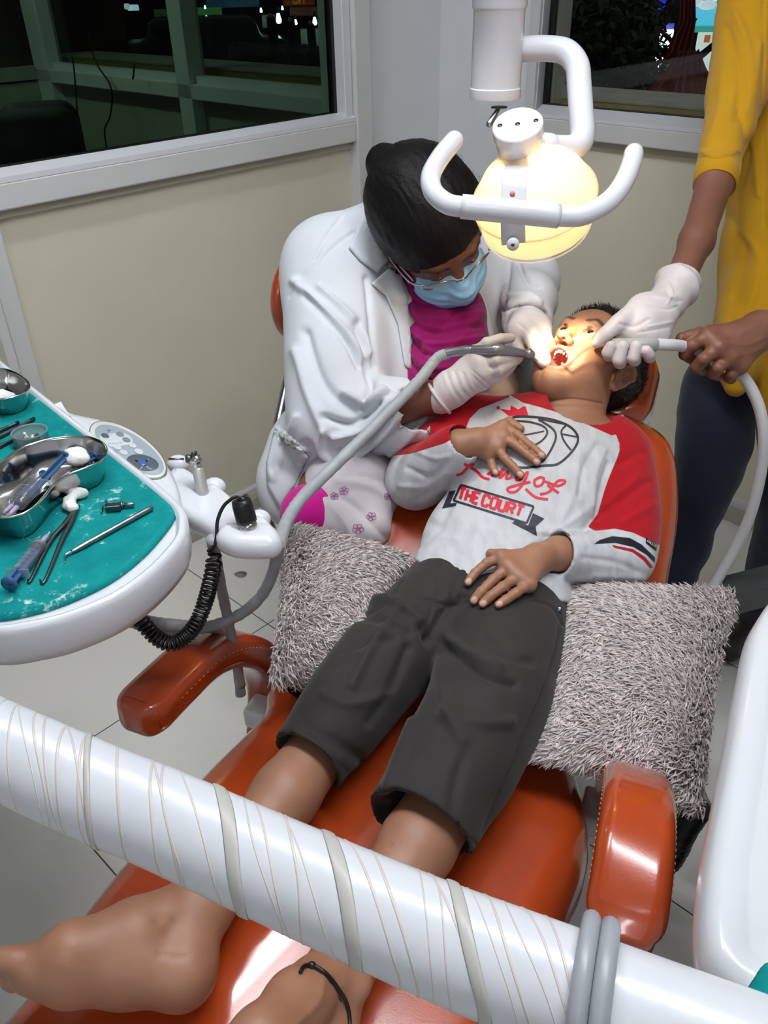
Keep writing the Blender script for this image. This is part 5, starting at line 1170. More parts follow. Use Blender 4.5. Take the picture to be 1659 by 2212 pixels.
it.append(patch(TS, Z6([(438, 568), (406, 572), (368, 661), (438, 648), (444, 632), (410, 634)]))); it.append(patch(TS, Z6([(832, 684), (891, 712), (846, 752), (853, 801), (726, 736), (740, 722), (808, 748)])))
decals('chest_logo', it, M_PNAVY, shirt, smooth=False)
lb = patch(TS, [(1395, 1161), (1419, 1177), (1416, 1190), (1394, 1173)], .0012, 4)
if len(lb[1]): lab = decals('sleeve_label', [lb], M_BLACK, shirt)
it = []
for k, ch in enumerate('ATHLETIC'):
    o = A_([1396.5+k*2.55, 1171.0+k*1.72]); ex, ey = A_([1.75, 1.2]), A_([.5, -6.0])
    for st in STROKES[ch]: it.append(ribbon(TS, [tuple(o+ex*u_+ey*v_) for u_, v_ in st], .75, .0017, smooth=False))
decals('label_lettering', it, mat('white_print', (225, 225, 228), .6), shirt, smooth=False)
# ---- shorts
D = Body(.0036)
hR1, hL1 = onz(664, 1648, .672), onz(912, 1788, .672); tR, tL = onz(818, 1440, .688), onz(1065, 1495, .69)
hbR, hbL = onz(962, 1310, .69), onz(1100, 1350, .69)
D.ell(pel, (.128, .11, .078), A_([CW, CU, UP]), .03).ell(pel+CU*.05, (.125, .09, .076), A_([CW, CU, UP]), .03)
axR = unit(hR1-tR); axL = unit(hL1-tL)
D.chain([hbR, tR, tR*.35+hR1*.65], [.070, .062, .052], .025, n=3); D.chain([hbL, tL, tL*.4+hL1*.6], [.078, .075, .068], .022, n=3)
CUTS = []
for h, a, pxs, m_, r0, r1 in ((hR1, axR, ((597, 1598), (738, 1692)), tR*.35+hR1*.65, .052, .050), (hL1, axL, ((797, 1722), (1022, 1852)), tL*.4+hL1*.6, .068, .066)):
    p0, p1 = onz(*pxs[0], .69), onz(*pxs[1], .67); n_ = unit(np.cross(p1-p0, UP+.15*unit(CAM-h))); n_ = n_ if np.dot(n_, a) > 0 else -n_
    D.sleeve(m_, (p0+p1)/2, r0, r1, .02, n_)
D.chain([hR1-axR*.05, hR1, hR1+axR*.08], [.036, .0455, .0465], .004, 's'); D.chain([hL1-axL*.08, hL1, hL1+axL*.08], [.05, .0610, .0615], .004, 's')
V, F = D.build(1)
V[:, 2] = np.maximum(V[:, 2], .606)
SF = [([(925, 1385), (900, 1340), (870, 1320)], 9, -.006), ([(930, 1380), (960, 1320), (1000, 1290)], 9, -.005), ([(905, 1340), (850, 1300), (790, 1300)], 10, .006), ([(880, 1365), (820, 1340), (770, 1330)], 10, -.004), ([(845, 1330), (800, 1400), (760, 1480)], 11, .004), ([(880, 1400), (850, 1480), (800, 1560)], 11, -.004),
  ([(960, 1370), (1010, 1410), (1080, 1440)], 12, .005), ([(970, 1400), (1040, 1460), (1110, 1480)], 10, -.005), ([(950, 1430), (960, 1530), (1000, 1600)], 13, .004), ([(1050, 1380), (1100, 1420), (1150, 1430)], 10, -.003), ([(1100, 1560), (1030, 1560), (960, 1545)], 14, .004), ([(890, 1560), (850, 1660), (830, 1720)], 12, .004), ([(1000, 1640), (980, 1720), (990, 1790)], 12, -.003),
  ([(720, 1440), (760, 1400), (850, 1380)], 9, -.003), ([(700, 1500), (760, 1520), (840, 1500)], 12, .003), ([(660, 1570), (720, 1600), (780, 1640)], 12, -.003),
  ([(905, 1290), (960, 1305), (1010, 1300)], 4, -.003), ([(936, 1300), (926, 1340), (924, 1380)], 2.5, -.002), ([(985, 1232), (965, 1290)], 3, .0025), ([(1000, 1236), (985, 1296)], 3, .002), ([(950, 1240), (946, 1290)], 2.5, -.002),
  ([(610, 1570), (680, 1618), (750, 1665)], 2.2, -.0016), ([(812, 1700), (910, 1745), (1030, 1822)], 2.2, -.0016), ([(1210, 1320), (1190, 1440), (1110, 1640), (1040, 1800)], 2.2, -.0015), ([(870, 1255), (830, 1310), (770, 1330)], 3, -.002), ([(1130, 1290), (1190, 1310), (1215, 1350)], 3, -.002)]
V = sculpt(V, F, [(a_[0], a_[1], a_[2]*1.6) for a_ in SF]); V = V+vnorm(V, F)*(.003*vnoise(V, 14, 4)+.0012*vnoise(V, 40, 9))[:, None]
M_SHORTS = clothmat('dark_twill', (48, 45, 43), weave=900, rough=.75, sheen=.1, wstr=.35)
shorts = mesh('shorts', V, F, M_SHORTS, boy); TD = bvh(V, F)
p = hit(TD, 1207, 1317, .001)
if p is not None: mesh('stud', *lathe([(.0, .0012), (.003, .0014), (.0038, .0005), (.0038, -.001), (0, -.001)], p, unit(CAM-p), 16), mat('stud_metal', (110, 130, 140), .3, metal=1), shorts)
def cs(x, y):
    """depth of the boy's clothes along a sight line"""
    ds = [float((h-CAM)@CF) for h in (hit(TS, x, y), hit(TD, x, y)) if h is not None]; return min(ds) if ds else 1.25
# ---- body
B = Body(.0032)
B.ell(chest-CN*.005, (.118, .15, .07), CHX, .03).ell(belly-CN*.006, (.112, .13, .066), CHX, .05).ell(pel-UP*.008, (.105, .09, .056), A_([CW, CU, UP]), .03)
B.chain([neckb-CB*.02-CN*.01, shR], [.045, .042], .04).chain([neckb-CB*.02-CN*.01, shL], [.045, .042], .04)
B.chain([shR, elR, wrR], [.040, .034, .026], .012).chain([shL, elL, wrL], [.040, .034, .026], .012)
B.chain([hipR, tR*.9+knR*.1, knR, knR*.55+anR*.45, knR*.2+anR*.8, anR], [.050, .043, .038, .041, .034, .030], .012); B.chain([hipL, knL, knL*.55+anL*.45, knL*.2+anL*.8, anL], [.054, .046, .043, .034, .030], .012)
# neck and head
B.chain([neckb-CB*.02, neckb+(hd(0, -.02, -.045)-neckb)*.5, hd(0, -.02, -.04)], [.050, .047, .052], .02)
HA = HR
def he(c, r, k=.02, op='u', ax=None): B.ell(hd(*c), r, HA if ax is None else ax, k, op)
he((0, -.014, .028), (.070, .090, .074)); he((0, .025, -.02), (.060, .056, .07), .03); he((0, .040, .03), (.056, .040, .042), .03)
he((0, .022, -.075), (.050, .046, .042), .03); he((0, .050, -.112), (.022, .022, .020), .022); he((0, .045, -.098), (.034, .026, .020), .02)
for s_ in (-1, 1):
    he((s_*.038, .040, -.048), (.026, .030, .032), .025); he((s_*.045, .0, -.062), (.020, .036, .034), .025)
    B.chain([hd(s_*.012, .080, .017), hd(s_*.03, .079, .021), hd(s_*.047, .066, .018)], [.005, .006, .004], .010)
    he((s_*.029, .070, .0), (.0155, .0125, .0125), .006)
    he((s_*.0125, .087, -.035), (.0062, .0075, .0065), .007)
B.chain([hd(0, .078, .010), hd(0, .087, -.012), hd(0, .096, -.030)], [.005, .0056, .007], .012); he((0, .098, -.033), (.0088, .0088, .008), .008)
for s_ in (-1, 1): he((s_*.0062, .0965, -.0425), (.0038, .0042, .005), .002, 's')
# lips around the open mouth
LO = [(.0255*math.cos(a), .082-.014*abs(math.cos(a))**2-.009*max(0, -math.sin(a)), -.068+(.0185 if math.sin(a) > 0 else .0225)*math.sin(a)) for a in np.linspace(0, 2*math.pi, 17)]
for a, b_ in zip(LO[:-1], LO[1:]): B.cone(hd(*a), hd(*b_), .0050, .0050, .006)
he((0, .086, -.069), (.0215, .040, .0172), .004, 's'); he((0, .060, -.069), (.024, .027, .021), .006, 's')
for s_ in (-1, 1): he((s_*.029, .083, .0), (.0125, .010, .0056), .002, 's')
for s_ in (-1, 1):   # ears
    c = hd(s_*.069, -.014, -.012); ea = unit(A_([.92*s_, .38, 0])@HR); eu = unit(A_([0, -.22, 1.])@HR); ew = np.cross(ea, eu); eu = np.cross(ew, ea); eax = A_([ea, ew, eu])
    B.ell(c+ea*.006, (.0055, .0165, .027), eax, .006)
    rim = [c+ea*.0105+ew*(-.0155*math.cos(t)*s_*(-1))+eu*(.027*math.sin(t)) for t in np.linspace(-.9, 2.6, 10)]
    B.chain([c+ea*.011+ew*q*s_+eu*h for q, h in ((.012, .004), (.014, .016), (.008, .026), (-.002, .029), (-.012, .024), (-.0165, .010), (-.014, -.008), (-.006, -.022))], .0034, .003)
    B.ell(c+ea*.0115-ew*.001*s_+eu*.004, (.006, .0085, .013), eax, .003, 's'); B.chain([c+ea*.009-ew*.008*s_+eu*.014, c+ea*.0085-ew*.006*s_-eu*.004, c+ea*.008+ew*.003*s_-eu*.012], .0028, .003); B.ell(c+ea*.006+ew*.002*s_-eu*.025, (.005, .008, .008), eax, .006); B.ell(c+ea*.006+ew*.011*s_-eu*.004, (.0045, .0045, .0055), eax, .004)
# right hand on the chest
def on(x, y, lift): return P(x, y, cs(x, y)-lift)
w0 = wrR
kn = [on(1088, 922, .030), on(1086, 945, .028), on(1074, 968, .025), on(1056, 982, .022)]
palm(B, w0*.6+kn[1]*.4, kn, .019, .0105, .010); B.cone(wrR, w0*.6+kn[1]*.4, .0245, .02, .01)
hr_nails = []
for pts, r in (([kn[0], on(1118, 940, .022), on(1144, 962, .015), on(1171, 984, .010)], .0078), ([kn[1], on(1116, 963, .022), on(1140, 983, .015), on(1160, 998, .010)], .0078), ([kn[2], on(1090, 990, .020), on(1108, 1008, .014), on(1125, 1026, .010)], .0075), ([kn[3], on(1062, 1001, .012), on(1066, 1014, .007), on(1072, 1022, .006)], .0066)):
    finger(B, pts, r, r*.8); hr_nails.append((pts[-2], pts[-1], r*.8))
finger(B, [w0*.5+kn[0]*.5, on(1100, 912, .016), on(1124, 926, .010)], .0105, .007)
# left hand on the lap
kn = [on(1083, 1204, .026), on(1098, 1226, .029), on(1118, 1246, .027), on(1140, 1262, .022)]
pw = wrL*.55+kn[1]*.45; palm(B, pw, kn, .019, .0105, .010); B.cone(wrL, pw, .0245, .02, .01)
hl = [([kn[0], on(1052, 1216, .022), on(1026, 1238, .014), on(1011, 1258, .010)], .0076), ([kn[1], on(1066, 1252, .022), on(1040, 1278, .015), on(1024, 1297, .010)], .0078), ([kn[2], on(1086, 1268, .022), on(1060, 1288, .015), on(1043, 1304, .010)], .0078), ([kn[3], on(1116, 1280, .018), on(1094, 1295, .013), on(1077, 1306, .009)], .0072)]
for pts, r in hl: finger(B, pts, r, r*.8); hr_nails.append((pts[-2], pts[-1], r*.8))
finger(B, [pw, on(1090, 1200, .012), on(1060, 1196, .008)], .011, .0075)
# feet
heR = onz(392, 2105, .648); toeR = onz(5, 2078, .70); balR = onz(75, 2085, .69)
B.chain([anR, onz(402, 2040, .652), heR], [.031, .031, .031], .014); B.ell(onz(390, 2085, .645), (.034, .034, .034), None, .012)
ins = onz(290, 2012, .678); B.chain([anR, ins, onz(150, 2050, .695), balR], [.032, .030, .024, .019], .014)
B.chain([heR, onz(270, 2110, .652), onz(150, 2112, .664), onz(70, 2100, .674)], [.029, .026, .024, .020], .02); B.chain([onz(300, 2080, .665), onz(160, 2085, .68)], [.030, .026], .02)
B.chain([balR, onz(30, 2074, .70), onz(4, 2073, .702)], [.018, .0125, .0125], .006)
for k in range(1, 5): B.chain([onz(75-4*k, 2090+6*k, .69-.006*k), onz(32-2*k, 2086+8*k, .688-.008*k), onz(12+4*k, 2090+9*k, .682-.010*k)], [.012, .0088, .0082], .004)
B.ell(onz(355, 1965, .685), (.016, .016, .012), None, .012)
heL = onz(700, 2240, .645); B.chain([anL, heL], [.030, .029], .014); B.chain([anL, onz(640, 2170, .70), onz(560, 2250, .735), onz(480, 2320, .74)], [.030, .029, .026, .020], .014); B.chain([heL, onz(620, 2290, .66), onz(490, 2345, .71)], [.028, .026, .02], .02)
for k in range(5): B.chain([onz(485+12*k, 2325+10*k, .735), onz(440+14*k, 2350+10*k, .74)], [.011, .009], .004)
B.ell(onz(668, 2110, .688), (.014, .014, .011), None, .012); B.ell(onz(775, 2130, .668), (.012, .012, .010), None, .012)
V, F = B.build(1); print('boy body', len(V))
vis = near([HC, kn[1], wrR+(.08*unit(on(1090, 950, .02)-wrR)), onz(40, 2080, .69)], [.15, .11, .11, .06])
V, F = refine(B, V, F, vis)
F4 = A_([q[:4] if len(q) >= 4 else q+[q[-1]] for q in F])
V = sculpt(V, F4, [([(1185, 868), (1240, 862), (1300, 872)], 3, -.0022), ([(1195, 880), (1250, 880), (1300, 892)], 5, .0015), ([(1236, 740), (1247, 762), (1243, 785)], 4, -.0012), ([(1160, 792), (1170, 800), (1166, 815)], 3, -.0012), ([(340, 2060), (380, 2070), (410, 2062)], 3, -.0012), ([(350, 2110), (362, 2085), (385, 2070)], 4, -.0008), ([(700, 2100), (690, 2160), (640, 2210)], 8, .0018), ([(730, 2110), (735, 2160)], 7, -.0015)])
L = (V-HC)@HR.T
lipd = np.sqrt((L[:, 0]/.0295)**2+((L[:, 2]+.069)/.0262)**2); lip = np.clip((1.08-lipd)/.18, 0, 1)*(L[:, 1] > .02)*(L[:, 1] < .105)*(np.abs(L[:, 2]+.068) < .033)*.75
bw = np.zeros(len(V))
for s_ in (-1, 1):
    q = pdist(L[:, [0, 2]], [(s_*.015, .0205), (s_*.03, .0245), (s_*.049, .0195)]); bw = np.maximum(bw, .8*np.clip((.0058-q)/.0042, 0, 1)*(L[:, 1] > .04))
nl = np.zeros(len(V))
for a, b_, r in hr_nails:
    d = unit(b_-a); n_ = unit((CAM-b_)-d*np.dot(CAM-b_, d)); c = b_+d*r*.15+n_*r*.95; side = np.cross(d, n_); X = V-c
    e_ = (X@d/(r*1.0))**2+(X@side/(r*.78))**2+(X@n_/(r*.6))**2; nl = np.maximum(nl, np.clip((1.1-e_)/.25, 0, 1))
mo = np.zeros(len(V)); PX = pix(V)[:, :2]
for x, y, r in ((828, 1781, 4), (848, 1823, 4), (357, 2010, 16), (372, 1985, 12), (330, 1990, 10)): mo = np.maximum(mo, np.clip(1.2-np.linalg.norm(PX-A_([x, y]), axis=1)/r, 0, 1)*(.65 if r < 6 else .28))
M_SKINB = skinmat('boy_skin', (158, 114, 88))
body = mesh('body', V, F, M_SKINB, boy, attrs={'lip': lip, 'brow': bw, 'nail': nl, 'mole': mo}); TB = bvh(V, F)
# eyes, teeth, tongue
M_EYE = mat('eye_white', (232, 226, 220), .12, coat=.5); M_IRIS = mat('dark_iris', (26, 15, 11), .08, coat=.6)
for s_ in (-1, 1):
    c = hd(s_*.029, .0685, -.0002); e = mesh('eye', *lathe([(.0118*math.sin(t), -.0118*math.cos(t)) for t in np.linspace(0.01, math.pi-.01, 20)], c, HR[1], 28), M_EYE, boy)
    g_ = unit(hd(.025, 1.0, .25)-hd(0, 0, 0)); mesh('iris', *lathe([(.0062, .0098), (.0058, .0110), (.004, .0118), (.0, .0121)], c, g_, 24), M_IRIS, e)
up_t = []
for k in range(10):
    a = math.pi*(k+.5)/10; up_t.append(hd(.0185*math.cos(a), .050+.029*math.sin(a), -.0525-.001*math.sin(a)))
tv = [Body(.0009).ell(p, (.0027, .0026, .0042), HR, 0).build(1) for p in up_t]; v, f = join(*[(a, b_) for a, b_ in tv]); mesh('teeth', v, f, mat('tooth', (232, 224, 205), .25, sss=.1), boy)
v, f = Body(.0018).ell(hd(0, .045, -.087), (.0185, .026, .007), HR, 0).build(); mesh('tongue', v, f, mat('tongue_pink', (196, 92, 98), .35), boy)
# lashes and brow hairs
hs = []; g = np.random.default_rng(1)
for s_ in (-1, 1):
    for k in range(16):
        t = k/15; x = s_*(.017+.024*t); y = .0785-.010*(2*t-.6)**2; z = .0052-.0035*(2*t-1)**2; hs.append(tube(catmull([hd(x, y, z), hd(x+s_*.0015*(t-.3), y+.005, z+.0012), hd(x+s_*.004*(t-.3), y+.0078, z+.0045)], 3), [.0004]*6+[.0001], 4))
v, f = join(*hs); mesh('lashes', v, f, mat('hair_black', (14, 12, 12), .45), boy)
def strands(base, nrm, tang, length, r, n, g, par, m, name='strands', jit=.4, lift=.5, stiff=.6):
    d = nrm*lift+tang+g.normal(0, jit, base.shape); d /= np.linalg.norm(d, axis=1, keepdims=True); Ln = length*g.uniform(.6, 1.2, len(base))
    d2 = d*stiff+tang*(1-stiff)-nrm*.1; d2 /= np.linalg.norm(d2, axis=1, keepdims=True)
    q = [base-nrm*.001, base+d*(Ln*.5)[:, None], base+d*(Ln*.5)[:, None]+d2*(Ln*.5)[:, None]]
    x = np.cross(d, g.normal(0, 1, base.shape)); x /= np.linalg.norm(x, axis=1, keepdims=True)+1e-9; y = np.cross(d, x); VV = []
    for p, k in zip(q, (1, .8, .15)):
        for a in range(3): th = 2*math.pi*a/3; VV.append(p+(x*math.cos(th)+y*math.sin(th))*r*k)
    VV = np.stack(VV, 1).reshape(-1, 3); b0 = np.arange(len(base))[:, None]*9; FF = np.concatenate([b0+A_([l*3+a, l*3+(a+1) % 3, l*3+3+(a+1) % 3, l*3+3+a])[None] for l in range(2) for a in range(3)])
    return mesh(name, VV, FF, m, par)
M_HAIR = mat('boy_hair', (16, 14, 14), .42, var=.2, vscale=200)
Hh = Body(.0026); Hh.ell(hd(0, -.024, .030), (.079, .106, .0825), HR, .0).ell(hd(0, .028, .062), (.05, .042, .030), HR, .02)
Hh.ell(hd(0, .088, -.030), (.085, .052, .082), HR, .012, 's'); Hh.ell(hd(0, .09, .022), (.060, .042, .042), HR, .010, 's'); Hh.ell(hd(0, .03, -.075), (.11, .075, .07), HR, .01, 's'); Hh.ell(hd(0, -.09, -.10), (.1, .09, .055), HR, .012, 's')
for s_ in (-1, 1): Hh.ell(hd(s_*.08, -.004, -.018), (.022, .021, .034), HR, .006, 's')
V, F = Hh.build(1); hair = mesh('hair', V, F, M_HAIR, boy); N_ = vnorm(V, F); g = np.random.default_rng(2); i = g.choice(len(V), 5200); loc = (V[i]-HC)@HR.T
tg = (A_([[0, .9, .25]])+np.stack([loc[:, 0]*3, loc[:, 1]*3, np.where(loc[:, 2] < .03, -.9, 0.1)], 1))@HR; tg -= N_[i]*np.einsum('ij,ij->i', tg, N_[i])[:, None]
strands(V[i], N_[i], tg, .013, .00045, 0, g, hair, M_HAIR, 'hair_strands', .22, .4)
# anklet
c = []
px = [(648, 2105), (655, 2093), (672, 2090), (700, 2105), (725, 2135), (745, 2165), (752, 2200), (752, 2222)]
for x, y in px:
    h = hit(TB, x, y, .0022); c.append(h if h is not None else onz(x, y, .68))
ank = mesh('anklet', *tube(catmull(c+[c[-1]-UP*.03, c[0]-UP*.035+CR*.03, c[0]-UP*.012], 6), .0019, 8), M_BLACK, boy); p = c[2]; v, f = Body(.0008).ell(p, (.0042, .0036, .0036), None, 0).build(); mesh('knot', v, f, M_BLACK, ank)
# ------------------------------------------------------------------ dental lamp on its ceiling post
mouth = hd(0, .09, -.05)
LC = P(1152, 425, 1.15); LDIR = unit(mouth-LC)
pb = P(1069, 212, 1.27)
lamp = empty('dental_lamp', pb, 'glowing white dental lamp with a curved handle hanging over the boy', 'dental lamp')
RP = .0385
v, f = lathe([(.0, .0), (RP+.001, .0), (RP+.0015, .002), (RP+.0015, .014), (RP, .0155), (RP, .118), (RP+.0008, .119), (RP+.0022, .1215), (RP+.0022, 1.2)], pb-UP*.0, UP, 48); mesh('post', v, f, M_WHITE2, lamp, ang=40)
mesh('ceiling_flange', *lathe([(RP+.02, 1.145), (RP+.02, 1.165), (.0, 1.165)], A_([pb[0], pb[1], 2.7-1.165]), UP, 32), M_WHITE2, lamp); 
v, f = lathe([(RP+.0022, 0), (RP+.0022, max(.05, 2.69-pb[2]-1.19))], pb+UP*1.19, UP, 32); mesh('upper_post', v, f, M_WHITE2, lamp)
tg = P(1078, 233, 1.262); sw = mesh('switch_plate', *lathe([(.0, 0), (.0125, 0), (.0125, .002), (0, .002)], tg, UP, 20), M_DARKMETAL, lamp); mesh('toggle', *tube([tg, tg+(P(1057, 268, 1.262)-tg)], [.0032, .005], 10, round_ends=3), M_STEEL2, sw)
pipe = catmull([P(*q) for q in ((1085, 106, 1.26), (1125, 106, 1.245), (1180, 105, 1.225), (1222, 112, 1.21), (1246, 140, 1.20), (1251, 180, 1.195), (1255, 240, 1.185), (1258, 285, 1.178), (1252, 310, 1.175), (1230, 320, 1.172), (1200, 320, 1.165), (1165, 318, 1.155))], 8)
mesh('arm', *tube(pipe, .0178, 24), M_WHITE2, lamp)
jd = unit(pipe[-1]-pipe[-6]); mesh('joint_collar', *lathe([(.0, -.004), (.0192, -.004), (.0200, -.002), (.0200, .012), (.0185, .014), (.0, .014)], P(1186, 320, 1.160), jd, 28), M_WHITE2, lamp)
hc = P(1118, 268, 1.115); ha = unit(.74*unit(CAM-hc)-.66*CD-.06*CR)
v, f = lathe([(.0, .0), (.0335, .0), (.0350, -.0015), (.0350, -.016), (.0342, -.0168), (.0342, -.0175), (.0335, -.018), (.029, -.055), (.027, -.075), (.0, -.076)], hc, ha, 40); hub = mesh('hub', v, f, M_WHITE2, lamp, ang=35)
hx = unit(CR-ha*np.dot(CR, ha)); hy = np.cross(ha, hx)
for t, a in ((-.024, .004), (.0, .0), (.025, .0)): mesh('screw', *lathe([(.0, .0004), (.0035, .0004), (.0035, -.001), (0, -.001)], hc+hx*t+hy*a, ha, 12), M_DARKMETAL, hub)
# translucent reflector bowl
tl_, N, L, b = nodes('glowing_bowl'); out = N['Material Output']; N.remove(b)
tr = N.new('ShaderNodeBsdfTranslucent'); tr.inputs[0].default_value = (.95, .76, .48, 1); df = N.new('ShaderNodeBsdfDiffuse'); df.inputs[0].default_value = (.85, .8, .72, 1); gl = N.new('ShaderNodeBsdfGlossy'); gl.inputs['Roughness'].default_value = .15
m1 = N.new('ShaderNodeMixShader'); m1.inputs[0].default_value = .35; m2 = N.new('ShaderNodeMixShader'); m2.inputs[0].default_value = .06; tp = N.new('ShaderNodeBsdfTransparent'); tp.inputs[0].default_value = (1, .93, .8, 1); m3 = N.new('ShaderNodeMixShader'); m3.inputs[0].default_value = .18
L.new(tr.outputs[0], m1.inputs[1]); L.new(df.outputs[0], m1.inputs[2]); L.new(m1.outputs[0], m2.inputs[1]); L.new(gl.outputs[0], m2.inputs[2]); L.new(m2.outputs[0], m3.inputs[1]); L.new(tp.outputs[0], m3.inputs[2]); L.new(m3.outputs[0], out.inputs[0])
bc = P(1152, 412, 1.165); bd = unit(LDIR*.75+unit(P(1140, 560, 1.30)-bc)*.25)
RB = .088
prof = [(.002, -.052), (.02, -.0505), (.04, -.046), (.058, -.037), (.071, -.024), (.079, -.010), (.084, .004), (RB, .008), (RB+.001, .011), (.084, .030), (.082, .052)]
v, f = lathe(prof, bc, bd, 64, False); bowl = mesh('reflector_bowl', v, f, tl_, lamp)
sh, N, L, b = nodes('clear_shield'); b.inputs['Base Color'].default_value = (.95, .93, .88, 1); b.inputs['Roughness'].default_value = .2; b.inputs['Alpha'].default_value = .35
v, f = lathe([(RB+.002, .010), (RB-.002, .035), (RB-.008, .060)], bc, bd, 64, False); mesh('shield', v, f, sh, bowl)
mesh('shield_rim', *tube([bc+bd*.060+(RB-.008)*(math.cos(t)*unit(np.cross(bd, UP))+math.sin(t)*np.cross(bd, unit(np.cross(bd, UP)))) for t in np.linspace(0, 2*math.pi, 48, endpoint=False)], .0012, 6, closed=True), sh, bowl)
mesh('bowl_rim', *tube([bc+bd*.009+(RB+.0012)*(math.cos(t)*unit(np.cross(bd, UP))+math.sin(t)*np.cross(bd, unit(np.cross(bd, UP)))) for t in np.linspace(0, 2*math.pi, 64, endpoint=False)], .0016, 8, closed=True), tl_, bowl)
mesh('bulb', *lathe([(.0, -.012), (.005, -.009), (.006, .0), (.004, .006), (.0, .008)], bc-bd*.008, bd, 20), emit('bulb_glow', (255, 236, 190), 40), lamp)
# strap over the bowl, knob
st = catmull([hc-ha*.07, P(1113, 372, 1.085), P(1110, 425, 1.075), P(1108, 470, 1.085), P(1109, 525, 1.115)], 8)
Tq = np.gradient(st, axis=0); Tq /= np.linalg.norm(Tq, axis=1, keepdims=True); nq = np.array([unit(np.cross(CR, t)) for t in Tq]); sec = rrect(.0165, .0022, .0015, 3)
v, f = loft([st[i]+sec[:, :1]*unit(CR-Tq[i]*np.dot(CR, Tq[i]))+sec[:, 1:]*nq[i] for i in range(len(st))]); strap = mesh('strap', v, f, M_WHITE2, lamp)
kp = P(1108, 526, 1.105); kd = unit(CAM-kp-UP*.2); mesh('knob', *lathe([(.0, .010), (.007, .010), (.0085, .008), (.0085, 0), (0, 0)], kp, kd, 20), M_WHITE2, lamp); mesh('knob_screw', *lathe([(.0, .0106), (.0024, .0106), (.0024, .009), (0, .009)], kp, kd, 10), M_DARKMETAL, lamp)
mesh('strap_hole', *lathe([(.0, .0026), (.0036, .0026), (.0036, 0), (0, 0)], P(1107, 419, 1.0735), unit(CAM-P(1107, 419, 1.07)), 14), mat('pink_hole', (190, 120, 100), .6), strap)
# handle
bar = catmull([P(997, 446, 1.035), P(1100, 456, 1.03), P(1206, 467, 1.035)], 6); hb_ = mesh('handle', *tube(bar, .0152, 24), M_WHITE2, lamp)
for pts in ([(1000, 447, 1.035), (968, 441, 1.038), (940, 420, 1.045), (930, 395, 1.052), (934, 370, 1.062), (955, 335, 1.085), (981, 304, 1.11)], [(1203, 467, 1.035), (1250, 467, 1.038), (1290, 452, 1.045), (1325, 425, 1.055), (1350, 388, 1.07), (1365, 350, 1.09), (1369, 331, 1.10)]):
    mesh('grip', *tube(catmull([P(*q) for q in pts], 7), .0130, 20, round_ends=4), M_WHITE2, hb_)
# lights of the lamp
pl = bpy.data.lights.new('lamp_bulb', 'POINT'); pl.energy = 1.35; pl.color = (1, .74, .42); pl.shadow_soft_size = .012; o = bpy.data.objects.new('lamp_bulb', pl); COL.objects.link(o); o.parent = lamp; o.location = tuple(bc-bd*.008-pb)
sp = bpy.data.lights.new('lamp_beam', 'SPOT'); sp.energy = 34; sp.color = (1, .84, .52); sp.spot_size = math.radians(27); sp.spot_blend = 1.0; sp.shadow_soft_size = .02
o = bpy.data.objects.new('lamp_beam', sp); COL.objects.link(o); o.parent = lamp; so = bc+bd*.063; q = Vector(hd(-.004, .09, -.042)-so).to_track_quat('-Z', 'Y'); o.rotation_mode = 'QUATERNION'; o.rotation_quaternion = q; o.location = tuple(so-pb)
# ------------------------------------------------------------------ the dentist leaning in from the left
den = empty('person', P(740, 1010, 1.62)*A_([1, 1, 0]), 'dentist in white coat, magenta scarf, mask and glasses bending over the boy', 'person')
RD = A_([[-.887, -.254, -.385], [.437, -.729, -.526], [-.147, -.635, .758]]); RD[0] = unit(RD[0]); RD[1] = unit(RD[1]-RD[0]*(RD[1]@RD[0])); RD[2] = np.cross(RD[0], RD[1]); DC = P(933, 500, 1.50); dh = headax(RD, DC, 1.15)
stool = empty('stool', A_([*P(735, 1010, 1.66)[:2], 0]), 'brown backed stool the dentist sits on', 'stool')
sc = P(735, 1030, 1.66); sb = A_([sc[0], sc[1], 0])
v, f = Body(.006).box(sb+UP*.48+CU*.03, (.10, .10, .012), None, .03, 0).build(); mesh('seat', v, f, M_LEATHER, stool)
mesh('column', *tube([sb+UP*.06, sb+UP*.48], .025, 16), M_STEEL2, stool)
for k in range(5):
    a = math.radians(72*k+10); e_ = sb+A_([math.cos(a)*.25, math.sin(a)*.25, .05]); mesh('leg', *tube([sb+UP*.09, e_], [.02, .013], 10), M_BLACK, stool); mesh('castor', *lathe([(.0, -.012), (.024, -.012), (.024, .012), (0, .012)], e_-UP*.024, A_([math.sin(a), -math.cos(a), 0]), 16), M_BLACK, stool)
bk = P(640, 640, 1.80); v, f = Body(.005).ell(bk, (.035, .10, .095), A_([CW, CU, UP]), 0).build(); mesh('backrest', v, f, M_LEATHER, stool); mesh('back_post', *tube(catmull([sb+UP*.47-CU*.1, sb+UP*.55-CR*.16, bk-UP*.08], 6), .012), M_STEEL2, stool)
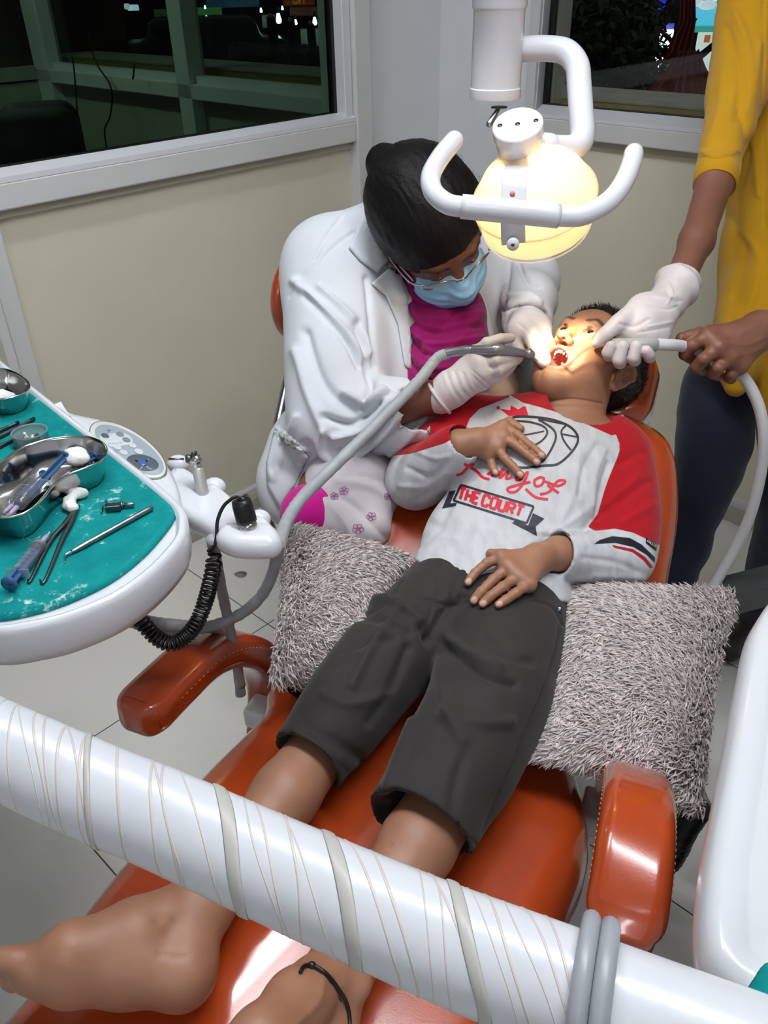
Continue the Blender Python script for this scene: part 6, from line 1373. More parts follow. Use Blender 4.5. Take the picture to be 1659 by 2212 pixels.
# ---- coat
C = Body(.0042)
shr, shl = P(715, 575, 1.62), P(1085, 605, 1.78); nk = P(850, 520, 1.68)
C.chain([shr, nk, shl], [.086, .080, .072], .05)
C.chain([P(745, 610, 1.68), P(830, 720, 1.70), P(785, 880, 1.66), P(715, 1010, 1.63)], [.118, .138, .130, .118], .06)
C.chain([P(1010, 650, 1.74), P(985, 760, 1.72)], [.10, .10], .05)
eb = P(727, 912, 1.50); cf = P(931, 887, 1.43)
C.chain([shr, P(724, 745, 1.56), eb], [.084, .088, .082], .04, n=3).chain([eb, P(840, 897, 1.465)], [.078, .066], .03).sleeve(P(840, 897, 1.465), cf, .066, .052, .02, CR*.99+CD*.08)
C.cone(cf-CR*.03, cf+CR*.03, .045, .046, .003, 's')
C.chain([shl, P(1143, 605, 1.70)], [.070, .058], .04).chain([P(1143, 605, 1.70), P(1142, 650, 1.60)], [.058, .052], .03).sleeve(P(1142, 650, 1.60), P(1140, 700, 1.525), .052, .044, .02)
C.cone(P(1140, 690, 1.54), P(1140, 735, 1.49), .036, .036, .003, 's')
C.cone(P(1150, 575, 1.70), P(1172, 592, 1.68), .022, .013, .02)
C.chain([P(700, 1000, 1.62), P(640, 1060, 1.60), P(618, 1095, 1.58)], [.105, .062, .030], .05); C.chain([P(640, 960, 1.60), P(610, 1040, 1.585)], [.05, .042], .04)
# open front
C.chain([P(915, 588, 1.50), P(945, 660, 1.47), P(962, 740, 1.45), P(955, 830, 1.46)], [.050, .070, .074, .062], .004, 's', n=4)
nd_ = unit(dh(0, .0, -.06)-nk); C.cone(nk+nd_*.02, dh(0, 0, -.05), .07, .08, .01, 's')
V, F = C.build(1)
DF = [([(735, 470), (700, 520), (680, 560)], 4, -.003), ([(680, 560), (650, 600), (625, 640)], 4, -.002), ([(766, 500), (720, 535), (690, 575)], 3.0, -.0025),
 ([(640, 610), (720, 690), (790, 770)], 12, .006), ([(660, 640), (735, 720), (775, 790)], 8, -.006), ([(690, 620), (765, 690), (800, 760)], 9, .005), ([(770, 700), (800, 820), (780, 880)], 10, -.008), ([(790, 600), (800, 700), (810, 790)], 7, -.004),
 ([(640, 760), (670, 860), (700, 930)], 14, .006), ([(660, 720), (700, 830), (780, 900)], 13, -.006), ([(740, 850), (790, 870), (830, 845)], 9, .008), ([(700, 900), (760, 915), (820, 870)], 8, -.008), ([(720, 945), (790, 925), (840, 870)], 8, .008), ([(735, 975), (790, 960), (850, 890)], 7, -.007), ([(700, 930), (690, 975), (720, 995)], 9, .006), ([(760, 990), (830, 940), (880, 870)], 9, .006), ([(800, 985), (860, 930), (900, 870)], 7, -.005), ([(840, 985), (890, 940), (915, 900)], 8, .004), ([(830, 830), (870, 850), (920, 860)], 7, -.003),
 ([(640, 900), (620, 960), (590, 1030)], 8, .005), ([(660, 960), (690, 1010), (650, 1060)], 10, -.005), ([(700, 1010), (670, 1050), (630, 1100)], 7, .005), ([(600, 940), (640, 965), (668, 985)], 2.2, -.003), ([(668, 985), (640, 1040), (606, 1100)], 2.2, -.002), ([(597, 925), (625, 950), (658, 972)], 4, .003),
 ([(1100, 560), (1090, 640), (1080, 700)], 7, -.004), ([(1120, 570), (1140, 610), (1165, 620)], 6, -.005), ([(1100, 640), (1140, 640), (1165, 655)], 6, .005), ([(1095, 668), (1140, 662), (1175, 675)], 5, -.004), ([(1040, 640), (1060, 720), (1065, 790)], 7, .003), ([(880, 640), (893, 720), (890, 830)], 3, -.002)]
V = sculpt(V, F, [(a_[0], a_[1]*.85, a_[2]*1.75) for a_ in DF]); V = V+vnorm(V, F)*(.006*vnoise(V, 11, 6)+.002*vnoise(V, 28, 7))[:, None]
M_COAT = clothmat('white_coat_cotton', (206, 210, 216), weave=900, rough=.9, sheen=.1, wstr=.2)
coat = mesh('lab_coat', V, F, M_COAT, den); TC = bvh(V, F)
def panel(name, poly, lift, th, m, par, t=None, step=10):
    v, f = patch(t or TC, poly, lift, step); o = mesh(name, v, f, m, par); md = o.modifiers.new('thickness', 'SOLIDIFY'); md.thickness = th; md.offset = 0; return o
panel('collar', [(806, 430), (770, 500), (752, 538), (775, 565), (812, 592), (832, 570), (868, 600), (845, 545), (822, 500)], .006, .005, M_COAT, coat)
panel('lapel', [(838, 582), (815, 600), (800, 615), (830, 640), (858, 700), (872, 790), (885, 800), (884, 720), (876, 640), (862, 595)], .005, .004, M_COAT, coat)
panel('pocket', [(596, 928), (668, 985), (640, 1045), (606, 1098), (580, 1050), (578, 1000)], .003, .003, M_COAT, coat)
p = hit(TC, 630, 948, .004)
if p is not None:
    v, f = Body(.002).ell(p, (.022, .012, .010), A_([unit(CR*.9+CD*.5), CF, unit(CD*.9-CR*.5)]), 0).build(); v = v+vnorm(v, f)*(.010*vnoise(v, 150, 4)+.006*vnoise(v, 320, 2))[:, None]; tag(mesh('handkerchief', v, f, mat('grey_lace', (176, 178, 174), .9, var=.35, vscale=220, bump=.6, bscale=300)), 'crumpled grey handkerchief poking out of the white coat pocket', 'handkerchief')
# ---- magenta scarf over the chest
G = Body(.004); G.chain([P(905, 600, 1.62), P(950, 690, 1.63), P(960, 780, 1.61), P(930, 830, 1.59)], [.060, .084, .084, .06], .04)
V, F = G.build(1)
V = sculpt(V, F, [([(880, 640+22*k), (930, 665+26*k), (1040, 650+26*k)], 6, .006 if k % 2 else -.007) for k in range(7)]+[([(890, 600), (900, 700), (940, 800)], 7, .005), ([(1000, 640), (960, 700), (890, 760)], 8, -.004), ([(1035, 680), (980, 750), (920, 790)], 7, .004)])
V = V+vnorm(V, F)*(.004*vnoise(V, 24, 8)+.002*vnoise(V, 60, 3))[:, None]
mesh('scarf', V, F, clothmat('magenta_cotton', (146, 10, 98), weave=1000, rough=.8, wstr=.3), den)
# ---- floral tunic over the lap, magenta trousers below
M_KURTA = clothmat('pale_tunic', (192, 186, 190), weave=900, rough=.9)
U = Body(.005); U.chain([P(760, 985, 1.60), P(768, 1060, 1.50), P(790, 1140, 1.44)], [.100, .066, .045], .05).chain([P(830, 975, 1.62), P(820, 1040, 1.56)], [.085, .05], .05)
U.chain([P(740, 1050, 1.50), P(695, 1120, 1.43)], [.06, .046], .05)
U.ell(P(662, 1104, 1.37), (.026, .040, .045), A_([unit(CR-CD*.5), CF, unit(CD+CR*.5)]), .004, 's')
V, F = U.build(1); V = sculpt(V, F, [([(690, 1060), (760, 1090), (830, 1160)], 8, -.005), ([(730, 1040), (800, 1050), (850, 1090)], 10, .006), ([(700, 1080), (740, 1120), (760, 1160)], 8, .005), ([(780, 1030), (830, 1040), (860, 1060)], 8, -.005)]); V = V+vnorm(V, F)*(.006*vnoise(V, 13, 2))[:, None]
kt = mesh('tunic', V, F, M_KURTA, den); TK = bvh(V, F); it = []
def flower(x, y, r, rot=0):
    for k in range(5):
        a = rot+2*math.pi*k/5; c = A_([x+math.cos(a)*r*.55, y+math.sin(a)*r*.45]); it.append(ribbon(TK, [tuple(c+A_([math.cos(t), math.sin(t)*.85])*r*.42) for t in np.linspace(0, 2*math.pi, 9)], 1.3, .0012, n=2))
for x, y, r, a in ((773, 1142, 13, .2), (743, 1060, 11, 1), (802, 1116, 11, .5), (722, 1072, 10, .8), (838, 1072, 9, 0)): flower(x, y, r, a)
decals('flower_print', it, mat('mauve_print', (150, 84, 126), .8), kt, smooth=False)
W = Body(.005); hp_ = P(735, 1010, 1.62)
legs = ((P(680, 1090, 1.44), P(665, 1125, 1.41)),)
W.chain([hp_, P(705, 1065, 1.56), P(668, 1108, 1.425)], [.07, .042, .036], .04); W.chain([hp_+CR*.1, P(820, 1100, 1.55)], [.08, .045], .04)
for e_, fo in ((P(668, 1110, 1.43), -.05), (P(820, 1100, 1.55), .03)):
    g0 = A_([e_[0]+fo*.6, e_[1]+.10, .10]); W.chain([e_, g0], [.05, .042], .03)
v, f = W.build(1); mesh('trousers', v, f, MATS['magenta_cotton'] if 'magenta_cotton' in MATS else clothmat('magenta_trousers', (190, 12, 128)), den)
for e_, fo in ((P(668, 1110, 1.43), -.05), (P(820, 1100, 1.55), .03)):
    g0 = A_([e_[0]+fo*.6, e_[1]+.10, .035]); v, f = Body(.005).chain([g0-CU*.02, g0+CR*.12], [.036, .030], .02).build(); mesh('shoe', v, f, M_BLACK, den)
# ---- body: head, neck, forearms, torso and legs below the clothes
B = Body(.0042)
def de(c, r, k=.02, op='u'): B.ell(dh(*c), A_(r)*1.15, RD, k, op)
de((0, -.014, .028), (.070, .090, .074)); de((0, .025, -.02), (.058, .056, .07), .03); de((0, .040, .03), (.054, .040, .042), .03); de((0, .03, -.07), (.046, .044, .040), .03); de((0, .055, -.10), (.022, .022, .02), .02)
for s_ in (-1, 1):
    de((s_*.029, .070, .0), (.0165, .0135, .014), .006); B.chain([dh(s_*.012, .080, .017), dh(s_*.03, .079, .021), dh(s_*.047, .066, .018)], [.006, .007, .005], .010)
    c = dh(s_*.069, -.014, -.012); ea = unit(A_([.93*s_, .3, 0])@RD); eu = unit(A_([0, -.2, 1.])@RD); ew = np.cross(ea, eu); B.ell(c+ea*.006, (.006, .018, .030), A_([ea, ew, np.cross(ew, ea)*-1]), .006); B.ell(c+ea*.012, (.006, .010, .016), A_([ea, ew, eu]), .003, 's')
B.chain([dh(0, .078, .010), dh(0, .090, -.012), dh(0, .100, -.030)], [.007, .008, .010], .012)
B.chain([nk, dh(0, -.02, -.05)], [.058, .052], .03); B.chain([nk, P(790, 800, 1.70), hp_], [.07, .09, .09], .05); B.chain([shr, nk, shl], [.05, .05, .05], .04)
wr = P(962, 850, 1.425); B.chain([shr, eb, wr], [.05, .040, .028], .02); wl = P(1140, 705, 1.515); B.chain([shl, P(1143, 605, 1.70), wl], [.048, .036, .027], .02)
B.chain([wr, P(1000, 820, 1.42)], [.026, .022], .01); B.chain([wl, P(1142, 718, 1.49)], [.026, .022], .01)
for e_, fo in ((P(668, 1110, 1.43), -.05), (P(820, 1100, 1.55), .03)):
    g0 = A_([e_[0]+fo*.6, e_[1]+.10, .05]); B.chain([hp_, e_, g0], [.07, .036, .028], .03)
V, F = B.build(1); V, F = refine(B, V, F, near([DC+RD[1]*.06], [.13]))
bw = np.zeros(len(V)); Lc = (V-DC)@RD.T/1.15
for s_ in (-1, 1):
    q = pdist(Lc[:, [0, 2]], [(s_*.014, .019), (s_*.03, .024), (s_*.050, .019)]); bw = np.maximum(bw, .85*np.clip((.0055-q)/.004, 0, 1)*(Lc[:, 1] > .04))
M_SKIND = skinmat('brown_skin', (112, 70, 52)); mesh('body', V, F, M_SKIND, den, attrs={'brow': bw, 'lip': bw*0, 'nail': bw*0, 'mole': bw*0})
for s_ in (-1, 1): e = mesh('eye', *lathe([(.0136*math.sin(t), -.0136*math.cos(t)) for t in np.linspace(0.01, math.pi-.01, 16)], dh(s_*.029, .072, -.001), RD[1], 20), M_EYE, den); mesh('iris', *lathe([(.0065, .0122), (.004, .0134), (.0, .0139)], dh(s_*.029, .072, -.001), unit(RD[1]-RD[2]*.3), 16), M_IRIS, e)
# ---- mask
Mk = Body(.0026); Mk.ell(dh(0, .045, -.052), A_([.064, .062, .052])*1.15, RD, 0).ell(dh(0, .0, -.05), A_([.2, .046, .2])*1.15, RD, .004, 's'); Mk.ell(dh(0, .05, .055), A_([.2, .2, .060])*1.15, RD, .004, 's').ell(dh(0, .04, -.052), A_([.058, .057, .050])*1.15, RD, .003, 's').chain([dh(0, .090, -.016), dh(0, .102, -.032), dh(0, .100, -.050)], [.0145, .0175, .016], .02)
V, F = Mk.build(1); Lc = (V-DC)@RD.T/1.15
V = V+vnorm(V, F)*(.0014*np.sin(Lc[:, 2]*420))[:, None]
mk = mesh('face_mask', V, F, clothmat('pale_blue_mask', (142, 192, 226), weave=800, rough=.8), den)
for s_ in (-1, 1): mesh('ear_loop', *tube(catmull([dh(s_*.062, .045, -.03), dh(s_*.072, .01, -.012), dh(s_*.076, -.012, .012), dh(s_*.078, -.03, -.012), dh(s_*.07, .0, -.05), dh(s_*.058, .04, -.075)], 5), .0014, 6), mat('white_elastic', (232, 234, 236), .8), mk)
# ---- glasses
gl_ = empty('glasses', dh(0, .095, -.004)-A_(den.location)); gl_.parent = den
M_GOLD = mat('gold_rim', (196, 150, 104), .2, metal=1)
for s_ in (-1, 1):
    c = lambda t: dh(s_*(.034+.025*math.cos(t)), .106-.36*(.034+.025*math.cos(t))+.40*(.020*math.sin(t)-.012), -.008+.019*math.sin(t))
    rim = [c(t) for t in np.linspace(0, 2*math.pi, 30, endpoint=False)]; mesh('rim', *tube(rim, .0014, 8, closed=True), M_GOLD, gl_)
    mesh('lens', rim, [list(range(30))], glassy('lens_glass', (244, 244, 242)), gl_, smooth=False)
    mesh('temple', *tube(catmull([dh(s_*.058, .083, .004), dh(s_*.074, .066, .005), dh(s_*.080, .02, .004), dh(s_*.080, -.012, .006), dh(s_*.078, -.03, -.012)], 5), [.0019]*16+[.0016]*5, 8), mat('silver_temple', (190, 188, 184), .25, metal=1), gl_)
mesh('bridge', *tube(catmull([dh(-.010, .100, -.004), dh(0, .104, .0), dh(.010, .100, -.004)], 5), .0013, 8), M_GOLD, gl_)
ep = dh(.079, -.012, -.044); er = mesh('earring', *tube([ep+(RD[1]*math.cos(t)+RD[2]*math.sin(t))*.006 for t in np.linspace(0, 2*math.pi, 20, endpoint=False)], .0013, 6, closed=True), M_GOLD, den)
# ---- hair with a bun
M_DH = mat('dentist_hair', (14, 12, 13), .38, var=.2, vscale=60)
dm, N, L, b = nodes('combed_black_hair'); b.inputs['Base Color'].default_value = (.006, .005, .005, 1); b.inputs['Roughness'].default_value = .5; b.inputs['Specular IOR Level'].default_value = .14
tc = N.new('ShaderNodeTexCoord'); wv = N.new('ShaderNodeTexNoise'); wv.inputs['Scale'].default_value = 30; wv.inputs['Detail'].default_value = 4; mp = N.new('ShaderNodeMapping'); mp.inputs['Scale'].default_value = (9, 1.2, 9)
bp = N.new('ShaderNodeBump'); bp.inputs['Strength'].default_value = .5; bp.inputs['Distance'].default_value = .002; L.new(tc.outputs['Object'], mp.inputs[0]); L.new(mp.outputs[0], wv.inputs['Vector']); L.new(wv.outputs['Fac'], bp.inputs['Height']); L.new(bp.outputs['Normal'], b.inputs['Normal'])
Hh = Body(.0036); Hh.ell(dh(0, -.024, .032), A_([.090, .108, .098])*1.15, RD, 0); Hh.ell(dh(0, .015, .055), A_([.076, .064, .064])*1.15, RD, .03)
Hh.ell(dh(0, .105, -.042), A_([.085, .062, .078])*1.15, RD, .012, 's'); Hh.ell(dh(0, .02, -.115), A_([.11, .09, .075])*1.15, RD, .012, 's'); Hh.ell(dh(-.045, .095, .02), A_([.03, .03, .03])*1.15, RD, .012, 's')
for s_ in (-1, 1): Hh.ell(dh(s_*.085, .004, -.03), A_([.02, .026, .034])*1.15, RD, .006, 's')
bun = P(832, 348, 1.545); Hh.ell(bun, (.036, .036, .032), None, .02); Hh.ell(P(850, 380, 1.53), (.045, .045, .04), None, .03)
V, F = Hh.build(2); V = V+vnorm(V, F)*(.0022*vnoise(((V-DC)@RD.T)*A_([3.2, .5, 1.2]), 60, 2))[:, None]; dhair = mesh('hair', V, F, dm, den); N_ = vnorm(V, F)
g = np.random.default_rng(4); i = g.choice(len(V), 420); tg = g.normal(0, 1, (420, 3)); tg -= N_[i]*np.einsum('ij,ij->i', tg, N_[i])[:, None]; tg /= np.linalg.norm(tg, axis=1, keepdims=True)
strands(V[i], N_[i], tg, .026, .00016, 0, g, dhair, dm, 'flyaway_hairs', .3, .45, .5)
# ---- gloves
def cuffed(B, w, d, r, ln): B.chain([w-d*ln, w], [r*1.04, r], .006)
Gv = Body(.0022); wd = unit(P(1030, 800, 1.41)-wr)
w1 = P(975, 840, 1.422); Gv.chain([P(953, 857, 1.428), w1], [.0305, .029], .008)
kn = [P(1024, 765, 1.395), P(1040, 786, 1.385), P(1046, 806, 1.385), P(1042, 824, 1.395)]
palm(Gv, w1, kn, .0275, .0135, .012)
for pts, r in (([kn[0], P(1052, 741, 1.375), P(1082, 732, 1.375), P(1104, 730, 1.385)], .0105), ([kn[1], P(1074, 779, 1.365), P(1102, 773, 1.375), P(1121, 771, 1.385)], .0102), ([kn[2], P(1080, 799, 1.37), P(1104, 785, 1.38), P(1119, 776, 1.39)], .0098), ([kn[3], P(1074, 818, 1.385), P(1096, 801, 1.39), P(1108, 789, 1.395)], .009)): finger(Gv, pts, r, r*.78)
finger(Gv, [w1*.4+kn[0]*.6+CF*.02, P(1045, 772, 1.41), P(1082, 764, 1.40)], .0115, .0085)
V, F = Gv.build(1)
V = sculpt(V, F, [([(955+9*k, 800+1*k), (968+9*k, 838), (990+8*k, 872-4*k)], 1.8, -.0012 if k % 2 else .0008) for k in range(7)]+[([(1020, 800), (1045, 822), (1060, 830)], 2, -.0012), ([(1022, 812), (1040, 832), (1052, 840)], 2, -.0012), ([(1050, 778), (1056, 790), (1064, 798)], 2, -.0014)])
glv = mesh('glove', V, F, M_GLOVE, den); 
cdn = unit(wd); px_ = unit(np.cross(cdn, CF)); py_ = np.cross(cdn, px_); c0 = P(953, 857, 1.428)-cdn*.004
ring = [c0+.0312*(px_*math.cos(t)+py_*math.sin(t)) for t in np.linspace(0, 2*math.pi, 32, endpoint=False)]; mesh('cuff_roll', *tube(ring, .0034, 10, closed=True), M_GLOVE, glv)
Gv = Body(.0022); Gv.chain([P(1140, 690, 1.535), P(1142, 708, 1.505)], [.0345, .036], .008); Gv.ell(P(1144, 712, 1.485), (.042, .034, .028), A_([CR, CD, CF]), .012)
finger(Gv, [P(1148, 725, 1.46), P(1160, 748, 1.44), P(1172, 772, 1.425), P(1177, 783, 1.42)], .0165, .0105, .006); finger(Gv, [P(1175, 722, 1.475), P(1185, 745, 1.47), P(1186, 770, 1.46)], .0125, .009, .006); finger(Gv, [P(1120, 722, 1.48), P(1118, 745, 1.48), P(1128, 766, 1.475)], .0115, .009)
V, F = Gv.build(1); V = sculpt(V, F, [([(1150, 690), (1175, 712), (1186, 740)], 3, -.0012), ([(1120, 700), (1140, 716), (1150, 735)], 3, -.001)]); mesh('glove', V, F, M_GLOVE, den)
# ---- turbine handpiece with its wrapped hose
dr = empty('dental_drill', P(1040, 760, 1.385), 'grey metal dental drill held in the dentist\'s gloved hand at the boy\'s mouth', 'dental drill')
M_TI = mat('titanium_grey', (158, 160, 166), .34, metal=.75)
ax_ = [P(965, 764, 1.41), P(990, 760, 1.40), P(1020, 757, 1.385), P(1062, 756, 1.362), P(1078, 755, 1.36), P(1110, 760, 1.368), P(1138, 765, 1.378)]
c = catmull(ax_, 8); mesh('handle', *tube(c, np.interp(np.linspace(0, 1, len(c)), [0, .3, .31, .5, .62, .7, .9, 1], [.0090, .0092, .0086, .0086, .0094, .0092, .0072, .0062]), 22), M_TI, dr)
for k in range(6): q = int(len(c)*(.66+.045*k)); mesh('grip_bump', *Body(.0005).ell(c[q]+unit(CAM-c[q])*.0080+CD*(-.003+.002*(k % 2)), (.0016, .0014, .0012), None, 0).build(), M_TI, dr)
mesh('ring', *lathe([(.0088, -.001), (.0095, -.001), (.0095, .001), (.0088, .001)], c[16], unit(c[17]-c[15]), 22, False), M_STEEL, dr)
hdp = P(1144, 765, 1.378); hax = unit(P(1172, 788, 1.395)-hdp); v, f = lathe([(.0, -.0085), (.005, -.0085), (.0082, -.0062), (.0084, .0045), (.0066, .0068), (.0, .0068)], hdp, hax, 22); mesh('head', v, f, M_TI, dr); mesh('push_button', *lathe([(.0, -.0096), (.0032, -.0096), (.0036, -.0082), (0, -.0082)], hdp, hax, 16), M_STEEL, dr)
mesh('bur', *tube([hdp+hax*.006, hdp+hax*.014, hdp+hax*.022], [.0011, .0009, .0005], 8), M_STEEL, dr)
wrapped([(968, 764, 1.41), (948, 771, 1.412), (930, 790, 1.41), (905, 822, 1.395), (850, 880, 1.365), (775, 955, 1.33), (700, 1028, 1.29), (650, 1078, 1.25), (620, 1125, 1.21), (606, 1165, 1.15), (598, 1205, 1.1)], .0098, 'long grey wrapped hose running from the drill across the white sleeve', 7, name='drill_hose', m=mat('drill_hose_grey', (158, 164, 168), .5, var=.1, vscale=30, bump=.25, bscale=90))
# green tub and pale cloth bag behind the boy's shoulder
tb_ = P(1088, 822, 1.68); v, f = lathe([(.0, -.10), (.035, -.10), (.048, .0), (.052, .002), (.052, .006), (.046, .006), (.034, -.095), (0, -.095)], tb_, unit(UP*.8-CF*.6), 32); 
tub = tag(mesh('tub', v, f, mat('green_plastic', (64, 160, 84), .35)), 'small green plastic tub behind the dentist\'s gloved hand', 'tub')
mesh('side_table', *join(box(A_([tb_[0]-.03, tb_[1], .80]), I3, (.12, .10, .012), .004), box(A_([tb_[0]-.03, tb_[1], .40]), I3, (.02, .02, .39))), mat('grey_table', (150, 152, 150), .5), label='small grey stand behind the dental chair', cat='stand', smooth=False)
v, f = Body(.004).chain([P(1078, 800, 1.61), P(1088, 850, 1.60)], [.026, .032], .02).build(); v = v+vnorm(v, f)*(.006*vnoise(v, 40, 3))[:, None]; tag(mesh('cloth_bundle', v, f, clothmat('beige_cloth', (206, 182, 162))), 'crumpled beige cloth behind the boy\'s right shoulder', 'cloth')
# ------------------------------------------------------------------ the assistant standing at the right
asn = empty('person', A_([*P(1600, 900, 1.82)[:2], 0]), 'standing assistant in a yellow kurta and jeans holding the suction tube', 'person')
M_YEL = clothmat('mustard_cotton', (184, 136, 8), weave=800, rough=.85, wstr=.3)
sh = P(1640, -70, 1.76); el = P(1590, 215, 1.68); wa = P(1466, 612, 1.475); hipc = P(1670, 800, 1.86)
A = Body(.004)
A.chain([P(1730, -160, 1.84), P(1715, 100, 1.83), P(1700, 350, 1.81), P(1690, 560, 1.80), P(1672, 700, 1.78)], [.15, .135, .118, .118, .125], .06)
A.chain([P(1630, 640, 1.74), P(1590, 760, 1.70), P(1590, 835, 1.70)], [.06, .045, .022], .05); A.chain([P(1700, 700, 1.72), P(1690, 960, 1.72)], [.06, .045], .05)
A.chain([sh, P(1612, 100, 1.72), el], [.075, .062, .055], .03, n=3).sleeve(el, P(1545, 388, 1.60), .054, .034, .02, unit(P(1470, 600, 1.49)-P(1545, 388, 1.60)))
A.chain([P(1800, -120, 1.86), P(1830, 60, 1.80), P(1855, 220, 1.74)], [.075, .062, .055], .03)
A.cone(P(1560, 350, 1.61), P(1535, 420, 1.58), .029, .03, .003, 's')
V, F = A.build(2)
V = sculpt(V, F, [([(1522, 345), (1545, 352), (1580, 348)], 5, -.006), ([(1520, 330), (1550, 336), (1590, 328)], 7, .005), ([(1518, 368), (1545, 372), (1575, 366)], 4, .004), ([(1570, 60), (1600, 170), (1590, 260)], 10, -.005), ([(1590, 30), (1620, 120), (1612, 240)], 9, .005), ([(1560, 150), (1555, 240), (1530, 310)], 10, .004), ([(1600, 240), (1615, 330), (1600, 400)], 7, -.006), ([(1640, 100), (1625, 260), (1640, 420)], 9, .005), ([(1580, 470), (1610, 540), (1590, 640)], 12, -.005), ([(1600, 500), (1640, 560), (1620, 660)], 10, .005), ([(1650, 0), (1648, 200), (1652, 500)], 3, -.002)])
V = V+vnorm(V, F)*(.006*vnoise(V, 12, 3)+.0025*vnoise(V, 30, 5))[:, None]; kur = mesh('kurta', V, F, M_YEL, asn)
c0_, c1_ = P(1553, 352, 1.618), P(1545, 394, 1.598); v, f = lathe([(.0345, -.002), (.0375, .0), (.0382, .010), (.0372, .020), (.0385, .022), (.0378, .032), (.0362, np.linalg.norm(c1_-c0_)), (.0335, np.linalg.norm(c1_-c0_)+.001), (.0325, np.linalg.norm(c1_-c0_)-.012)], c0_, unit(c1_-c0_), 40, False)
v = c0_+unit(c1_-c0_)*((v-c0_)@unit(c1_-c0_))[:, None]*1.16+((v-c0_)-unit(c1_-c0_)*((v-c0_)@unit(c1_-c0_))[:, None])*1.14; v = v+(.0022*vnoise(v, 45, 6))[:, None]*unit(c1_-c0_); mesh('rolled_cuff', v, f, M_YEL, kur)
J = Body(.005); J.chain([hipc-CR*.05, P(1552, 840, 1.84), P(1542, 960, 1.84), P(1508, 1085, 1.87), P(1456, 1250, 1.95)], [.10, .074, .076, .056, .05], .03, n=2)
lf = A_([*P(1456, 1250, 1.95)[:2], .09]); J.chain([P(1456, 1250, 1.95), lf], [.05, .048], .02)
rk = P(1720, 1060, 1.86); rf = A_([rk[0]+.03, rk[1]+.05, .09]); J.chain([hipc+CR*.06, rk, rf], [.10, .075, .05], .03)
V, F = J.build(1); V = V+vnorm(V, F)*(.005*vnoise(V, 14, 9)+.002*vnoise(V, 40, 2))[:, None]; mesh('jeans', V, F, clothmat('dark_denim', (26, 32, 48), weave=900, rough=.85, wstr=.4), asn)
for p in (lf, rf): v, f = Body(.005).chain([p-UP*.05, p-UP*.052-CR*.10-CF*A_([1, 1, 0])*.1], [.04, .034], .02).build(); v[:, 2] = np.maximum(v[:, 2], .004); mesh('shoe', v, f, mat('dark_shoe', (34, 28, 26), .5), asn)
# body with arms; the bare hand grips the hose
B = Body(.004)
B.chain([P(1730, -160, 1.84), P(1700, 350, 1.81), hipc], [.11, .09, .09], .05); top = P(1735, -260, 1.86); B.chain([top, top+UP*.14], [.06, .056], .03)
HA2 = A_([unit(np.cross(unit(HC-top), UP)), unit(np.cross(UP, np.cross(unit(HC-top), UP))), UP]); hc2 = top+UP*.24; h2 = headax(HA2, hc2, 1.2)
for c_, r_, k_ in (((0, -.014, .028), (.070, .090, .074), .02), ((0, .025, -.02), (.058, .056, .07), .03), ((0, .03, -.07), (.046, .044, .04), .03), ((0, .055, -.10), (.022, .022, .02), .02)): B.ell(h2(*c_), A_(r_)*1.2, HA2, k_)
B.chain([h2(0, .078, .01), h2(0, .098, -.03)], [.007, .011], .012)
B.chain([P(1690, -120, 1.80), sh, el], [.07, .05, .042], .02); B.chain([el, P(1545, 390, 1.60), P(1505, 520, 1.53), wa], [.040, .0345, .030, .0255], .02); B.chain([wa, P(1440, 650, 1.45)], [.025, .02], .01)
B.chain([P(1800, -120, 1.86), P(1870, 330, 1.70), P(1745, 690, 1.47), P(1672, 712, 1.445)], [.06, .045, .036, .029], .02)
w2 = P(1640, 715, 1.44); kn = [P(1528, 728, 1.41), P(1550, 752, 1.40), P(1574, 773, 1.405), P(1597, 789, 1.415)]
palm(B, w2, kn, .031, .0145, .012); B.cone(P(1672, 712, 1.445), w2, .029, .031, .01)
for pts, r in (([kn[0], P(1496, 746, 1.405), P(1480, 765, 1.42), P(1498, 778, 1.445)], .0118), ([kn[1], P(1520, 776, 1.395), P(1506, 792, 1.41), P(1520, 800, 1.44)], .0118), ([kn[2], P(1551, 795, 1.40), P(1541, 806, 1.415), P(1552, 812, 1.44)], .0112), ([kn[3], P(1580, 808, 1.415), P(1574, 816, 1.425), P(1580, 820, 1.445)], .0100)): finger(B, pts, r, r*.82, .004)
finger(B, [P(1560, 715, 1.44), P(1510, 722, 1.425), P(1472, 730, 1.42)], .0135, .0098, .006)
B.chain([hipc-CR*.05, P(1542, 960, 1.84), lf-UP*.03], [.07, .05, .035], .03); B.chain([hipc+CR*.06, rk, rf-UP*.03], [.07, .05, .035], .03)
V, F = B.build(1); V, F = refine(B, V, F, near([P(1540, 765, 1.42)], [.09])); F4 = A_([q[:4] if len(q) >= 4 else q+[q[-1]] for q in F])
V = sculpt(V, F4, [([(1600, 720), (1640, 700)], 5, .0012), ([(1560, 740), (1610, 745), (1650, 730)], 4, .0012), ([(1590, 770), (1630, 760), (1655, 745)], 4, .0010)])
z0 = np.zeros(len(V)); M_SKINA = skinmat('tan_skin', (122, 80, 62)); mesh('body', V, F, M_SKINA, asn, attrs={'lip': z0, 'nail': z0, 'mole': z0, 'brow': z0})
hh = Body(.005).ell(h2(0, -.018, .034), A_([.08, .098, .084])*1.2, HA2, 0).ell(h2(0, .10, -.03), A_([.08, .06, .085])*1.2, HA2, .01, 's').ell(h2(0, .03, -.09), A_([.11, .09, .07])*1.2, HA2, .01, 's'); v, f = hh.build(); mesh('hair', v, f, M_HAIR, asn)
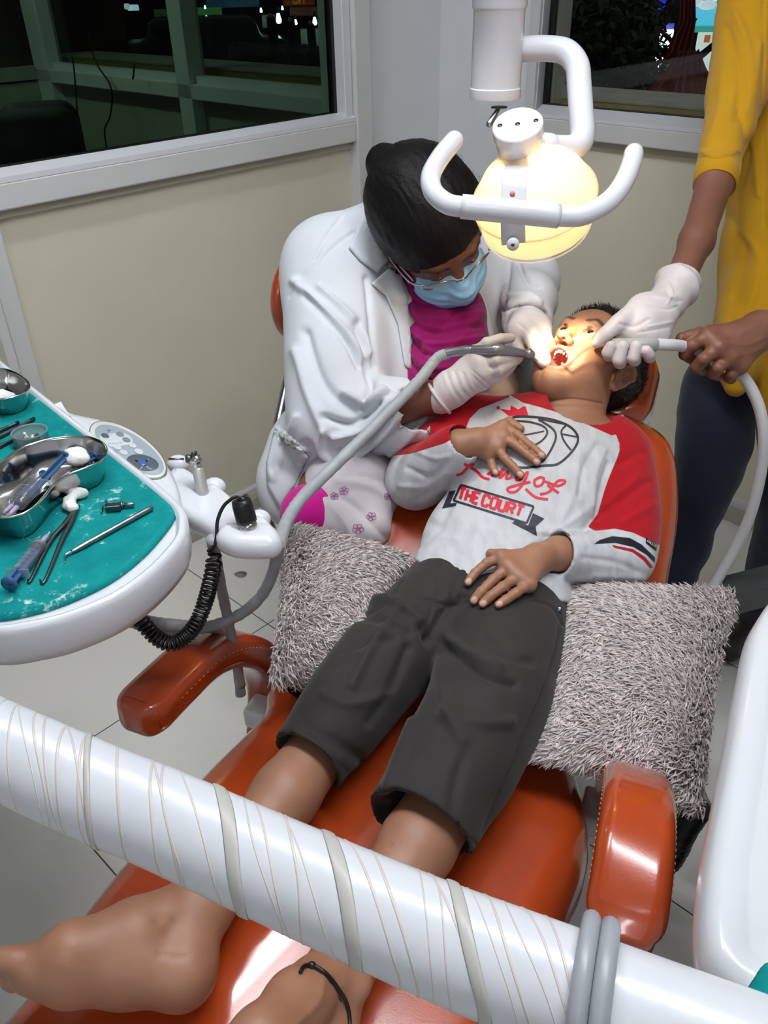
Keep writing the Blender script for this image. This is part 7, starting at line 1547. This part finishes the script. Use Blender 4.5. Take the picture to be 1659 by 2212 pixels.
for s_ in (-1, 1): e = mesh('eye', *lathe([(.0136*math.sin(t), -.0136*math.cos(t)) for t in np.linspace(.01, math.pi-.01, 12)], h2(s_*.029, .068, 0), HA2[1], 16), M_EYE, asn); mesh('iris', *lathe([(.0065, .0122), (.0, .0139)], h2(s_*.029, .068, 0), HA2[1], 14), M_IRIS, e)
# glove on the near hand
G = Body(.0022); wd = unit(P(1400, 690, 1.40)-wa)
c0 = P(1455, 622, 1.465); G.chain([c0, P(1440, 655, 1.445), P(1418, 680, 1.425)], [.031, .031, .032], .01)
# loose flared cuff
cf_ = [P(1470, 606, 1.478), P(1452, 640, 1.458)]; G.sleeve(P(1440, 655, 1.45), P(1473, 604, 1.478), .030, .041, .012); G.cone(P(1462, 616, 1.47), P(1485, 590, 1.49), .031, .036, .004, 's')
G.chain([P(1418, 680, 1.425), P(1390, 700, 1.405)], [.032, .028], .01); kn = [P(1352, 712, 1.395), P(1376, 722, 1.395), P(1402, 728, 1.40), P(1426, 724, 1.41)]
palm(G, P(1418, 682, 1.425), kn, .028, .0135, .014); hw = unit(wa-P(1390, 700, 1.40)); hs_ = unit(CR*.55+CD*.83-hw*np.dot(CR*.55+CD*.83, hw)); G.ell(P(1396, 683, 1.412), (.046, .041, .024), A_([hw, hs_, np.cross(hw, hs_)]), .02); G.ell(P(1462, 618, 1.465), (.012, .043, .040), A_([hw, hs_, np.cross(hw, hs_)]), .012)
finger(G, [P(1362, 678, 1.40), P(1336, 697, 1.385), P(1308, 722, 1.385), P(1289, 741, 1.39)], .0160, .0088, .008)
for k, (top_, bot, tipp, r) in enumerate((((1334, 742), (1313, 768), (1320, 748), .0105), ((1356, 742), (1336, 783), (1345, 748), .0112), ((1380, 742), (1368, 778), (1374, 748), .0108), ((1404, 748), (1401, 772), (1396, 757), .0098))):
    finger(G, [kn[k], P(top_[0], top_[1]+8, 1.405), P(bot[0]+3, bot[1], 1.385), P(bot[0], bot[1]-6, 1.368), P(tipp[0], tipp[1], 1.362)], r, r*.9, .0035)
V, F = G.build(1)
V = sculpt(V, F, [([(1340, 700), (1370, 706), (1400, 690)], 4, -.0016), ([(1400, 706), (1430, 700), (1452, 695)], 2.5, .0018), ([(1380, 718), (1420, 712), (1446, 706)], 2.2, -.0016), ([(1440, 625), (1455, 650), (1470, 650)], 3, -.002), ([(1415, 640), (1440, 645), (1462, 640)], 3, .002), ([(1445, 612), (1452, 635), (1442, 655)], 3, .002), ([(1405, 660), (1440, 668), (1462, 662)], 3, -.0018)])
V = V+vnorm(V, F)*(.0014*vnoise(V, 60, 3))[:, None]*np.clip((pix(V)[:, :1]-1390)/50, 0.2, 1); mesh('glove', V, F, M_GLOVE, asn)
# suction nozzle, clear saliva tip, white hose
su = empty('suction_tube', P(1400, 746, 1.385), 'grey suction handle with a white hose held by the assistant', 'suction tube')
n0, n1 = P(1322, 745, 1.378), P(1421, 744, 1.388); v, f = lathe([(.0, -.002), (.006, -.002), (.0105, .002), (.0112, .012), (.0112, .045), (.0118, .046), (.0118, .0785), (.0106, .0795), (.0, .0795)], n0, unit(n1-n0), 26); mesh('handle', v, f, mat('nozzle_grey', (166, 168, 166), .4), su)
h = catmull([P(*q) for q in ((1418, 744, 1.388), (1445, 745, 1.392), (1475, 748, 1.41), (1520, 762, 1.435), (1565, 782, 1.445), (1600, 808, 1.445), (1628, 850, 1.45), (1645, 900, 1.46), (1650, 960, 1.48), (1640, 1040, 1.52), (1618, 1120, 1.57), (1585, 1190, 1.62), (1548, 1256, 1.66), (1500, 1340, 1.7))], 10); mesh('hose', *tube(h, .0102, 18), mat('white_hose', (206, 206, 208), .35), su)
tip = catmull([P(1325, 745, 1.378), P(1290, 747, 1.372), P(1265, 755, 1.372), P(1245, 772, 1.378), P(1232, 785, 1.385), P(1222, 790, 1.398), P(1214, 786, 1.408)], 8)
mesh('saliva_tip', *tube(tip, .0030, 12), glassy('clear_tube', (236, 228, 224), dirt=.10), su); mesh('wire', *tube(tip, .0005, 6), mat('thin_wire', (170, 130, 120), .4), su)
# ------------------------------------------------------------------ camera
cd = bpy.data.cameras.new('camera'); co = bpy.data.objects.new('camera', cd); COL.objects.link(co); SC.camera = co
cd.sensor_fit = 'HORIZONTAL'; cd.sensor_width = 36; cd.lens = FPX/W_*36; cd.clip_start = .02
co.matrix_world = Matrix(((CR[0], -CD[0], -CF[0], CAM[0]), (CR[1], -CD[1], -CF[1], CAM[1]), (CR[2], -CD[2], -CF[2], CAM[2]), (0, 0, 0, 1)))
SC.view_settings.view_transform = 'Standard'; SC.view_settings.look = 'None'; SC.view_settings.exposure = EXPO; SC.view_settings.gamma = 1; SC.view_settings.use_curve_mapping = False
SC.cycles.use_denoising = True; SC.cycles.max_bounces = 7; SC.cycles.diffuse_bounces = 4; SC.cycles.glossy_bounces = 4; SC.cycles.transparent_max_bounces = 16; SC.cycles.sample_clamp_indirect = 8; SC.cycles.caustics_reflective = False; SC.cycles.caustics_refractive = False
SC.cycles.use_adaptive_sampling = True; SC.cycles.adaptive_threshold = .04
SC.cycles.use_light_tree = False
